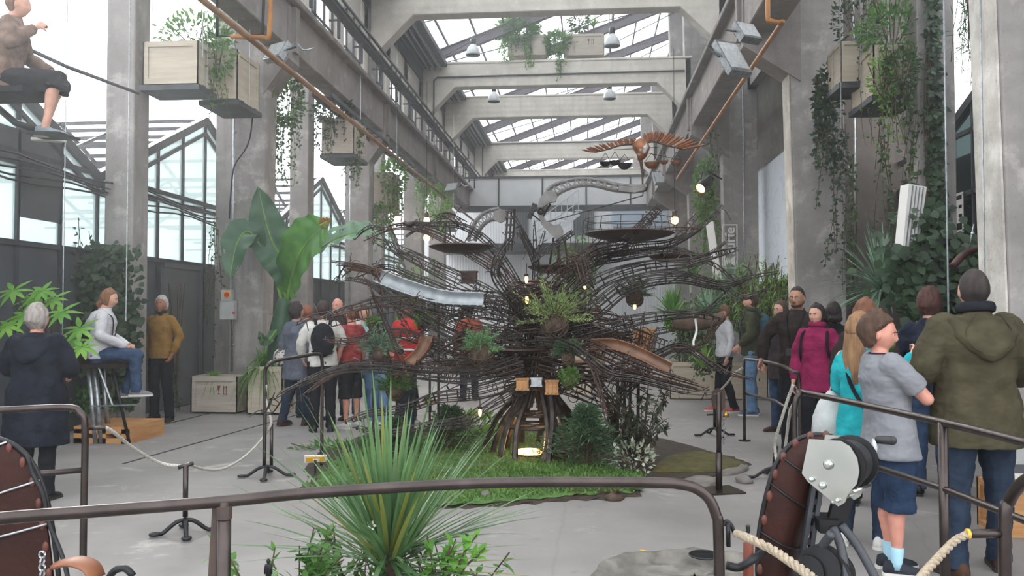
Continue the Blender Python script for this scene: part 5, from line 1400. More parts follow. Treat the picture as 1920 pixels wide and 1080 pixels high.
# uplight under the trunk
c = TB + V((-.05, -.02, .02))
up = root('uplight', c, 'warm uplight glowing on the ground inside the sculpture legs', 'lamp')
mb = MB(); mb.lathe(c, [(.001, 0), (.19, 0), (.19, .05), (.17, .055), (.165, .045), (.001, .045)], 24); mb.build('housing', M_BLACK, up)
mb = MB(); mb.lathe(c, [(.001, .046), (.16, .046), (.15, .075), (.001, .085)], 20); mb.build('lamp_glass', mat('uplight_glass', '#ffd9a0', emit=('#ffb860', 7)), up, True)
ld = bpy.data.lights.new('uplight_light', 'POINT'); ld.energy = 9; ld.color = (1, .6, .28); ld.shadow_soft_size = .1; lo_ = bpy.data.objects.new('uplight_light', ld); COL.objects.link(lo_); lo_.location = c + V((0, -.0, .16))
# small lanterns in the branches
M_LANT = mat('lantern_glow', '#ffcf8a', emit=('#ffb04a', 14))
for (px, py, Y, lab, h) in ((900, 773, 8.2, 'small warm lantern glowing left of the sculpture legs', .04), (987, 524, 8.4, 'small warm lantern high in the sculpture trunk', .04), (988, 562, 8.4, 'small warm lantern below the one high in the trunk', .04), (1096, 540, 8.8, 'small warm lantern right of the trunk, between the branches', .03), (1190, 575, 9.0, 'small warm lantern beside the little wooden hut', .03)):
    c = P(px, py, Y); r_ = root('lantern', c, lab, 'lantern', 'small lanterns in the sculpture'); mb = MB(); mb.ball(c, (.016, .016, h), 10, 6); mb.build('bulb', M_LANT, r_, True)
    mb = MB(); mb.lathe(c + V((0, 0, h)), [(.022, -.01), (.022, .012), (.004, .02), (.004, .12)], 10); mb.build('socket', M_BLACK, r_)
# potted conifers and moss balls sitting in the branches
def nest(px, py, Y, r_, lab, conif=True, seed=0, m=None, fr=1.0, moss=False):
    c = P(px, py, Y); rr2 = random.Random(seed); q = root('hanging_nest', c, lab, 'planted basket', 'planted baskets in the sculpture')
    mb = MB()
    for k in range(16):
        n_ = rv(1, rr2).normalized(); 
        if n_.length < .2: n_ = V((0, 0, 1))
        hoop(mb, c, n_, r_ * rr2.uniform(.85, 1.02), .004, 14)
    mb.ball(c, (r_ * .85, r_ * .85, r_ * .7), 12, 8); mb.build('basket', M_BARK if not moss else M_MOSS, q, 60)
    lf = MB(); st = MB()
    if conif:
        top = c + V((0, 0, r_ * .5))
        for k in range(int(44 * fr)):
            a = rr2.uniform(0, 2 * PI); e = rr2.uniform(-.1, 1.3); d = V((math.cos(a) * math.cos(e), math.sin(a) * math.cos(e) * .7, math.sin(e))); L = r_ * rr2.uniform(.9, 2.0) * fr
            st.tube([top, top + d * L], .004, 4, cap=False)
            for s in range(34): lf.leaf(top + d * L * rr2.uniform(.3, 1), d + rv(.8, rr2), rv(1, rr2), .045, .006, .05, 1)
    else: bush(lf, c + V((0, 0, r_ * .5)), (r_ * 1.2, r_, r_ * .7), 160, .05, .03, rr2)
    lf.build('foliage', m or M_PINE, q); 
    if st.v: st.build('stem', M_BARK, q)
M_PINEB = leafm('bright_pine', '#4e7d4e', '#7fae74', .3)
M_PINEG = leafm('pale_larch', '#6d8a50', '#a3ba74', .35)
nest(902, 666, 8.0, .12, 'planted basket with bright pine left of the trunk', seed=1, m=M_PINEB, fr=1.0)
nest(1040, 610, 8.0, .13, 'planted basket with pale larch crowning the centre', seed=2, m=M_PINEG, fr=1.75)
nest(712, 665, 8.1, .09, 'planted basket with blue pine on the far left branch', seed=3, m=M_YUCCA, fr=1.3)
nest(1065, 672, 7.9, .07, 'planted basket with dark pine just right of the trunk', seed=4, m=M_PINE, fr=1.2)
nest(1068, 712, 7.9, .08, 'mossy planted ball low beside the trunk', False, 5, M_MOSSL, moss=True)
nest(1262, 610, 9.0, .07, 'mossy ball with bright leaves under the hollow log', False, 6, M_BRIGHT, moss=True)
nest(795, 608, 8.8, .08, 'basket of bright leaves before the people in red', False, 7, M_BRIGHT)
nest(700, 610, 9.6, .07, 'small basket of leaves behind the far left branch', False, 8, M_FERN)
nest(1190, 560, 9.6, .1, 'planted basket with dark pine behind the right branches', seed=9, m=M_PINE, fr=1.3)
nest(740, 735, 8.4, .09, 'planted basket with green pine low on the left', seed=10, m=M_FERN, fr=1.4)
nest(1130, 830, 9.4, .07, 'small dark pine basket standing behind the conifer', seed=11, m=M_PINE, fr=1)

# ================================================================== THE HERON HANGING FROM THE ARM
HY = AY
hc = P(1207, 280, HY)
her = root('heron_model', hc, 'rust-brown model heron with spread feathered wings above the crane arm', 'sculpture')
M_RUSTF = mat('rusty_feather_metal', '#6b4530', '#87573a', rough=.55, metal=.3, scale=8)
M_RUSTB = mat('rusty_copper_body', '#6c432c', '#93603f', rough=.4, metal=.5, scale=6, third='#c9cdd0', tscale=5, tlo=.6, thi=.66)  # pale patches in the colour stand in for a highlight on the body
mb = MB(); mb.tube([P(1196, 262, HY), P(1199, 268, HY), P(1204, 280, HY), P(1203, 292, HY), P(1199, 302, HY)], [.05, .085, .085, .055, .02], 14)
mb.prism([P(1184, 262, HY), P(1190, 258, HY), P(1190, 268, HY)], None, (0, .03, 0)); mb.build('body', M_RUSTB, her, True)
mb = MB(); mb.tube(bezier([P(1200, 290, HY), P(1204, 320, HY), P(1205, 345, HY)], 8), [.022, .014, .008], 8); mb.build('neck', M_WIRER, her, True)
def wing(side, bone, feathers):
    pts = bezier([P(x, y, HY + dy) for x, y, dy in bone], 24); mb = MB(); mb.tube(pts, [.014 - .009 * i / len(pts) for i in range(len(pts))], 6); w_ = mb.build('wing_bone', M_WIRER, her, True)
    k = len(pts) - 1; n = len(feathers)
    for i, (L, ang, wd) in enumerate(feathers):
        t = (i + .5) / n; p = pts[int(t * k)]; d = V((math.cos(ang), 0, math.sin(ang)))
        f = MB(); x = V((-d.z, 0, d.x)); prof = [(.0, .3), (.25, .9), (.6, 1), (.85, .6), (1, .05)]
        rows = [[p + d * L * a - x * wd / 2 * b_, p + d * L * a + V((0, -.012, 0)), p + d * L * a + x * wd / 2 * b_, p + d * L * a + V((0, .006, 0))] for a, b_ in prof]; f.loft(rows)
        q = f.build('feather', M_RUSTF, her); 
wing(1, [(1210, 267, 0), (1228, 266, .02), (1250, 273, .05), (1285, 281, .1)], [(.1 + .005 * i, R(95 - i * 5.4), .035) for i in range(9)] + [(.16 + .012 * i, R(46 - i * 5), .032) for i in range(8)])
wing(-1, [(1192, 270, 0), (1165, 272, .02), (1140, 280, .05), (1115, 286, .1)], [(.07, R(95 + i * 5), .03) for i in range(8)] + [(.09 + .012 * i, R(140 + i * 5), .026) for i in range(7)])
mb = MB(); mb.tube([P(1150, 281, HY), P(1235, 276, HY)], .004, 5); mb.tube([P(1185, 281, HY), P(1278, 300, HY)], .003, 4)
mb.build('spreader_rod', M_WIRE, her)
for i, (px, py, r_) in enumerate(((1135, 304, .06), (1153, 302, .06), (1171, 307, .075), (1222, 305, .08), (1245, 302, .045), (1268, 303, .06))):
    c = P(px, py, HY); mb = MB(); mb.lathe(c, [(.001, -r_ * .85), (r_ * .5, -r_ * .75), (r_ * .85, -r_ * .4), (r_, 0), (r_ * .93, 0), (r_ * .7, -r_ * .3), (.001, -r_ * .6)], 16); g = mb.build('gondola', M_WIRE if i < 3 else M_RUSTF, her, 50)
    t = MB(); 
    for s in (-1, 1): t.tube([c + V((s * r_, 0, 0)), c + V((0, 0, .10))], .003, 4)
    q = t.build('gondola_cord', M_WIRE, None); q.data.transform(Matrix.Translation(-V(her['_w']))); q.parent = g
# ================================================================== RAILINGS, ROPES, MACHINES NEAR THE CAMERA
TR = .0175
def q_(px, py, z=.95):
    """point at rail height z seen at a pixel"""
    d = ray(px, py); return V((0, 0, CAMZ)) + d * ((z - CAMZ) / d.z)
def down(p, z=0.): return V((p[0], p[1], z))
M_RAILW = mat('weld_rust', '#4a3a32', '#3a302d', rough=.6, scale=20)
# nearest rail across the bottom of the view
rl = root('guard_rail', down(q_(420, 942)), 'curved brown steel guard rail crossing the front of the view', 'railing', None)
top = [q_(-160, 992), q_(0, 972), q_(200, 957), q_(420, 940), q_(600, 923), q_(900, 906), q_(1150, 904), q_(1262, 906)]
e = q_(1262, 906); pr = q_(1338, 955); 
mb = MB(); arc = bezier(top, 42); end = V((P(1352, 1000, 2.62).x, 2.62, 0)); yy = e.y
arc += bezier([e, V((P(1300, 920, yy).x, yy, .938)), V((P(1328, 948, yy).x, yy, .905)), V((P(1343, 985, yy).x, yy, .85)), V((P(1347, 1010, yy).x, yy, .8)), V((P(1349, 1080, yy).x, yy, .5)), V((P(1349, 1080, yy).x, yy, .0))], 48)[1:]
mb.tube(arc, TR, 14); mb.build('top_rail', M_RAIL, rl, True)
pp = q_(420, 940); mb = MB(); mb.tube([pp, down(pp)], .021, 12); mb.build('post', M_RAIL, rl, True)
mb = MB(); mb.prism([pp + V((-.035, 0, -.01)), pp + V((.0, 0, -.01)), V((pp.x, pp.y, .3)), V((pp.x - .07, pp.y, .3))], None, (0, .008, 0)); mb.tube([pp + V((0, 0, -.012)), pp + V((0, 0, -.05))], .0235, 12); mb.build('weld_gusset', M_RAILW, rl)
hk = V((P(1352, 990, yy).x, yy, P(1352, 990, yy).z)); mb = MB()
mb.box(hk + V((.022, 0, -.02)), (.012, .02, .075)); mb.tube(bezier([P(1356, 985, yy), P(1362, 977, yy), P(1371, 985, yy), P(1378, 1000, yy), P(1392, 1006, yy), P(1402, 998, yy), P(1402, 985, yy)], 30), .0065, 8); mb.build('rope_hook', M_BLACK, rl, True)
# twisted rope helper
M_ROPE = mat('hemp_rope', '#8d7f6c', '#ab9d88', rough=.95, scale=60, bump=.5)
M_ROPEW = mat('pale_cord', '#a9a59c', '#bcb8ae', rough=.9, scale=60, bump=.4)
def rope(ctrl, r, lab, m=None, strands=3, turns=22, n=90, name='rope', group=None):
    pts = bezier(ctrl, n); k = len(pts) - 1; mb = MB(); L = [0]
    for i in range(k): L.append(L[-1] + (pts[i + 1] - pts[i]).length)
    prev = None; fr = []
    for i, p in enumerate(pts):
        d = (pts[min(i + 1, k)] - pts[max(i - 1, 0)]).normalized(); a = d.cross(V((0, 0, 1))) if prev is None else prev - d * prev.dot(d); a.normalize(); prev = a; fr.append((a, d.cross(a)))
    for s in range(strands):
        mb.tube([pts[i] + (fr[i][0] * math.cos(L[i] / r * .9 + 2 * PI * s / strands) + fr[i][1] * math.sin(L[i] / r * .9 + 2 * PI * s / strands)) * r * .48 for i in range(k + 1)], r * .56, 7)
    o = mb.build(name, m or M_ROPE, None, True); return tag(o, lab, 'rope', group)
rope([P(1380, 1000, yy), P(1410, 1012, 2.5), P(1450, 1032, 2.4), P(1500, 1066, 2.25), P(1560, 1110, 2.1), P(1640, 1150, 2.1), P(1700, 1130, 2.3), P(1725, 1085, 2.5), P(1760, 1045, 2.65), P(1790, 1015, 2.75), P(1812, 1003, 2.8)], .013, 'thick twisted hemp rope slung between the front rails', n=260)
# right end rail with its stub arm
g = 2.8; sx = 4
rr_ = root('guard_rail', (P(1885, 1000, g).x, g, 0), 'short brown steel rail end at the bottom right corner', 'railing')
mb = MB(); mb.tube(bezier([V((P(1884, 1080, g).x, g, 0)), V((P(1884, 1080, g).x, g, .5)), P(1884, 975, g), P(1892, 940, g), P(1908, 915, g * .98), P(1935, 895, g * .95), P(1990, 885, g * .9)], 40), .019, 12); mb.build('top_rail', M_RAIL, rr_, True)
mb = MB(); mb.tube([P(1815, 1001, g), P(1884, 1000, g)], .014, 10); mb.build('stub_arm', M_RAIL, rr_, True); mb = MB(); mb.tube([P(1812, 1001, g), P(1818, 1001, g)], .016, 10); mb.build('yellow_tip', M_YEL, rr_)
# railing on the right with two long bars
A = q_(1505, 737, 1.0); Bm = q_(1768, 792, 1.0); C = q_(1935, 833, 1.0)
r2 = root('guard_rail', down(A), 'long dark steel railing sloping down the right in front of the boy', 'railing')
mb = MB(); mb.tube(bezier([down(A + V((-.05, .0, 0))), V((A.x - .05, A.y, .6)), V((A.x - .05, A.y, .9)), A + V((-.02, 0, -.01)), A + V((.03, -.02, 0)), Bm, C, C + (C - Bm) * .8], 60), TR * 1.05, 12); mb.build('top_rail', M_RAIL, r2, True)
mb = MB(); lo = lambda p, z: V((p.x, p.y, z)); mb.tube([lo(A, .70) + V((-.05, 0, 0)), lo(Bm, .70), lo(C, .70), lo(C + (C - Bm) * .8, .70)], TR * .9, 12); mb.build('middle_rail', M_RAIL, r2, True)
mb = MB(); mb.tube([Bm, down(Bm)], TR * 1.25, 12); mb.build('post', M_RAIL, r2, True)
# small railing further back on the right
A2 = q_(1398, 674); B2 = q_(1455, 682); C2 = q_(1488, 697)
r3 = root('guard_rail', down(A2), 'railing the bearded man rests his hand on', 'railing')
mb = MB(); mb.tube(bezier([down(A2) + V((-.02, 0, 0)), lo(A2, .5) + V((-.02, 0, 0)), lo(A2, .9) + V((-.02, 0, 0)), A2 + V((.02, 0, 0)), B2, C2, lo(C2, .85) + V((.03, -.08, 0)), down(C2) + V((.03, -.1, 0))], 60), TR, 10); mb.build('top_rail', M_RAIL, r3, True)
mb = MB(); mb.tube([lo(A2, .55), lo(B2, .55), lo(C2, .55) + V((.03, -.1, 0))], TR * .9, 10); mb.build('middle_rail', M_RAIL, r3, True)
mb = MB(); mb.lathe(down(A2) + V((-.02, 0, 0)), [(.07, 0), (.07, .01), (.02, .012)], 14); mb.build('foot_plate', M_RAIL, r3)
# left railing in front of the grey-haired visitor
zL = .93; A4 = q_(-120, 772, zL); B4 = q_(0, 769, zL); C4 = q_(125, 764, zL)
r4 = root('guard_rail', down(C4), 'dark steel railing in front of the grey-haired visitor', 'railing'); yy4 = C4.y; xp = P(158, 900, yy4).x
mb = MB(); mb.tube(bezier([A4, B4, C4, V((xp - .03, yy4, zL - .035)), V((xp, yy4, zL - .12)), V((xp, yy4, .4)), V((xp, yy4, 0))], 50), .0205, 12); mb.build('top_rail', M_RAIL, r4, True)
mb = MB(); mb.tube([V((A4.x, A4.y, .53)), V((B4.x, B4.y, .54)), V((xp, yy4, .56))], .017, 10); mb.build('middle_rail', M_RAIL, r4, True)
mb = MB(); mb.tube([P(165, 803, yy4), P(198, 802, yy4)], .012, 8); mb.build('rope_arm', M_RAIL, r4, True)
# cast iron feet
def feet(mb_root, c, L, n=4, rot=.4, h=.10):
    c = V(c)
    for k in range(n):
        a = rot + 2 * PI * k / n; d = V((math.cos(a), math.sin(a), 0)); mb = MB()
        pts = bezier([c + V((0, 0, h)), c + d * L * .35 + V((0, 0, h * .85)), c + d * L * .8 + V((0, 0, h * .25)), c + d * L + V((0, 0, .02))], 12)
        mb.tube(pts, [(.02, .016), (.016, .014), (.012, .014)], 8); x = V((-d.y, d.x, 0)); e_ = c + d * (L + .02) + V((0, 0, .02))
        mb.tube([e_ + d * .028 * math.cos(t) + x * .024 * math.sin(t) for t in np.linspace(0, 2 * PI, 13)[:-1]], .011, 6, closed=True); mb.build('foot', M_BLACK, mb_root, True)
c = F(347, 1002); s1 = root('rope_stand', c, 'low rope post with four cast iron feet in the open floor', 'rope stand', 'rope stands'); zt = P(348, 872, c.y).z
mb = MB(); mb.tube([c + V((0, 0, .12)), V((c.x, c.y, zt))], .018, 10); mb.build('post', M_RAIL, s1, True)
mb = MB(); mb.tube([V((c.x - .045, c.y - .02, zt - .015)), V((c.x + .045, c.y + .02, zt + .01))], .014, 8); mb.build('rope_clamp', M_RAIL, s1, True); feet(s1, c, .17, 4, .5)
# tall double stand left of the centre, with top bar reaching right
c = F(500, 895); s2 = root('rope_stand', c, 'tall twin-post rope stand with an arched bar near the visitors with backpacks', 'rope stand', 'rope stands')
Y2_ = c.y; mb = MB(); mb.tube(bezier([V((P(496, 800, Y2_).x, Y2_, .1)), P(497, 760, Y2_), P(497, 700, Y2_), P(503, 684, Y2_), P(520, 676, Y2_ + .1), P(560, 669, Y2_ + .3), P(594, 664, Y2_ + .5), P(603, 672, Y2_ + .55), P(604, 720, Y2_ + .56), V((P(604, 720, Y2_ + .56).x, Y2_ + .56, 0))], 60), .017, 10); mb.build('arched_bar', M_RAIL, s2, True)
mb = MB(); mb.tube([V((P(507, 800, Y2_).x, Y2_ + .03, .1)), V((P(507, 800, Y2_).x, Y2_ + .03, P(507, 795, Y2_).z))], .016, 10); mb.build('post', M_RAIL, s2, True); feet(s2, c, .2, 4, .25)
# ropes on the left
rope([P(198, 802, yy4), P(215, 812, 5.0), P(250, 840, 5.3), P(300, 868, 5.6), P(344, 874, s1.location.y)], .012, 'pale cord from the left railing to the low post', M_ROPEW, n=80, group='pale barrier cords')
rope([P(354, 870, s1.location.y), P(385, 880, 6.2), P(420, 878, 6.7), P(460, 855, 7.2), P(492, 822, 7.6), P(508, 795, Y2_), P(505, 775, Y2_), P(498, 745, Y2_), P(499, 722, Y2_)], .012, 'pale cord rising from the low post to the tall twin stand', M_ROPEW, n=110, group='pale barrier cords')
# round base post at the right of the moss, with sliding collar and chain
c = F(1348, 921); s3 = root('rope_post', c, 'brown post on a square floor plate at the right of the soil bed', 'rope stand'); Y3 = c.y
mb = MB(); mb.box(c + V((0, 0, .008)), (.34, .3, .014), rot=Euler((0, 0, .3)).to_matrix()); mb.build('floor_plate', M_RAIL, s3)
mb = MB(); mb.tube([c, P(1348, 848, Y3)], .028, 12); mb.build('sleeve', M_RAIL, s3, True); mb = MB(); mb.tube([P(1348, 848, Y3), P(1348, 735, Y3)], .021, 12); mb.build('post', M_RAIL, s3, True)
mb = MB(); mb.prism([P(1335, 745, Y3), P(1338, 733, Y3), P(1348, 728, Y3), P(1360, 735, Y3), P(1360, 765, Y3), P(1348, 775, Y3), P(1336, 762, Y3)], None, (0, .03, 0)); mb.build('cable_plate', M_WIRER, s3)
mb = MB()
for k in range(7): cc = P(1357, 775 + k * 9, Y3); hoop(mb, cc, (1, k % 2, 0) if k % 2 else (1, 0, 0), .018, .004, 8)
mb.build('chain', M_ZINC, s3); mb = MB(); mb.lathe(P(1361, 776, Y3), [(.001, -.03), (.025, -.025), (.022, .0), (.008, .02)], 12); mb.build('bell', mat('brass', '#a8823c', rough=.35, metal=.9), s3, True)
# far rope stand behind it
c = F(1340, 818); s4 = root('rope_stand', c, 'rope stand with cast iron feet behind the square plate post', 'rope stand', 'rope stands'); Y4 = c.y
mb = MB(); mb.tube([c + V((0, 0, .1)), P(1340, 745, Y4), P(1343, 738, Y4)], .018, 10); mb.build('post', M_RAIL, s4, True); mb = MB(); mb.bar(P(1325, 778, Y4), P(1352, 776, Y4), .02, .02); mb.build('crossbar', M_BLACK, s4); feet(s4, c, .2, 4, .2)
c = F(1452, 898); s5 = root('rope_stand', c, 'rope stand with cast iron feet beside the leather machine', 'rope stand', 'rope stands'); Y5 = c.y
mb = MB(); mb.tube([c + V((0, 0, .12)), P(1455, 836, Y5)], .018, 10); mb.build('post', M_RAIL, s5, True); feet(s5, c, .22, 4, .15)
rope([P(1487, 722, 7.1), P(1476, 752, 7.2), P(1464, 790, 7.3), P(1455, 820, 7.4), P(1453, 836, 7.45), P(1455, 858, 7.45), P(1460, 868, 7.4), P(1470, 850, 7.3), P(1477, 800, 7.1), P(1482, 770, 6.8), P(1492, 752, 6.3)], .014, 'pale cord hanging slack beside the small railing', M_ROPEW, n=110, group='pale barrier cords')
rope([P(1345, 738, Y4), P(1362, 720, 10.2), P(1378, 700, 10.0), P(1392, 690, 9.9)], .014, 'pale cord from the far stand to the small railing', M_ROPEW, n=50, group='pale barrier cords')

# leather wing machine on the right -------------------------------
M_LEATH = mat('dark_red_brown_leather', '#200f0b', '#351912', rough=.55, spec=.2, scale=4, bump=.25, bscale=40, third='#471f14', tscale=3)
M_LEATHT = mat('tan_leather', '#6f4129', '#8a5637', rough=.5, scale=5)
M_CHROME = mat('zinc_plated_plate', '#b9bdb9', '#cdd0ca', rough=.22, metal=.95, scale=6)
M_RUBBER = mat('black_rubber', '#1a1a1b', '#232325', rough=.5)
M_LEATHD = mat('worn_leather_tab', '#4a2318', '#5e2f20', rough=.5, scale=9)
def wing_panel(r_, edge_out, edge_in, Y0, Y1, n=16, straps=4):
    """bowed leather panel between two pixel edges, laced to a steel hoop"""
    A_ = bezier([P(x, y, Y0) for x, y in edge_out], n); B_ = bezier([P(x, y, Y1) for x, y in edge_in], n); n = min(len(A_), len(B_)); m_ = 9
    def pt(i, t, off=0.): p = A_[i].lerp(B_[i], t); return p + V((0, -.09 * math.sin(PI * t) - off, 0))
    mb = MB(); vs = [pt(i, j / m_ * .97 + .03) for i in range(n) for j in range(m_ + 1)] + [pt(i, j / m_ * .97 + .03, -.008) for i in range(n) for j in range(m_ + 1)]; fs = []; o = n * (m_ + 1)
    for i in range(n - 1):
        for j in range(m_):
            a = i * (m_ + 1) + j; q4 = (a, a + 1, a + m_ + 2, a + m_ + 1); fs.append(q4); fs.append(tuple(x + o for x in q4[::-1]))
    mb.add(vs, fs); mb.build('leather_panel', M_LEATH, r_, True)
    mb = MB(); mb.tube([p + V((0, 0, 0)) for p in A_], .009, 8); mb.build('hoop_rim', M_BLACK, r_, True)
    for i in range(1, n - 1, max(1, n // 8)):
        mb = MB(); c = pt(i, .05); mb.ball(c, (.013, .007, .02), 8, 6); mb.build('lacing_tab', M_LEATHD, r_, True)
    for s in range(1, straps + 1):
        i = int(s / (straps + 1) * (n - 1)); mb = MB(); mb.tube([pt(i, t, .006) + V((0, 0, -.012 * math.sin(PI * t))) for t in np.linspace(.0, 1, 10)], .0045, 6); mb.build('strap', M_ZINC if straps < 4 else M_BLACK, r_, True)
YM = 3.05
mw = root('winch_machine', V((P(1500, 900, YM).x, YM, 0)), 'leather winged machine with a hand winch behind the front rail, right', 'machine')
wing_panel(mw, [(1560, 818), (1530, 815), (1500, 822), (1474, 842), (1455, 870), (1443, 905), (1432, 950), (1424, 995), (1420, 1040), (1421, 1090)], [(1572, 820), (1568, 835), (1560, 850), (1548, 880), (1540, 915), (1530, 950), (1522, 985), (1512, 1020), (1500, 1060), (1490, 1100)], YM, YM + .12, 18, 4)
mb = MB()
for dx in (0, 14): mb.bar(P(1530 + dx, 875, YM - .02), P(1497 + dx, 1090, YM - .02), .014, .03, up=(0, 1, 0))
for k in range(8): a = P(1535, 890 + k * 25, YM - .02); b2 = P(1549, 892 + k * 25, YM - .02); mb.bar(a - V((.004 * k, 0, 0)) * 2, b2 - V((.004 * k, 0, 0)) * 2, .012, .02)
mb.build('slotted_frame', M_STEEL, mw)
mb = MB(); mb.bar(P(1590, 900, YM - .05), P(1566, 985, YM - .05), .06, .03, up=(0, 1, 0)); mb.prism([P(x, y, YM - .1) for x, y in ((1536, 976), (1575, 976), (1580, 998), (1560, 1003), (1538, 1000))], None, (0, .12, 0)); mb.build('upright', M_BLACK, mw)
for (a, b2, c2) in (((1563, 990), (1578, 1030), (1590, 1110)), ((1578, 985), (1612, 1030), (1655, 1110)), ((1530, 1045), (1545, 1020), (1560, 1000))):
    mb = MB(); mb.tube(bezier([P(*a, YM - .1), P(*b2, YM - .14), P(*c2, YM - .18)], 12), .015, 8); mb.build('frame_tube', M_STEEL, mw, True)
for (px, py, r) in ((1540, 1062, .07), (1556, 1075, .075), (1520, 1068, .05)):
    mb = MB(); mb.lathe(P(px, py, YM - .12), [(.001, -.03), (r, -.03), (r, -.02), (r * .75, -.015), (r * .75, .015), (r, .02), (r, .03), (.001, .03)], 22, (-.6, -1, .1)); mb.build('pulley', M_BLACK, mw, 35)
mb = MB(); mb.tube(bezier([P(1362, 1060, YM - .2), P(1385, 1064, YM - .2), P(1410, 1050, YM - .2), P(1440, 1030, YM - .1)], 12), .014, 8); mb.build('curved_bar', M_BLACK, mw, True)
mb = MB(); mb.tube([P(1403, 1018, YM - .15), P(1403, 1120, YM - .15)], .017, 10); mb.build('rust_post', mat('red_rust', '#7a3a26', '#5a2c20', rough=.7), mw, True)
# the winch itself: side plates, drum, crank
wc = P(1585, 880, YM - .18); wr = mw
M3 = Euler((0, 0, R(-38))).to_matrix()       # the winch is turned a little towards the right
def wl(x, y, z): return wc + M3 @ V((x, y, z))
for s, yy_ in ((0, -.06), (1, .07)):
    mb = MB(); outl = [(-.075, .095), (.03, .10), (.06, .085), (.082, .05), (.088, .01), (.08, -.03), (.06, -.055), (.05, -.07), (.04, -.095), (.02, -.11), (-.08, -.045), (-.1, -.02)]
    mb.prism([wl(x - .02, yy_, z) for x, z in outl][::-1], None, M3 @ V((0, .005, 0))); mb.build('side_plate', M_CHROME, wr)
mb = MB(); ax = M3 @ V((0, 1, 0)); mb.lathe(wl(.0, -.05, .02), [(.001, 0), (.085, 0), (.085, .008), (.055, .012), (.055, .10), (.085, .105), (.085, .115), (.001, .115)], 28, ax); mb.build('drum', M_BLACK, wr, 35)
mb = MB(); mb.lathe(wl(.0, -.045, .02), [(.06, .02), (.072, .022), (.072, .09), (.06, .092)], 28, ax); mb.build('strap_roll', M_RUBBER, wr, 35)
for (x, z, r) in ((-.03, .02, .016), (-.085, -.035, .009), (-.05, -.05, .012), (.0, -.09, .007)):
    mb = MB(); mb.lathe(wl(x, -.062, z), [(.001, -.014), (r * .6, -.013), (r, -.005), (r, 0)], 12, ax); mb.build('bolt', M_CHROME, wr, 40)
mb = MB(); mb.tube([wl(-.02, -.06, -.1), wl(-.02, .09, -.1)], .006, 8); mb.tube([wl(.05, -.06, -.055), wl(.05, .08, -.055)], .006, 8); mb.build('tie_rod', M_CHROME, wr, True)
mb = MB(); h0 = P(1637, 868, YM - .1); h1 = P(1641, 824, YM - .13); h2 = P(1673, 826, YM - .15); mb.tube([wl(0, .08, .02), h0, h1], .011, 8); mb.build('crank', M_ZINC, wr, True); mb = MB(); mb.tube([h1, h1.lerp(h2, .1), h2], [.009, .013, .015], 12); mb.ball(h2, .015, 10, 6); mb.build('crank_grip', M_RUBBER, wr, True)

# leather machine at the lower left
YL = 2.95
ml = root('leather_machine', V((P(40, 950, YL).x, YL, 0)), 'leather winged seat machine at the lower left corner', 'machine')
wing_panel(ml, [(-60, 815), (-20, 818), (15, 828), (45, 848), (68, 880), (84, 920), (93, 960), (100, 1000), (106, 1045), (112, 1100)], [(-140, 830), (-140, 850), (-140, 880), (-140, 910), (-140, 940), (-140, 970), (-140, 1000), (-140, 1040), (-140, 1080), (-140, 1120)], YL, YL + .15, 18, 3)
mb = MB(); mb.tube(bezier([P(52, 855, YL - .03), P(62, 890, YL - .03), P(80, 925, YL - .03), P(92, 980, YL - .03), P(108, 1020, YL - .05), P(122, 1060, YL - .08), P(130, 1100, YL - .1)], 20), .008, 8); mb.build('cable_loop', M_BLACK, ml, True)
mb = MB()
for k in range(6): hoop(mb, P(79, 1040 + k * 12, YL - .1), (1, 0, 0) if k % 2 else (.2, 1, 0), .012, .004, 8)
mb.build('chain', M_ZINC, ml)
mb = MB(); mb.tube(bezier([P(110, 1058, YL - .2), P(140, 1052, YL - .2), P(170, 1062, YL - .2), P(182, 1085, YL - .2)], 10), [(.05, .012)] * 11, 10); mb.build('leather_strap', M_LEATHT, ml, True)
mb = MB(); mb.tube(bezier([P(200, 1090, YL - .2), P(215, 1070, YL - .2), P(235, 1066, YL - .2), P(250, 1080, YL - .2)], 10), .012, 8); mb.build('black_lever', M_BLACK, ml, True)
# the black stencil-like figurine standing at the bottom
Yf = 2.6; c = V((P(503, 1078, Yf).x, Yf, 0)); fg = root('figurine', c, 'tiny black human-shaped marker on a stick at the bottom edge', 'figurine')
z0 = P(503, 1080, Yf).z
mb = MB(); mb.tube([V((c.x, Yf, 0)), V((c.x, Yf, z0 - .02))], .004, 6); mb.build('stick', M_BLACK, fg)
mb = MB(); mb.ball(P(503, 1052, Yf), (.006, .006, .008), 10, 8); mb.tube([P(503, 1056, Yf), P(503, 1062, Yf), P(503, 1070, Yf), P(503, 1082, Yf)], [(.004, .004), (.013, .007), (.009, .006), (.009, .006)], 10)
mb.tube([P(499, 1058, Yf), P(497, 1068, Yf), P(497, 1076, Yf)], .0035, 6); mb.tube([P(507, 1058, Yf), P(509, 1068, Yf), P(509, 1076, Yf)], .0035, 6); mb.build('body', M_BLACK, fg, True)
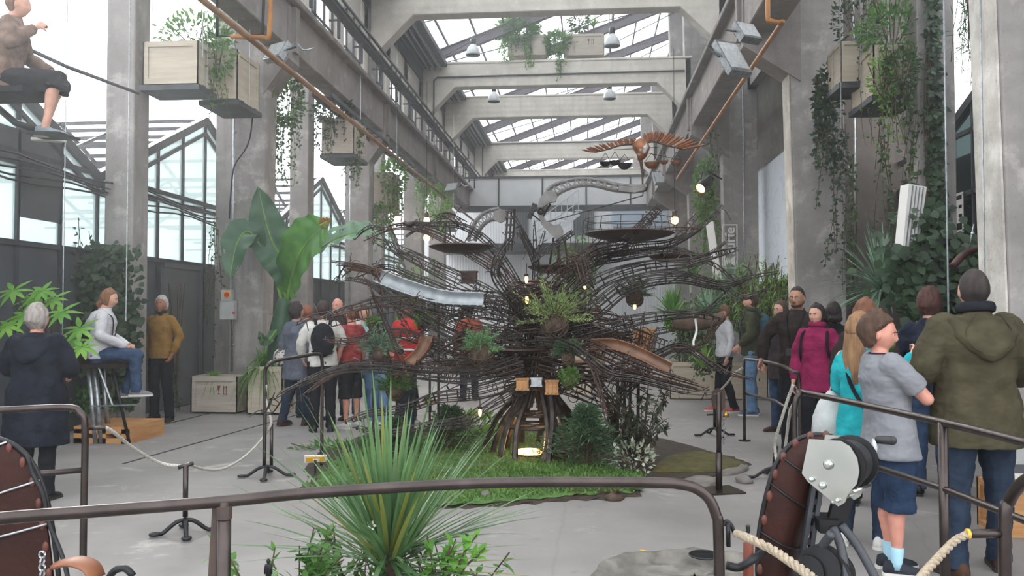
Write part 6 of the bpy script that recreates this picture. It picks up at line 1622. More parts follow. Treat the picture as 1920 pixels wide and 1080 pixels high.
# foreground planter, strap-leaved plant, undergrowth
Yc = 3.1; bc = V((P(728, 1080, Yc).x, Yc, 0)); zc = P(728, 1060, Yc).z
cordy = tuft('cordyline', (bc.x, Yc, zc - .28), 200, .66, .019, [M_CORD, M_CORDY], 'large strap-leaved cordyline rising behind the front rail', 90, -.12, 1.45, .12, .34)
cr_ = crate(V((bc.x - .55, Yc - .22, 0)), V((bc.x + .35, Yc + .3, zc - .24)), m=M_CRATE, lab='planter crate holding the cordyline below the front rail', group=None)
rr = random.Random(91)
def f_(lf, st):
    for k in range(60):
        b0 = V((bc.x + rr.uniform(-.5, .33), Yc + rr.uniform(-.2, .25), zc - .28)); tip = b0 + V((rr.uniform(-.2, .2), rr.uniform(-.1, .1), rr.uniform(.12, .4))); st.tube([b0, b0.lerp(tip, .5) + V((0, 0, .02)), tip], .003, 4, cap=False)
        for q in range(14): lf.leaf(b0.lerp(tip, rr.uniform(.2, 1)), rv(1, rr) + V((0, 0, .3)), V((0, 0, 1)) + rv(.4, rr), rr.uniform(.03, .07), rr.uniform(.018, .028), .2, 3)
plant('leafy_undergrowth', (bc.x, Yc, zc - .28), 'small-leaved plants around the foot of the cordyline', M_FERN, f_, cat='plant')
for (px, lab, sd) in ((600, 'trailing small-leaved sprigs left of the cordyline', 92), (860, 'arching sprigs with bright round leaves right of the cordyline', 93)):
    rr = random.Random(sd)
    def f_(lf, st):
        for k in range(9):
            b0 = V((bc.x + (.2 if px > 700 else -.3), Yc - .1, zc - .2)); tip = P(px + rr.uniform(-60, 60), rr.uniform(985, 1070), Yc - .1); pts = bezier([b0, (b0 + tip) / 2 + V((0, 0, .06)), tip], 8); st.tube(pts, .0025, 4, cap=False)
            for q in range(16):
                t = rr.uniform(.2, 1) * (len(pts) - 1); lf.leaf(pts[int(t)], rv(1, rr) + V((0, 0, .3)), V((0, -.3, 1)), rr.uniform(.03, .06), rr.uniform(.018, .03), .2, 3)
    plant('sprig', (bc.x + (.2 if px > 700 else -.3), Yc - .1, zc - .2), lab, M_BRIGHT if px > 700 else M_FERN, f_, cat='plant', group='sprigs around the cordyline')
rr = random.Random(94); c = P(697, 985, 3.0); mb = MB()
for k in range(5): a = k * 2 * PI / 5; mb.leaf(c, (math.cos(a), -.3, math.sin(a)), (0, -1, 0), .02, .012, .1, 2)
fl = mb.build('blossom', M_WHITE); tag(fl, 'tiny pale blossom in front of the cordyline base', 'flower')
# stone rim at the bottom of the view
rr = random.Random(95); c = V((P(1250, 1075, 3.25).x, 3.3, .02))
mb = MB(); pts = [F(1120, 1078), F(1165, 1058), F(1230, 1052), F(1300, 1050), F(1350, 1052), F(1430, 1060), F(1470, 1075), F(1520, 1110), F(1400, 1200), F(1200, 1200), F(1100, 1120)]; pts = bezier(pts + [pts[0]], 88)[:-1]; cc = sum(pts, V()) / len(pts)
rings = []
for s, h in ((1, 0), (.99, .05), (.95, .07), (.85, .06), (.8, .03), (.75, .02), (.1, .02)): rings.append([cc + (p - cc) * s + V((0, 0, h + .02 * noise.noise(p * 9 + V((s, 0, 0))) * (1 if h else 0))) for p in pts])
mb.loft(rings, cap=False); tag(mb.build('stone_rim', mat('lichen_stone', '#5c5852', '#7d7971', rough=.95, scale=7, bump=1, third='#3f3b38', tscale=6), None, True), 'broken stone rim of a pit at the bottom right', 'stone rim')
c = F(1322, 1066); mb = MB(); mb.tube([c + V((math.cos(t) * .09, math.sin(t) * .09, .08)) for t in np.linspace(0, 2 * PI, 20)[:-1]], .006, 5, closed=True)
for k in range(-4, 5): w_ = math.sqrt(max(0, .09 ** 2 - (k * .02) ** 2)); mb.bar(c + V((-w_, k * .02, .08)), c + V((w_, k * .02, .08)), .007, .006)
tag(mb.build('drain_grate', M_BLACK), 'round iron grate on the stone rim', 'grate')
mb = MB(); mb.leaf(F(1198, 1034) + V((0, 0, .006)), (1, .2, .1), (0, 0, 1), .05, .03, .1, 3); tag(mb.build('fallen_leaf', M_YEL), 'yellow fallen leaf on the bare floor', 'leaf')

# dark studded leather arch behind the olive-jacket man, and a framed notice
Ya_ = 7.9; la = root('studded_arch', V((P(1840, 600, Ya_).x, Ya_, 0)), 'dark studded leather arch of a machine behind the two men on the right', 'machine')
mb = MB(); pts = bezier([P(1786, 500, Ya_), P(1812, 474, Ya_), P(1846, 468, Ya_), P(1875, 500, Ya_), P(1888, 560, Ya_), P(1890, 640, Ya_), V((P(1890, 700, Ya_).x, Ya_, 0))], 36)
mb.tube(pts, [(.07, .03)] * 7, 10); mb.build('arch_band', M_LEATH, la, True)
for i in range(2, 26, 3):
    mb = MB(); mb.ball(pts[i] + V((0, -.04, 0)), .014, 8, 6); mb.build('stud', M_ZINC, la, True)
mb = MB(); mb.tube([P(1818, 470, Ya_), P(1822, 440, Ya_), P(1826, 420, Ya_)], .006, 6); mb.ball(P(1824, 438, Ya_), .018, 8, 6); mb.build('finial', M_ZINC, la, True)
c = V((P(1912, 850, 6.3).x, 6.3, P(1912, 850, 6.3).z)); fn = root('framed_notice', c, 'white framed notice leaning at the right edge behind the olive-jacket man', 'sign')
mb = MB(); mb.box(c, (.24, .02, .36)); mb.build('mount', M_WHITE, fn); mb = MB(); mb.box(c + V((0, -.012, 0)), (.16, .004, .27)); mb.build('grey_print', M_PANEL, fn); mb = MB(); mb.box(c + V((0, -.015, 0)), (.08, .003, .15)); mb.build('pale_print', M_BOX, fn); mb = MB(); mb.tube([c, V((c.x, c.y + .02, 0))], .015, 8); mb.build('stand', M_BLACK, fn)
# ================================================================== PEOPLE
def skinm(n, a, b_): return mat(n, a, b_, rough=.55, scale=14, spec=.4)
SK_LIGHT = skinm('fair_skin', '#b98a76', '#c79a86'); SK_PINK = skinm('rosy_skin', '#bb7f6e', '#c98f7d'); SK_TAN = skinm('tanned_skin', '#8a5a43', '#9a6a52'); SK_BROWN = skinm('olive_skin', '#9f745c', '#ae846c')
def clothm(n, a, b_=None, rough=.85, bump=.35, sc=10, metal=0): return mat(n, a, b_ or a, rough=rough, spec=.12, scale=sc, bump=bump, bscale=26, dist=.012)
def hairm(n, a, b_): return mat(n, a, b_, rough=.75, scale=30, stretch=(1, 1, .2), bump=.8, bscale=90, dist=.006, spec=.35)
M_EYEW = mat('eye_white', '#d8d2cc', rough=.3); M_EYED = mat('dark_iris', '#231812', rough=.2); M_LIP = mat('lips', '#8f4f45', rough=.5); M_SOLE = mat('rubber_sole', '#c9c6c0', rough=.7); M_SOLED = mat('dark_sole', '#2a2624', rough=.7)
def solid(mb, name, mats, M, parent, voxel=.008, sm=3, wr=0., wf=9., seed=0, dec=0.):
    """unite overlapping closed shapes into one continuous surface"""
    me = bpy.data.meshes.new(name); me.from_pydata([M @ V(v) for v in mb.v], [], mb.f); me.update()
    o = bpy.data.objects.new(name, me); COL.objects.link(o)
    md = o.modifiers.new('r', 'REMESH'); md.mode = 'VOXEL'; md.voxel_size = voxel; md.use_smooth_shade = True
    if sm: s_ = o.modifiers.new('s', 'SMOOTH'); s_.factor = .5; s_.iterations = sm
    if dec: d_ = o.modifiers.new('d', 'DECIMATE'); d_.ratio = dec
    dg = bpy.context.evaluated_depsgraph_get(); dg.update(); m2 = bpy.data.meshes.new_from_object(o.evaluated_get(dg)); bpy.data.objects.remove(o); bpy.data.meshes.remove(me)
    n = len(m2.vertices); co = np.empty(n * 3, 'f'); m2.vertices.foreach_get('co', co); co = co.reshape(-1, 3)
    if wr:
        m2.update(); no = np.empty(n * 3, 'f'); m2.vertices.foreach_get('normal', no); no = no.reshape(-1, 3)
        off = np.empty(n, 'f')
        for i in range(n):
            p = V(co[i]); q = V((p.x * wf, p.y * wf, p.z * wf * 1.6 + seed)) ; off[i] = noise.noise(q) + .5 * (abs(noise.noise(q * 2.1)) * -1.4)
        co = co + no * (off * wr)[:, None]
    par = V(parent['_w']); co = co - np.array(par, 'f'); m2.vertices.foreach_set('co', co.ravel()); m2.materials.clear(); m2.materials.append(mats)
    m2.polygons.foreach_set('use_smooth', [True] * len(m2.polygons)); m2.name = name; m2.update()
    q = bpy.data.objects.new(name, m2); COL.objects.link(q); q.parent = parent; q['_w'] = tuple(par); return q
def limb(mb, pts, rad, n=12): # tube with rounded ends
    pts = [V(p) for p in pts]; r0 = rad[0] if not isinstance(rad[0], tuple) else max(rad[0]); r1 = rad[-1] if not isinstance(rad[-1], tuple) else max(rad[-1])
    mb.tube(pts, list(rad), n); mb.ball(pts[0], r0 * .98, 10, 8); mb.ball(pts[-1], r1 * .98, 10, 8)
def head_pt(th, ph, k=1.):
    """point on a head (face towards +y), centre of the skull at 0"""
    x, y, z = math.sin(th) * math.sin(ph), math.sin(th) * math.cos(ph), math.cos(th)
    X, Y, Z = x * .077, y * .094, z * .118
    if z < 0:
        X *= 1 - .38 * (-z) ** 1.6
        if y > 0: Y *= 1 - .10 * (-z) ** 2
        else: Y *= 1 - .45 * (-z) ** 1.2
    if y < 0 and z > -.2: Y *= 1.08
    if y > .3:
        g = lambda cx, cz, sx, sz: math.exp(-((X - cx) / sx) ** 2 - ((Z - cz) / sz) ** 2)
        Y += .017 * g(0, -.028, .013, .016) + .012 * g(0, -.008, .010, .022) + .005 * g(0, .02, .05, .012) - .010 * (g(.031, .004, .014, .012) + g(-.031, .004, .014, .012)) + .006 * g(0, -.062, .022, .009) - .004 * g(0, -.048, .03, .005) + .007 * g(0, -.098, .022, .014) + .003 * (g(.045, -.02, .018, .016) + g(-.045, -.02, .018, .016))
    return V((X * k, Y * k, Z * k))
HM = Matrix.Identity(3)
def hand(mb, w, d, nrm, s=1., curl=.5, side=1, spread=1.):
    """palm, four jointed fingers and a thumb; w wrist, d direction, nrm palm normal, side +1 = thumb on the +x side"""
    w, d = V(w), V(d).normalized(); n_ = V(nrm); x = d.cross(n_).normalized() * side; n_ = (x.cross(d) * side).normalized()
    mb.tube([w - d * .02 * s, w + d * .02 * s, w + d * .055 * s, w + d * .088 * s], [(.024 * s, .019 * s), (.032 * s, .017 * s), (.04 * s, .015 * s), (.038 * s, .012 * s)], 12) if False else None
    rings = []
    for t, hw, ht in ((-.015, .024, .018), (.02, .031, .016), (.055, .039, .014), (.09, .038, .011)):
        rings.append([w + d * t * s + x * math.cos(a) * hw * s + n_ * math.sin(a) * ht * s for a in np.linspace(0, 2 * PI, 13)[:-1]])
    mb.loft(rings)
    for k, (off, L) in enumerate(((.029, .07), (.0098, .079), (-.0098, .074), (-.0285, .058))):
        p = w + d * .085 * s + x * off * s * spread; pts = [p - d * .01 * s]; ang = 0; dd = d
        for q, seg in enumerate((.42, .32, .26)):
            ang += curl * (.6 + .35 * q); dd = d * math.cos(ang) + n_ * math.sin(ang); p = p + dd * L * seg * s; pts.append(p)
        mb.tube(pts, [.0092 * s, .0088 * s, .008 * s, .0066 * s], 8); mb.ball(pts[-1], .0068 * s, 8, 6)
    p = w + d * .028 * s + x * .03 * s; a = p + (x * .75 + d * .55 + n_ * .25 * curl * 2).normalized() * .036 * s; b_ = a + (x * .2 + d * .9 + n_ * .5 * curl * 2).normalized() * .03 * s
    mb.tube([p - x * .012 * s, a, b_], [.0125 * s, .0105 * s, .008 * s], 8); mb.ball(b_, .0082 * s, 8, 6)
NP = [0]
def person(loc, yaw, H, label, skin, hair=('short', '#333'), top=None, pants=None, shoes=None, arms=None, legs=None, head=(0, 0), lean=0., side=0., build=1., hs=1., bare_arms=False, shorts=False, vox=.008,
           name='person', group=None, face=False, extras=None, hem=.86, sleeve=1.05, flare=1.0, tw=1.0, z0=0., twist=0., sock=None, legw=1., hips=1.):
    """arms: (right elbow, right wrist, left elbow, left wrist); legs: ((knee, ankle, toe yaw), same) in a 1.75 m body frame, x to its right, y forward"""
    NP[0] += 1; s = H / 1.775; loc = V(loc); loc.z += z0
    M = Matrix.Translation(loc) @ Euler((0, 0, yaw)).to_matrix().to_4x4() @ Matrix.Scale(s, 4)
    r_ = root(name, loc, label, 'person', group); B = build
    def bend(p):
        p = V(p); t = max(0, p.z - .98) / .5; return p + V((side * t, lean * t * (1 if t < 1 else 1), -abs(lean) * .12 * t))
    shR, shL = bend((.175 * B, 0, 1.43)), bend((-.175 * B, 0, 1.43)); neck = bend((0, -.01, 1.49)); hc = bend((0, .012, 1.635)) + V((0, lean * .12, 0))
    Hm = Euler((R(head[1]), 0, R(head[0]))).to_matrix()
    A = arms or ((.24 * B, -.03, 1.15), (.25 * B, .05, .90), (-.24 * B, -.03, 1.15), (-.25 * B, .05, .90))
    Lg = legs or (((.10, .02, .50), (.11, -.01, .085), 8), ((-.10, .02, .50), (-.11, -.01, .085), -8))
    eR, wR, eL, wL = [V(a) for a in A[:4]]; cR = A[4] if len(A) > 4 else .5; cL = A[5] if len(A) > 5 else .5; dR = V(A[6]) if len(A) > 6 and A[6] else (wR - eR); dL = V(A[7]) if len(A) > 7 and A[7] else (wL - eL)
    # ---- body
    mb = MB()
    rows = []; nt, npz = 30, 40
    for i in range(nt + 1):
        rows.append([hc + Hm @ head_pt(PI * max(.001, min(.999, i / nt)), 2 * PI * j / npz, hs) for j in range(npz)])
    mb.loft(rows)
    for sx in (-1, 1): mb.ball(hc + Hm @ V((sx * .076 * hs, -.006, -.008)), (.010 * hs, .019 * hs, .031 * hs), 10, 8, rot=Hm @ Euler((R(12), 0, R(-18 * sx))).to_matrix())
    limb(mb, [neck - V((0, 0, .04)), neck + V((0, .0, .03)), hc + Hm @ V((0, -.012, -.075))], [.062 * B, .055, .054])
    T = [(.90, .155, .115, 0), (.98, .15, .115, 0), (1.08, .132, .10, .0), (1.18, .138, .105, .005), (1.30, .158, .115, .005), (1.39, .165, .10, 0), (1.45, .12, .075, -.005), (1.49, .065, .06, -.01)]
    def torso(mb, T, k=1., kz=0.):
        mb.loft([[bend((math.cos(a) * w * k * B, math.sin(a) * d * k * B + y, z)) for a in np.linspace(0, 2 * PI, 25)[:-1]] for z, w, d, y in T])
    torso(mb, T)
    nrmR = V((-.9, .2, 0)); nrmL = V((.9, .2, 0))
    for sh, e, w, d, sd, cu in ((shR, eR, wR, dR, 1, cR), (shL, eL, wL, dL, -1, cL)):
        limb(mb, [sh + V((-sd * .02, 0, 0)), sh.lerp(e, .5), e], [.052 * B, .045 * B, .037 * B]); limb(mb, [e, e.lerp(w, .3), w], [.037 * B, .038 * B, .025])
        nn = V((-sd, .15, 0)); 
        if abs(d.normalized().dot(nn.normalized())) > .75: nn = V((0, -1, -.2))
        hand(mb, w, d, nn, 1.0, cu, -sd if nn.x * sd < 0 else sd)
    hipz = .93
    for (kn, an, ty), sd in zip(Lg, (1, -1)):
        kn, an = V(kn), V(an); hp = V((sd * .088 * B, 0, hipz)); limb(mb, [hp, hp.lerp(kn, .5), kn], [.088 * B * legw, .073 * B * legw, .054 * B]); c_ = kn.lerp(an, .3) + V((0, -.018, 0)); limb(mb, [kn, c_, kn.lerp(an, .75), an], [.052, .054 * legw, .036, .034])
        tdir = V((math.sin(R(ty)), math.cos(R(ty)), 0)); mb.tube([an - tdir * .04 + V((0, 0, -.04)), an + tdir * .06 + V((0, 0, -.05)), an + tdir * .15 + V((0, 0, -.062))], [.03, .034, .02], 8)
    solid(mb, 'body', skin, M, r_, vox, 1)
    # ---- face details
    if face:
        mb = MB(); mb2 = MB(); mb3 = MB()
        for sx in (-1, 1):
            c = hc + Hm @ (head_pt(1.56, sx * .34, hs) + V((0, -.0075, 0))); mb.ball(c, .0115, 10, 8); mb2.ball(c + Hm @ V((0, .0085, 0)), (.0055, .004, .0055), 8, 6)
            mb3.tube([hc + Hm @ (head_pt(1.40, sx * q, hs) + V((0, .001, zz))) for q, zz in ((.16, 0), (.34, .004), (.52, 0))], .0035, 6)
        for m_, n_, mt in ((mb, 'eye', M_EYEW), (mb2, 'iris', M_EYED), (mb3, 'eyebrow', mat(f'brow', '#2e211b', rough=.8))):
            me_ = MB(); me_.v = [tuple(M @ V(v)) for v in m_.v]; me_.f = m_.f; me_.mi = m_.mi; me_.build(n_, mt, r_, True)
        m_ = MB(); m_.tube([hc + Hm @ (head_pt(2.1, q, hs) + V((0, .001, 0))) for q in (-.24, -.1, 0, .1, .24)], [.002, .005, .0055, .005, .002], 6); me_ = MB(); me_.v = [tuple(M @ V(v)) for v in m_.v]; me_.f = m_.f; me_.mi = m_.mi; me_.build('lips', M_LIP, r_, True)
    # ---- hair
    def put(m_, nm, mt, sm=True, par=None):
        me_ = MB(); me_.v = [tuple(M @ V(v)) for v in m_.v]; me_.f = m_.f; me_.mi = m_.mi; o_ = me_.build(nm, mt, r_, sm); return o_
    style, hcol = hair[0], hair[1]; hm_ = hair[2] if len(hair) > 2 else None
    if style != 'none':
        mh = hairm('hair_' + hcol, hcol, '#' + ''.join('%02x' % min(255, int(int(hcol.lstrip('#')[i:i + 2], 16) * 1.3 + 5)) for i in (0, 2, 4)))
        th_ = {'short': .012, 'crop': .006, 'curly': .032, 'long': .018, 'grey': .022, 'scarf': .014, 'bald': .004, 'pony': .014, 'fluffy': .028}[style]; mb = MB(); rows = []; nt2, np2 = 34, 44
        for i in range(nt2 + 1):
            row = []
            for j in range(np2):
                th = PI * max(.001, min(.999, i / nt2)); ph = 2 * PI * j / np2; p = head_pt(th, ph, hs); pn = p / hs; fr = math.cos(ph)
                if fr > .55: ok = pn.z > .078 - .012 * abs(math.sin(ph)) + (0 if style != 'bald' else .1)
                elif fr > .0: ok = pn.z > .014 + .075 * fr + (.0 if style not in ('bald',) else .02)
                else: ok = pn.z > -.072 + .05 * max(0, fr + .4)
                if style in ('long', 'scarf', 'pony') and fr < .35: ok = pn.z > -.085
                if style == 'bald': ok = fr < .2 and -.07 < pn.z < .03
                k_ = (1 + (.35 + .65 * min(1, max(0, (.6 - fr) * 2))) * th_ / .09 * (1 + .35 * noise.noise(p * (60 if style in ('curly', 'fluffy', 'grey') else 34) + V((NP[0], 0, 0))))) if ok else .86
                if style in ('curly', 'fluffy', 'grey') and ok: k_ += .05 * noise.noise(p * 120)
                row.append(hc + Hm @ (p * k_ + (V((0, -.004, .004)) if ok else V())))
            rows.append(row)
        mb.loft(rows)
        if style in ('long', 'scarf', 'pony'):
            Lh = hair[3] if len(hair) > 3 else .35; wd = .085 if style != 'pony' else .03
            rr2 = random.Random(NP[0]); 
            for q in range(9 if style != 'pony' else 3):
                u = (q / 8 - .5) * 2 if style != 'pony' else (q - 1) * .4; a0 = hc + Hm @ V((u * .07, -.06 - .03 * (1 - u * u), .0)); b0 = V((u * wd + side * .5, a0.y - .035 - .02 * rr2.random(), a0.z - Lh * .5)); c0 = V((u * wd * .85, a0.y - .02, a0.z - Lh * rr2.uniform(.85, 1.05)))
                mb.tube(bezier([a0 + V((0, .02, .05)), a0 + V((0, -.012, -.05)), b0, c0], 12), [.02, .028, .026, .024, .008], 8)
        put(mb, 'hair', mh, 45)
    # ---- clothes
    def clothes(kind, mt, k, hemz, fl=1.):
        mb = MB(); w0 = .168 * hips
        TT = [(hemz, w0 * fl, .125 * fl, 0), (hemz + .02, w0 * fl, .125 * fl, 0), (max(hemz + .05, 1.0), w0 * (1 + (fl - 1) * .5), .125, 0), (1.10, .153, .118, 0), (1.22, .158, .122, .004), (1.33, .18, .13, .003), (1.41, .182, .108, 0), (1.46, .13, .085, -.006), (1.495, .078, .072, -.012)]
        TT = [t for i, t in enumerate(TT) if i < 2 or t[0] > TT[i - 1][0]]
        torso(mb, TT, k)
        return mb
    if top:
        kind, mt = top[0], top[1]; k = {'tee': 1.07, 'jacket': 1.12, 'coat': 1.2, 'sweater': 1.07}[kind] * tw; mb = clothes(kind, mt, k, hem, flare); th = {'tee': .012, 'jacket': .022, 'coat': .03, 'sweater': .016}[kind] * sleeve
        for sh, e, w, sd in ((shR, eR, wR, 1), (shL, eL, wL, -1)):
            if kind == 'tee' and bare_arms:
                e2 = sh.lerp(e, .72); limb(mb, [sh + V((-sd * .03, 0, -.008)), sh.lerp(e, .36)], [.078 * B, .07 * B]); mb.tube([sh.lerp(e, .3), e2], [.064 * B, .066 * B], 14)
            else:
                wv_ = e.lerp(w, .93); limb(mb, [sh + V((-sd * .03, 0, -.012)), sh.lerp(e, .5), e], [(.056 + th) * B, (.05 + th) * B, (.043 + th) * B]); mb.tube([e, e.lerp(w, .4), wv_], [(.043 + th) * B, (.042 + th) * B, .028 + th * .8], 14)
        if kind in ('jacket', 'coat'):
            mb.tube([bend((math.cos(a) * .072, math.sin(a) * .068 - .012, 1.505)) for a in np.linspace(0, 2 * PI, 17)[:-1]], .017, 8, closed=True)
        solid(mb, {'tee': 't_shirt', 'jacket': 'jacket', 'coat': 'coat', 'sweater': 'sweater'}[kind], mt, M, r_, vox * 1.1, 4, .010 * s, 9, NP[0])
        if len(top) > 2 and 'hood' in top[2]:
            mb = MB(); 
            for q in range(3): mb.tube(bezier([bend((-.15 * B + .01 * q, .01, 1.475)), bend((-.12 * B, -.085 - .012 * q, 1.44 - .025 * q)), bend((0, -.135 - .015 * q, 1.36 - .04 * q)), bend((.12 * B, -.085 - .012 * q, 1.44 - .025 * q)), bend((.15 * B - .01 * q, .01, 1.475))], 16), [.03, .045, .055, .045, .03], 10)
            mb.ball(bend((0, -.12, 1.40)), (.11, .05, .08), 14, 10); solid(mb, 'hood', mt, M, r_, vox * 1.1, 4, .006, 12, 3)
        if len(top) > 2 and 'collar' in top[2]:
            mb = MB(); mb.tube([bend((math.cos(a) * .085, math.sin(a) * .08 - .01, 1.53 + .01 * math.sin(a))) for a in np.linspace(.3, 2 * PI + .0, 18)], [(.012, .03)] * 18, 8); put(mb, 'collar', top[3] if len(top) > 3 else mt)
    if pants:
        kind, mt = pants; mb = MB(); th = .014 if kind in ('jeans', 'trousers') else (.028 if kind == 'shorts' else .004)
        mb.loft([[V((math.cos(a) * w * B * hips, math.sin(a) * d * B, z)) for a in np.linspace(0, 2 * PI, 25)[:-1]] for z, w, d in ((.80, .15, .10), (.87, .172, .125), (.93, .172, .128), (1.02, .158, .12), (1.06, .145, .11))])
        for (kn, an, ty), sd in zip(Lg, (1, -1)):
            kn, an = V(kn), V(an); hp = V((sd * .088 * B, 0, hipz)); limb(mb, [hp, hp.lerp(kn, .5), kn], [(.09 + min(th, .008)) * B * legw, (.078 + th) * B * legw, .058 + th * 1.4])
            if kind != 'shorts': mb.tube([kn, kn.lerp(an, .35) + V((0, -.014, 0)), kn.lerp(an, .75), an + V((0, 0, -.035))], [.058 + th * 1.4, (.06 + th) * legw, .046 + th * 1.4, .048 + th * 1.6], 14)
            else: mb.tube([kn + (hp - kn) * .3, kn + (hp - kn) * .02, kn.lerp(an, .17)], [(.07 + th), (.074 + th), (.08 + th)], 14)
        solid(mb, 'shorts' if kind == 'shorts' else 'trousers', mt, M, r_, vox * 1.1, 3, .008 * s, 11, NP[0] + 5)
    if sock:
        for (kn, an, ty) in Lg:
            kn, an = V(kn), V(an); mb = MB(); mb.tube([an - V((0, 0, .04)), an, an.lerp(kn, .25)], [.042, .039, .045], 14); put(mb, 'sock', sock)
    sh_ = shoes or (M_BLACK, M_SOLED)
    for (kn, an, ty) in Lg:
        an = V(an); f = V((math.sin(R(ty)), math.cos(R(ty)), 0)); x = V((f.y, -f.x, 0)); pit = 0
        rings = []
        for t, hw, zt in ((-.085, .018, .05), (-.075, .034, .088), (-.03, .038, .098), (.02, .038, .092), (.07, .043, .07), (.12, .047, .056), (.16, .043, .046), (.19, .024, .03)):
            c = an + f * t; zb = an.z - .078
            rings.append([V((c.x, c.y, zb)) + x * (math.cos(a) * hw * 1.05) + V((0, 0, (max(0, math.sin(a)) ** .7) * zt)) + (V((0, 0, 0))) for a in np.linspace(0, 2 * PI, 17)[:-1]])
        mb = MB(); mb.loft(rings); o_ = put(mb, 'shoe', sh_[0])
        mb = MB(); rings = []
        for t, hw in ((-.092, .02), (-.08, .036), (-.03, .04), (.02, .038), (.07, .045), (.12, .05), (.165, .045), (.196, .024)):
            c = an + f * t; zb = an.z - .085; rings.append([V((c.x, c.y, zb)) + x * hw * 1.05 * a + V((0, 0, b2)) for a, b2 in ((-1, 0), (1, 0), (1, .022), (-1, .022))])
        mb.loft(rings); me_ = MB(); me_.v = [tuple(M @ V(v)) for v in mb.v]; me_.f = mb.f; me_.mi = mb.mi; q = me_.build('sole', sh_[1], r_); q.parent = o_
    if extras: extras(r_, M, put, bend, hc, Hm, s)
    return r_
def W(px, py): return F(px, py)
def at(px, Y): v = P(px, 500, Y); return V((v.x, Y, 0))

C_OLIVE = clothm('olive_waxed_cloth', '#3b3729', '#484333'); C_NAVY = clothm('navy_cloth', '#1f2c40', '#2a3a52'); C_DENIM = clothm('blue_denim', '#2c3b52', '#3d4f6b', sc=14); C_DDENIM = clothm('dark_denim', '#1f2836', '#2b3646'); C_LDENIM = clothm('pale_denim', '#54708f', '#6c88a6', sc=5)
C_GREY = clothm('grey_melange', '#77787d', '#7f8085', sc=8, bump=.15); C_TURQ = clothm('turquoise_cotton', '#1d8f97', '#2aa5ac'); C_BLACK = clothm('black_cloth', '#17181c', '#23242a'); C_COAT = clothm('black_blue_coat', '#14171f', '#1f232d'); C_BROWN = clothm('dark_brown_wool', '#241d1c', '#332a28')
C_MAG = clothm('magenta_softshell', '#751a42', '#8a2550'); C_WHITE = clothm('off_white_cloth', '#bdbab4', '#cfccc6'); C_WJ = clothm('white_windbreaker', '#b9b7bb', '#cac8cc'); C_MUST = clothm('mustard_suede', '#7a5c2c', '#8a6a37'); C_FOREST = clothm('forest_green_shell', '#37392a', '#444634'); C_GBLUE = clothm('grey_blue_coat', '#50545f', '#616672'); C_RED = clothm('red_plaid', '#7c2a2c', '#9a4a48', sc=20); C_GHOOD = clothm('grey_green_hoodie', '#3e4744', '#4b5450'); C_HIVIS = clothm('orange_vest', '#8c4030', '#a3543e'); C_LTEAL = clothm('pale_teal', '#7d9a9c', '#90aaac'); C_BUR = clothm('burgundy', '#4a2a2e', '#5a3438')
SH_WHITE = (clothm('white_sneaker', '#b9b7b3', '#c9c7c3'), M_SOLE); SH_DARK = (clothm('charcoal_sneaker', '#26282e', '#33363d'), M_SOLE); SH_BROWN = (clothm('brown_shoe', '#3d2b22', '#4a352a'), M_SOLED); SH_BLUE = (clothm('blue_grey_trainer', '#44546a', '#5a6b82'), M_SOLE); SH_BLK = (M_BLACK, M_SOLED); SH_RED = (clothm('red_sneaker', '#a13a38', '#b85a56'), M_SOLE)
M_STRAP = clothm('black_webbing', '#15161a', '#1e1f24')

def backpack(mt, z=1.22, w=.30, h=.44, y=-.2):
    def ex(r_, M, put, bend, hc, Hm, s):
        mb = MB(); c = bend((0, y, z)); mb.ball(c, (w / 2 * 1.1, .1, h / 2 * 1.1), 16, 12); mb.box(c + V((0, .01, -.02)), (w * .86, .13, h * .82)); solid(mb, 'backpack', mt, M, r_, .012, 6, .006, 12, 4)
        for sx in (-1, 1):
            mb = MB(); mb.tube(bezier([c + V((sx * .09, .07, .2)), bend((sx * .105, -.07, 1.515)), bend((sx * .12, .1, 1.44)), bend((sx * .14, .145, 1.25)), bend((sx * .16, .05, 1.10)), c + V((sx * .12, .06, -.16))], 20), [(.022, .007)] * 21, 8); put(mb, 'shoulder_strap', mt)
    return ex
def camera_strap(r_, M, put, bend, hc, Hm, s):
    mb = MB(); mb.tube(bezier([bend((-.06, -.06, 1.53)), bend((-.08, .08, 1.47)), bend((-.03, .165, 1.28)), bend((.03, .17, 1.1)), bend((.07, .165, 1.28)), bend((.09, .08, 1.47)), bend((.06, -.06, 1.53))], 30), [(.009, .003)] * 31, 6); put(mb, 'camera_strap', M_STRAP)
    mb = MB(); c = bend((.03, .2, 1.08)); mb.box(c, (.11, .05, .07)); mb.lathe(c, [(.001, .0), (.028, 0), (.028, .06), (.001, .06)], 14, (0, 1, 0)); put(mb, 'camera', M_BLACK, 30)
def glasses(hc, Hm, put, hs=1.):
    mb = MB()
    for sx in (-1, 1): hoop(mb, hc + Hm @ V((sx * .031, .098, .003)), Hm @ V((0, 1, 0)), .018, .0011, 14); mb.tube([hc + Hm @ V((sx * .049, .094, .006)), hc + Hm @ V((sx * .08, 0, .004))], .0015, 5)
    mb.tube([hc + Hm @ V((-.013, .102, .006)), hc + Hm @ V((.013, .102, .006))], .0015, 5); put(mb, 'glasses', M_BLACK)

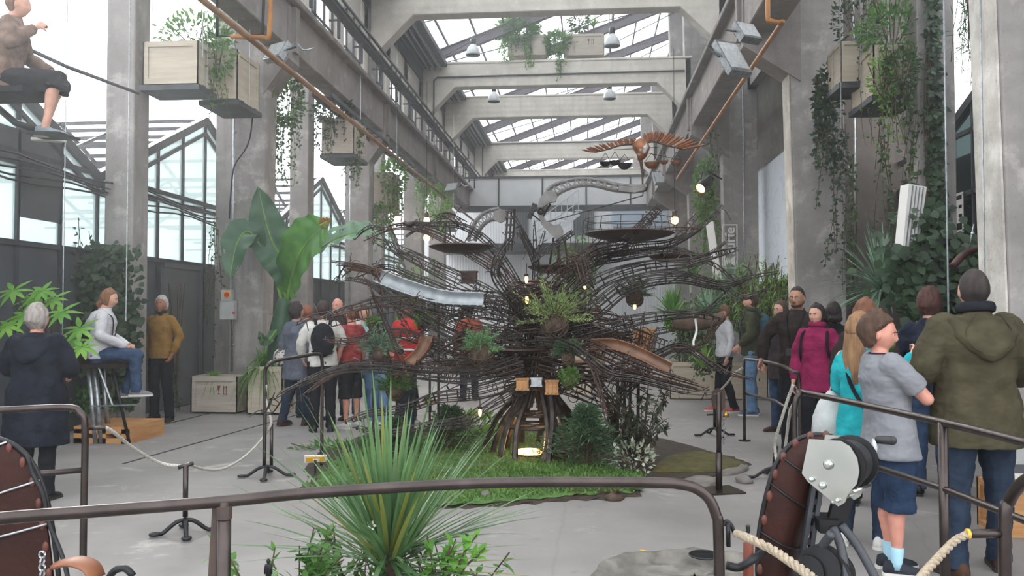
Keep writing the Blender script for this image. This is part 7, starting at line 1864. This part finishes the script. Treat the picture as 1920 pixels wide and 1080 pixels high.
# man in the olive jacket (seen from behind, near right)
def ex(r_, M, put, bend, hc, Hm, s):
    mb = MB(); mb.tube([bend((math.cos(a) * .095, math.sin(a) * .085 - .01, 1.535 - .012 * math.sin(a))) for a in np.linspace(0, 2 * PI, 19)[:-1]], [(.014, .03)] * 18, 8, closed=True); put(mb, 'corduroy_collar', C_BLACK)
    for sx in (-1, 1):
        mb = MB(); mb.tube(bezier([bend((sx * .07, -.14, 1.5)), bend((sx * .13, -.155, 1.40)), bend((sx * .10, -.19, 1.31)), bend((0, -.205, 1.27))], 12), .004, 6); put(mb, 'hood_seam', C_OLIVE)
person(at(1826, 5.15), R(4), 1.765, 'broad man in an olive hooded jacket seen from behind, nearest of all visitors', SK_LIGHT, ('crop', '#2a2422'), ('coat', C_OLIVE, ('hood',)), ('jeans', C_DDENIM), SH_BROWN,
       arms=((.31, -.02, 1.18), (.24, .20, 1.10), (-.31, -.02, 1.18), (-.24, .22, 1.12)), legs=(((.15, .05, .50), (.17, .10, .085), 18), ((-.13, -.02, .50), (-.16, -.06, .085), -14)), build=1.16, hem=.74, flare=1.12, tw=1.02, vox=.008, extras=ex, head=(-4, 4))
# boy with crossed arms
def ex(r_, M, put, bend, hc, Hm, s):
    mb = MB(); mb.tube([bend((math.cos(a) * .075, math.sin(a) * .07 - .008, 1.497 + .004)) for a in np.linspace(0, 2 * PI, 21)[:-1]], .0055, 6, closed=True); put(mb, 'neck_trim', C_NAVY)
person(at(1664, 5.16), R(-88), 1.50, 'boy in a grey t-shirt and navy shorts with one hand at his chin', SK_PINK, ('fluffy', '#3d2c22'), ('tee', C_GREY), ('shorts', C_NAVY), SH_DARK,
       arms=((.20, .17, 1.20), (-.04, .27, 1.17), (-.19, .17, 1.22), (-.02, .19, 1.46), 1.5, .9, (-.8, .3, .1), (.35, .1, .8)), legs=(((.085, .03, .50), (.09, .0, .085), 14), ((-.085, .02, .50), (-.09, .02, .085), -4)), bare_arms=True, build=1.18, hs=1.12, hem=.79, flare=1.22, face=True, head=(-24, -6), vox=.006, sock=clothm('pale_blue_sock', '#8fb4c4', '#9fc2d0'), extras=ex, hips=1.05, legw=1.05, lean=-.05)
# girl in turquoise
def ex(r_, M, put, bend, hc, Hm, s):
    mb = MB(); mb.tube(bezier([bend((-.12, .0, 1.5)), bend((-.0, -.15, 1.25)), bend((.17, -.12, .95)), bend((.19, -.08, .75))], 14), [(.014, .004)] * 15, 6); put(mb, 'bag_strap', M_STRAP)
person(at(1612, 5.75), R(-50), 1.50, 'girl in a turquoise tunic with long light brown hair behind the boy', SK_LIGHT, ('long', '#6b5038', None, .50), ('sweater', C_TURQ), ('jeans', C_DDENIM), SH_WHITE,
       arms=((.27, .10, 1.30), (.22, .34, 1.45), (-.24, .05, 1.2), (-.15, .2, 1.05), .9, .6), legs=(((.10, .10, .50), (.14, .02, .085), -10), ((-.09, -.02, .50), (-.10, -.10, .085), -30)), hem=.72, flare=1.15, head=(-12, 0), vox=.008, hs=1.08, extras=ex)
# green cloth pouch held up by the girl
c = P(1664, 640, 5.5); mb = MB(); mb.ball(c, (.05, .05, .075), 12, 8); mb.ball(c + V((-.03, 0, .05)), (.03, .03, .04), 10, 7); tag(mb.build('cloth_bundle', clothm('green_cloth', '#4e7a3a', '#7c9a6a'), None, True), 'green cloth bundle held up beside the boy face', 'bundle')
# auburn woman with white bags
person(at(1622, 6.9), R(-25), 1.62, 'auburn-haired woman standing behind the boy, only her hair showing', SK_LIGHT, ('long', '#5a3a2a', None, .22), ('jacket', C_BROWN), ('jeans', C_BLACK), SH_BLK, hem=.8, head=(-10, 0), vox=.011)
def bag(px, py, Y, w, h, lab):
    c = P(px, py, Y); mb = MB(); mb.tube([c + V((0, 0, h * .5)), c + V((0, 0, h * .3)), c + V((.01, 0, 0)), c + V((0, 0, -h * .35)), c + V((0, 0, -h * .5))], [(.02, .02), (w * .3, .05), (w * .48, .09), (w * .5, .1), (w * .3, .07)], 18)
    r_ = root('shopping_bag', c - V((0, 0, h / 2)), lab, 'bag', 'white carrier bags'); 
    mb.v = [tuple(V(v) + V((1, .5, 0)) * .02 * noise.noise(V(v) * 14)) for v in mb.v]; mb.build('bag_body', M_PLB, r_, True); t = MB(); t.tube([c + V((-.02, 0, h * .48)), c + V((0, 0, h * .72)), c + V((.02, 0, h * .48))], .005, 6); t.build('bag_handle', M_PLB, r_, True)
M_PLB = mat('white_plastic_bag', '#a9acaa', '#bcbfbd', rough=.5, scale=10, bump=.6, bscale=20)
bag(1562, 782, 6.0, .30, .36, 'larger white carrier bag hanging beside the girl'); bag(1588, 765, 6.15, .16, .22, 'smaller white carrier bag behind the larger one')
# dark coat, curly brown hair
person(at(1742, 7.3), R(-28), 1.70, 'visitor with curly brown hair and dark jacket behind the olive-jacket man', SK_LIGHT, ('curly', '#3a241e'), ('jacket', clothm('night_blue_jacket', '#1a1e2a', '#262b3a')), ('jeans', C_DENIM), SH_BLK, arms=((.27, .02, 1.2), (.2, .24, 1.12), (-.27, .02, 1.2), (-.2, .24, 1.12)), hem=.84, vox=.010)
# magenta jacket woman
person(at(1531, 8.7), R(150), 1.60, 'woman in a magenta jacket with dark tied-back hair', SK_LIGHT, ('scarf', '#1e1818', None, .12), ('jacket', C_MAG, ('collar',)), ('jeans', C_BLACK), SH_BLK, hem=.80, flare=1.08, face=True, head=(-14, -3), vox=.008, extras=lambda r_, M, put, bend, hc, Hm, s: [put(MB().tube(bezier([bend((sx * .1, -.1, 1.5)), bend((sx * .13, .09, 1.44)), bend((sx * .15, .14, 1.25)), bend((sx * .17, .0, 1.1))], 14), [(.016, .006)] * 15, 6), 'shoulder_strap', M_STRAP) for sx in (-1, 1)])
# bearded man with a camera, hand on the rail
def ex(r_, M, put, bend, hc, Hm, s):
    camera_strap(r_, M, put, bend, hc, Hm, s); glasses(hc, Hm, put)
    mb = MB(); mb.tube([hc + Hm @ (head_pt(2.35 - .1 * abs(q), q, 1.04)) for q in np.linspace(-1.2, 1.2, 13)], [(.006, .014)] * 13, 8); mb.tube([hc + Hm @ (head_pt(1.98, q, 1.02)) for q in (-.25, 0, .25)], .005, 6); put(mb, 'beard', mat('dark_beard', '#241a16', '#3a2c25', rough=.9, scale=40))
hr = q_(1448, 680) + V((0, 0, .03))
lm = at(1494, 9.25); 
person(lm, R(158), 1.79, 'dark-haired bearded man with a camera resting a hand on the railing', SK_BROWN, ('crop', '#1f1916'), ('jacket', C_BROWN), ('jeans', C_BLACK), SH_BLK, arms=((.33, .02, 1.22), (.36, .06, .99), (-.26, -.02, 1.15), (-.25, .06, .9), .7, .5, (.2, .2, -.6), None), face=True, head=(-10, 0), hem=.84, vox=.009, extras=ex, build=1.05)
# person with dark hair behind the magenta woman
person(at(1562, 9.6), R(-20), 1.62, 'dark-haired visitor partly hidden behind the magenta jacket', SK_BROWN, ('long', '#1c1716', None, .12), ('jacket', C_BLACK), ('jeans', C_BLACK), SH_BLK, vox=.012)
# woman with glasses
def ex(r_, M, put, bend, hc, Hm, s): glasses(hc, Hm, put); mb = MB(); mb.tube(bezier([bend((-.1, .0, 1.52)), bend((.0, .14, 1.3)), bend((.2, .12, 1.0))], 12), [(.014, .004)] * 13, 6); mb.ball(bend((.22, .05, .98)), (.09, .06, .1), 12, 8); put(mb, 'shoulder_bag', M_STRAP)
person(at(1463, 11.0), R(120), 1.66, 'woman with glasses looking left behind the bearded man', SK_LIGHT, ('long', '#3a2c24', None, .2), ('coat', clothm('plum_grey_coat', '#2c2528', '#3a3236')), ('jeans', C_DENIM), SH_BROWN, hem=.70, head=(8, 0), face=True, vox=.011, extras=ex)
# man in flat cap
def ex(r_, M, put, bend, hc, Hm, s):
    mb = MB(); rows = []
    for i in range(11):
        th = PI * .5 * i / 10; rows.append([hc + Hm @ (V((math.sin(th) * math.sin(p) * .088, math.sin(th) * math.cos(p) * (.108 + .028 * max(0, math.cos(p))) , math.cos(th) * .058 + .062))) for p in np.linspace(0, 2 * PI, 25)[:-1]])
    mb.loft(rows); mb.loft([[hc + Hm @ V((math.sin(a) * .06, .075 + math.cos(a) * .07, zz)) for a in np.linspace(-PI / 2, PI / 2, 9)] for zz in (.052, .062)]); put(mb, 'flat_cap', clothm('tweed', '#4a443c', '#645d52', sc=40), 50)
    mb = MB(); mb.tube([hc + Hm @ (head_pt(2.3 - .1 * abs(q), q, 1.03)) for q in np.linspace(-1.2, 1.2, 13)], [(.006, .014)] * 13, 8); put(mb, 'beard', mat('brown_beard', '#4a3428', '#60463a', rough=.9, scale=40))
    backpack(clothm('teal_pack', '#2c4450', '#385362'))(r_, M, put, bend, hc, Hm, s)
person(at(1408, 12.8), R(75), 1.80, 'man in a flat cap and forest green jacket with a backpack', SK_LIGHT, ('crop', '#3a2a22'), ('jacket', C_FOREST, ('collar',)), ('jeans', C_LDENIM), SH_BLUE, hem=.86, face=True, head=(6, 4), vox=.010, extras=ex, arms=((.26, -.02, 1.18), (.22, .14, .98), (-.26, -.02, 1.18), (-.2, .16, 1.0)), build=1.08)
def ex(r_, M, put, bend, hc, Hm, s):
    mb = MB(); rows = []
    for i in range(9):
        th = PI * .5 * i / 8; rows.append([hc + Hm @ (V((math.sin(th) * math.sin(p) * .088, math.sin(th) * math.cos(p) * .1, math.cos(th) * .085 + .035))) for p in np.linspace(0, 2 * PI, 25)[:-1]])
    mb.loft(rows); mb.loft([[hc + Hm @ V((math.sin(a) * .055, .085 + math.cos(a) * .06, zz)) for a in np.linspace(-PI / 2, PI / 2, 9)] for zz in (.035, .043)]); put(mb, 'cap', clothm('khaki_cap', '#5a4a36', '#6c5a44'), 50)
person(at(1358, 13.2), R(100), 1.63, 'visitor in a white and grey jacket with a khaki cap', SK_LIGHT, ('short', '#5a4030'), ('jacket', clothm('white_grey_jacket', '#a6a6aa', '#bcbcc0')), ('jeans', C_BLACK), SH_RED, hem=.9, vox=.011, extras=ex, head=(5, -12), legs=(((.10, .06, .50), (.11, .12, .085), 8), ((-.10, .02, .50), (-.11, -.12, .085), -8)))

# grey-haired visitor, near left, from behind
person(at(72, 6.5), R(6), 1.57, 'grey-haired visitor in a long black coat seen from behind, far left', SK_PINK, ('grey', '#77716c'), ('coat', C_COAT, ('hood',)), ('jeans', C_BLACK), SH_BLK, arms=((.28, .04, 1.2), (.2, .22, 1.12), (-.28, .04, 1.2), (-.2, .22, 1.12)), hem=.50, flare=1.25, tw=1.05, vox=.010, build=1.12, hs=1.04, head=(-6, 2))
# man in the mustard jacket
person(at(304, 11.4), R(172), 1.74, 'man in a mustard yellow jacket and black trousers with a hand in his pocket', SK_TAN, ('grey', '#8a8784'), ('jacket', C_MUST), ('trousers', C_BLACK), SH_BLK, arms=((.28, -.03, 1.18), (.25, .06, .94), (-.27, -.04, 1.18), (-.22, .06, .95)), face=True, head=(14, 8), hem=.88, vox=.010,
       extras=lambda r_, M, put, bend, hc, Hm, s: put(MB().tube([bend((0, 0, 1.44)), bend((0, .0, 1.5)), bend((0, .0, 1.56))], [.085, .07, .066], 14), 'turtleneck', C_BLACK), legs=(((.10, .02, .50), (.10, -.01, .085), 14), ((-.12, .03, .50), (-.15, .0, .085), -14)))
# seated woman on the hanging machine seat
SY = 9.5
def seatp(r_, M, put, bend, hc, Hm, s):
    for sx in (-1, 1):
        mb = MB(); mb.tube(bezier([bend((sx * .1, -.1, 1.48)), bend((sx * .12, .1, 1.42)), bend((sx * .09, .14, 1.25)), bend((sx * .06, .13, 1.05))], 14), [(.013, .005)] * 15, 6); put(mb, 'harness_strap', M_STRAP)
sw = at(188, SY)
person(sw, R(-72), 1.66, 'seated woman in a white windbreaker and jeans with hands clasped', SK_LIGHT, ('pony', '#6b4a36', None, .16), ('jacket', C_WJ, ('hood',)), ('jeans', C_DENIM), SH_WHITE if False else (clothm('grey_canvas_shoe', '#6f6d70', '#807e82'), M_SOLE),
       arms=((.24, .06, 1.17), (.05, .34, 1.02), (-.24, .06, 1.17), (-.04, .35, 1.02), 1.0, 1.0, (-.5, .5, 0), (.5, .5, 0)), legs=(((.10, .45, .93), (.11, .46, .50), 6), ((-.10, .43, .92), (-.10, .30, .47), -6)), lean=.07, face=True, head=(-8, -12), hem=.88, vox=.008, z0=.14, extras=seatp)
ms = root('machine_seat', sw + V((0, .1, 0)), 'iron machine seat with stool legs under the seated woman', 'seat')
zz = .14 + .84 * 1.66 / 1.75
mb = MB(); mb.box(sw + V((.1, .0, zz - .05)), (.5, .42, .05)); mb.build('seat', C_BROWN, ms); mb = MB(); mb.box(sw + V((-.17, 0, zz + .22)), (.05, .40, .5), rot=Euler((0, R(-8), 0)).to_matrix()); mb.build('backrest', C_BROWN, ms)
for i, (dx, dy, ex_) in enumerate(((.05, -.12, 0), (.12, -.12, 0), (.05, .15, 0), (.35, -.15, .12))):
    mb = MB(); mb.tube([sw + V((dx - .1, dy, zz - .07)), sw + V((dx + ex_, dy, .0))], .018 if i == 3 else .03, 10); mb.build('leg', M_ZINC if i < 3 else M_BLACK, ms, True)
mb = MB(); mb.bar(sw + V((.05, -.25, .44)), sw + V((.6, -.25, .46)), .05, .012); mb.tube([sw + V((.12, -.2, zz - .07)), sw + V((.3, -.22, .45))], .012, 8); mb.build('footrest', M_ZINC, ms)
# upper left: passenger on the high seat
HYp = 7.0; hw = at(5, HYp)
zseat = P(40, 150, HYp).z - .93 * 1.7 / 1.75
person(V((hw.x, HYp, 0)), R(-72), 1.72, 'passenger in a brown patterned jacket riding a high seat at the upper left corner', SK_LIGHT, ('short', '#5a4336'), ('jacket', clothm('brown_patterned_jacket', '#5e4c42', '#7d6a5e', sc=14)), ('shorts', C_BLACK), (clothm('grey_trainer', '#6b7378', '#838b90'), M_SOLE),
       arms=((.24, .10, 1.22), (.05, .26, 1.42), (-.24, .1, 1.2), (-.1, .36, 1.05), 1.2, .6), legs=(((.10, .45, .93), (.11, .36, .50), 6), ((-.10, .42, .93), (-.10, .28, .50), -6)), lean=.06, head=(0, -6), hem=.84, z0=zseat, vox=.009)
hs_ = root('machine_seat', V((hw.x, HYp, P(30, 190, HYp).z)), 'dark iron seat carrying the passenger at the upper left', 'seat')
zz = zseat + .84 * 1.72 / 1.75
mb = MB(); mb.box(V((hw.x + .05, HYp, zz - .05)), (.5, .42, .05)); mb.build('seat', C_BLACK, hs_); mb = MB(); mb.tube([V((hw.x - .2, HYp, zz - .06)), V((hw.x + .1, HYp, zz - .3)), V((hw.x + .28, HYp, zz - .36))], .03, 8); mb.tube([V((hw.x - .1, HYp, zz - .06)), V((hw.x - .6, HYp + .3, zz + 1.4)), V((hw.x - .9, HYp + .3, 6.2))], .03, 8); mb.build('support_arm', M_BLACK, hs_, True)
mb = MB(); mb.bar(V((hw.x + .25, HYp, zseat + .42)), V((hw.x + .6, HYp, zseat + .40)), .3, .02); mb.tube([V((hw.x + .1, HYp, zz - .3)), V((hw.x + .4, HYp, zseat + .42))], .015, 8); mb.build('footrest', M_BLACK, hs_)
mb = MB(); mb.tube([P(-20, 60, HYp + .3), P(60, 95, HYp + .3), P(125, 125, HYp + .6), P(260, 175, HYp + 2)], .018, 8); tag(mb.build('crossbar', M_STEEL, None, True), 'thin steel bar running behind the high seat', 'bar')

# group of visitors beyond the sculpture on the left
def ex(r_, M, put, bend, hc, Hm, s):
    mb = MB(); mb.ball(V((-.26, -.06, .98)), (.14, .08, .13), 14, 10); put(mb, 'patterned_handbag', mat('spotted_bag', '#b7b2ac', '#4a4240', scale=26, lo=.52, hi=.56)); mb = MB(); mb.tube(bezier([V((-.24, -.05, 1.1)), V((-.22, -.04, 1.35)), V((-.14, 0, 1.49))], 8), [(.012, .004)] * 9, 6); put(mb, 'bag_strap', M_STRAP)
person(at(557, 11.1), R(-28), 1.63, 'dark curly-haired woman in a grey-blue coat with a spotted bag', SK_LIGHT, ('curly', '#241d1c'), ('coat', C_GBLUE), ('jeans', C_DDENIM), SH_BROWN, hem=.66, flare=1.15, vox=.011, extras=ex, legs=(((.10, .05, .50), (.12, .1, .085), 8), ((-.10, -.02, .50), (-.11, -.16, .1), -8)))
person(at(606, 10.55), R(18), 1.66, 'man in a white sweatshirt with a black backpack seen from behind', SK_LIGHT, ('short', '#2c2320'), ('sweater', C_WHITE), ('trousers', C_BLACK), SH_BLK, hem=.88, vox=.010, extras=backpack(C_BLACK, 1.24, .3, .42), arms=((.27, .05, 1.2), (.18, .26, 1.15), (-.29, .02, 1.18), (-.26, .16, .98)), build=1.12)
person(at(577, 12.0), R(10), 1.62, 'red-haired visitor between the spotted bag woman and the backpack man', SK_LIGHT, ('short', '#6b4030'), ('jacket', C_GBLUE), ('jeans', C_DDENIM), SH_BLK, vox=.013)
person(at(634, 11.8), R(170), 1.72, 'balding man in a dark jacket facing the camera behind the backpack man', SK_PINK, ('bald', '#5a4a40'), ('jacket', C_BROWN), ('trousers', C_DDENIM), SH_BLK, face=True, vox=.012)
c = P(663, 612, 11.2); mb = MB(); mb.box(c, (.17, .004, .22), rot=Euler((R(-12), R(8), R(10))).to_matrix()); tag(mb.build('paper_sheet', M_WHITE), 'white sheet of paper held up among the visitors', 'paper')
person(at(660, 10.9), R(60), 1.60, 'visitor in a red plaid shirt and shorts beside the backpack man', SK_PINK, ('short', '#5a3a2c'), ('tee', C_RED), ('shorts', clothm('black_shorts', '#1c1c20', '#26262a')), SH_WHITE, bare_arms=True, vox=.011, hem=.86)
person(at(682, 12.0), R(-160), 1.62, 'visitor in pale teal top behind the red plaid visitor', SK_LIGHT, ('long', '#4a2e26', None, .2), ('sweater', C_LTEAL), ('jeans', C_LDENIM), SH_RED, vox=.013)
def ex(r_, M, put, bend, hc, Hm, s):
    mb = MB(); mb.ball(hc + V((0, -.02, 0)), (.105, .12, .14), 14, 10); solid(mb, 'raised_hood', C_GHOOD, M, r_, .014, 3)
person(at(712, 11.0), R(-35), 1.56, 'visitor with raised grey-green hood beyond the blue pine', SK_LIGHT, ('short', '#333333'), ('jacket', C_GHOOD), ('jeans', C_LDENIM), SH_WHITE, vox=.012, extras=ex, arms=((.27, .08, 1.2), (.18, .3, 1.1), (-.27, .08, 1.2), (-.2, .3, 1.1)))
def ex(r_, M, put, bend, hc, Hm, s):
    for z in (1.05, 1.22): mb = MB(); mb.tube([bend((math.cos(a) * .19, math.sin(a) * .145, z)) for a in np.linspace(0, 2 * PI, 21)[:-1]], [(.004, .02)] * 20, 6, closed=True); put(mb, 'reflective_band', M_WHITE)
person(at(762, 11.8), R(165), 1.66, 'worker in a red and white banded jacket beyond the wooden chute', SK_TAN, ('short', '#241c1a'), ('jacket', clothm('bright_red_cloth', '#a82a2c', '#c23a38')), ('jeans', C_DDENIM), SH_BLK, vox=.012, extras=ex)
person(at(765, 9.9), R(-10), .84, 'small blond child in dark clothes behind the branches, red shoes', SK_LIGHT, ('long', '#8a6a3c', None, .2), ('jacket', C_BLACK), ('jeans', C_DDENIM), SH_RED, vox=.012, hs=1.12)
person(at(880, 14.5), R(20), 1.66, 'visitor in an orange vest far beyond the sculpture', SK_TAN, ('short', '#2c2320'), ('jacket', C_HIVIS), ('jeans', C_DDENIM), SH_BLK, vox=.014)
person(at(1120, 17.5), R(160), 1.66, 'visitor in a pale top far beyond the sculpture trunk', SK_LIGHT, ('short', '#3a2c24'), ('tee', C_WHITE), ('trousers', clothm('beige_trousers', '#8a7c68', '#9a8c78')), SH_BROWN, vox=.014)
# ================================================================== HAZE VOLUME ADDED TO IMITATE LENS GLARE
m = bpy.data.materials.new('glare_haze'); m.use_nodes = True; nt = m.node_tree; nt.nodes.clear()
o_ = nt.nodes.new('ShaderNodeOutputMaterial'); vs_ = nt.nodes.new('ShaderNodeVolumeScatter'); vs_.inputs['Density'].default_value = .0055; vs_.inputs['Anisotropy'].default_value = .75; vs_.inputs['Color'].default_value = (.95, .98, 1, 1)
nt.links.new(vs_.outputs[0], o_.inputs['Volume'])
mb = MB(); mb.bb((-7.5, .5, .01), (5.1, 35, 12.5)); hz = mb.build('haze', m); tag(hz, 'thin haze added to imitate veiling glare in the hall', 'haze', kind='stuff')
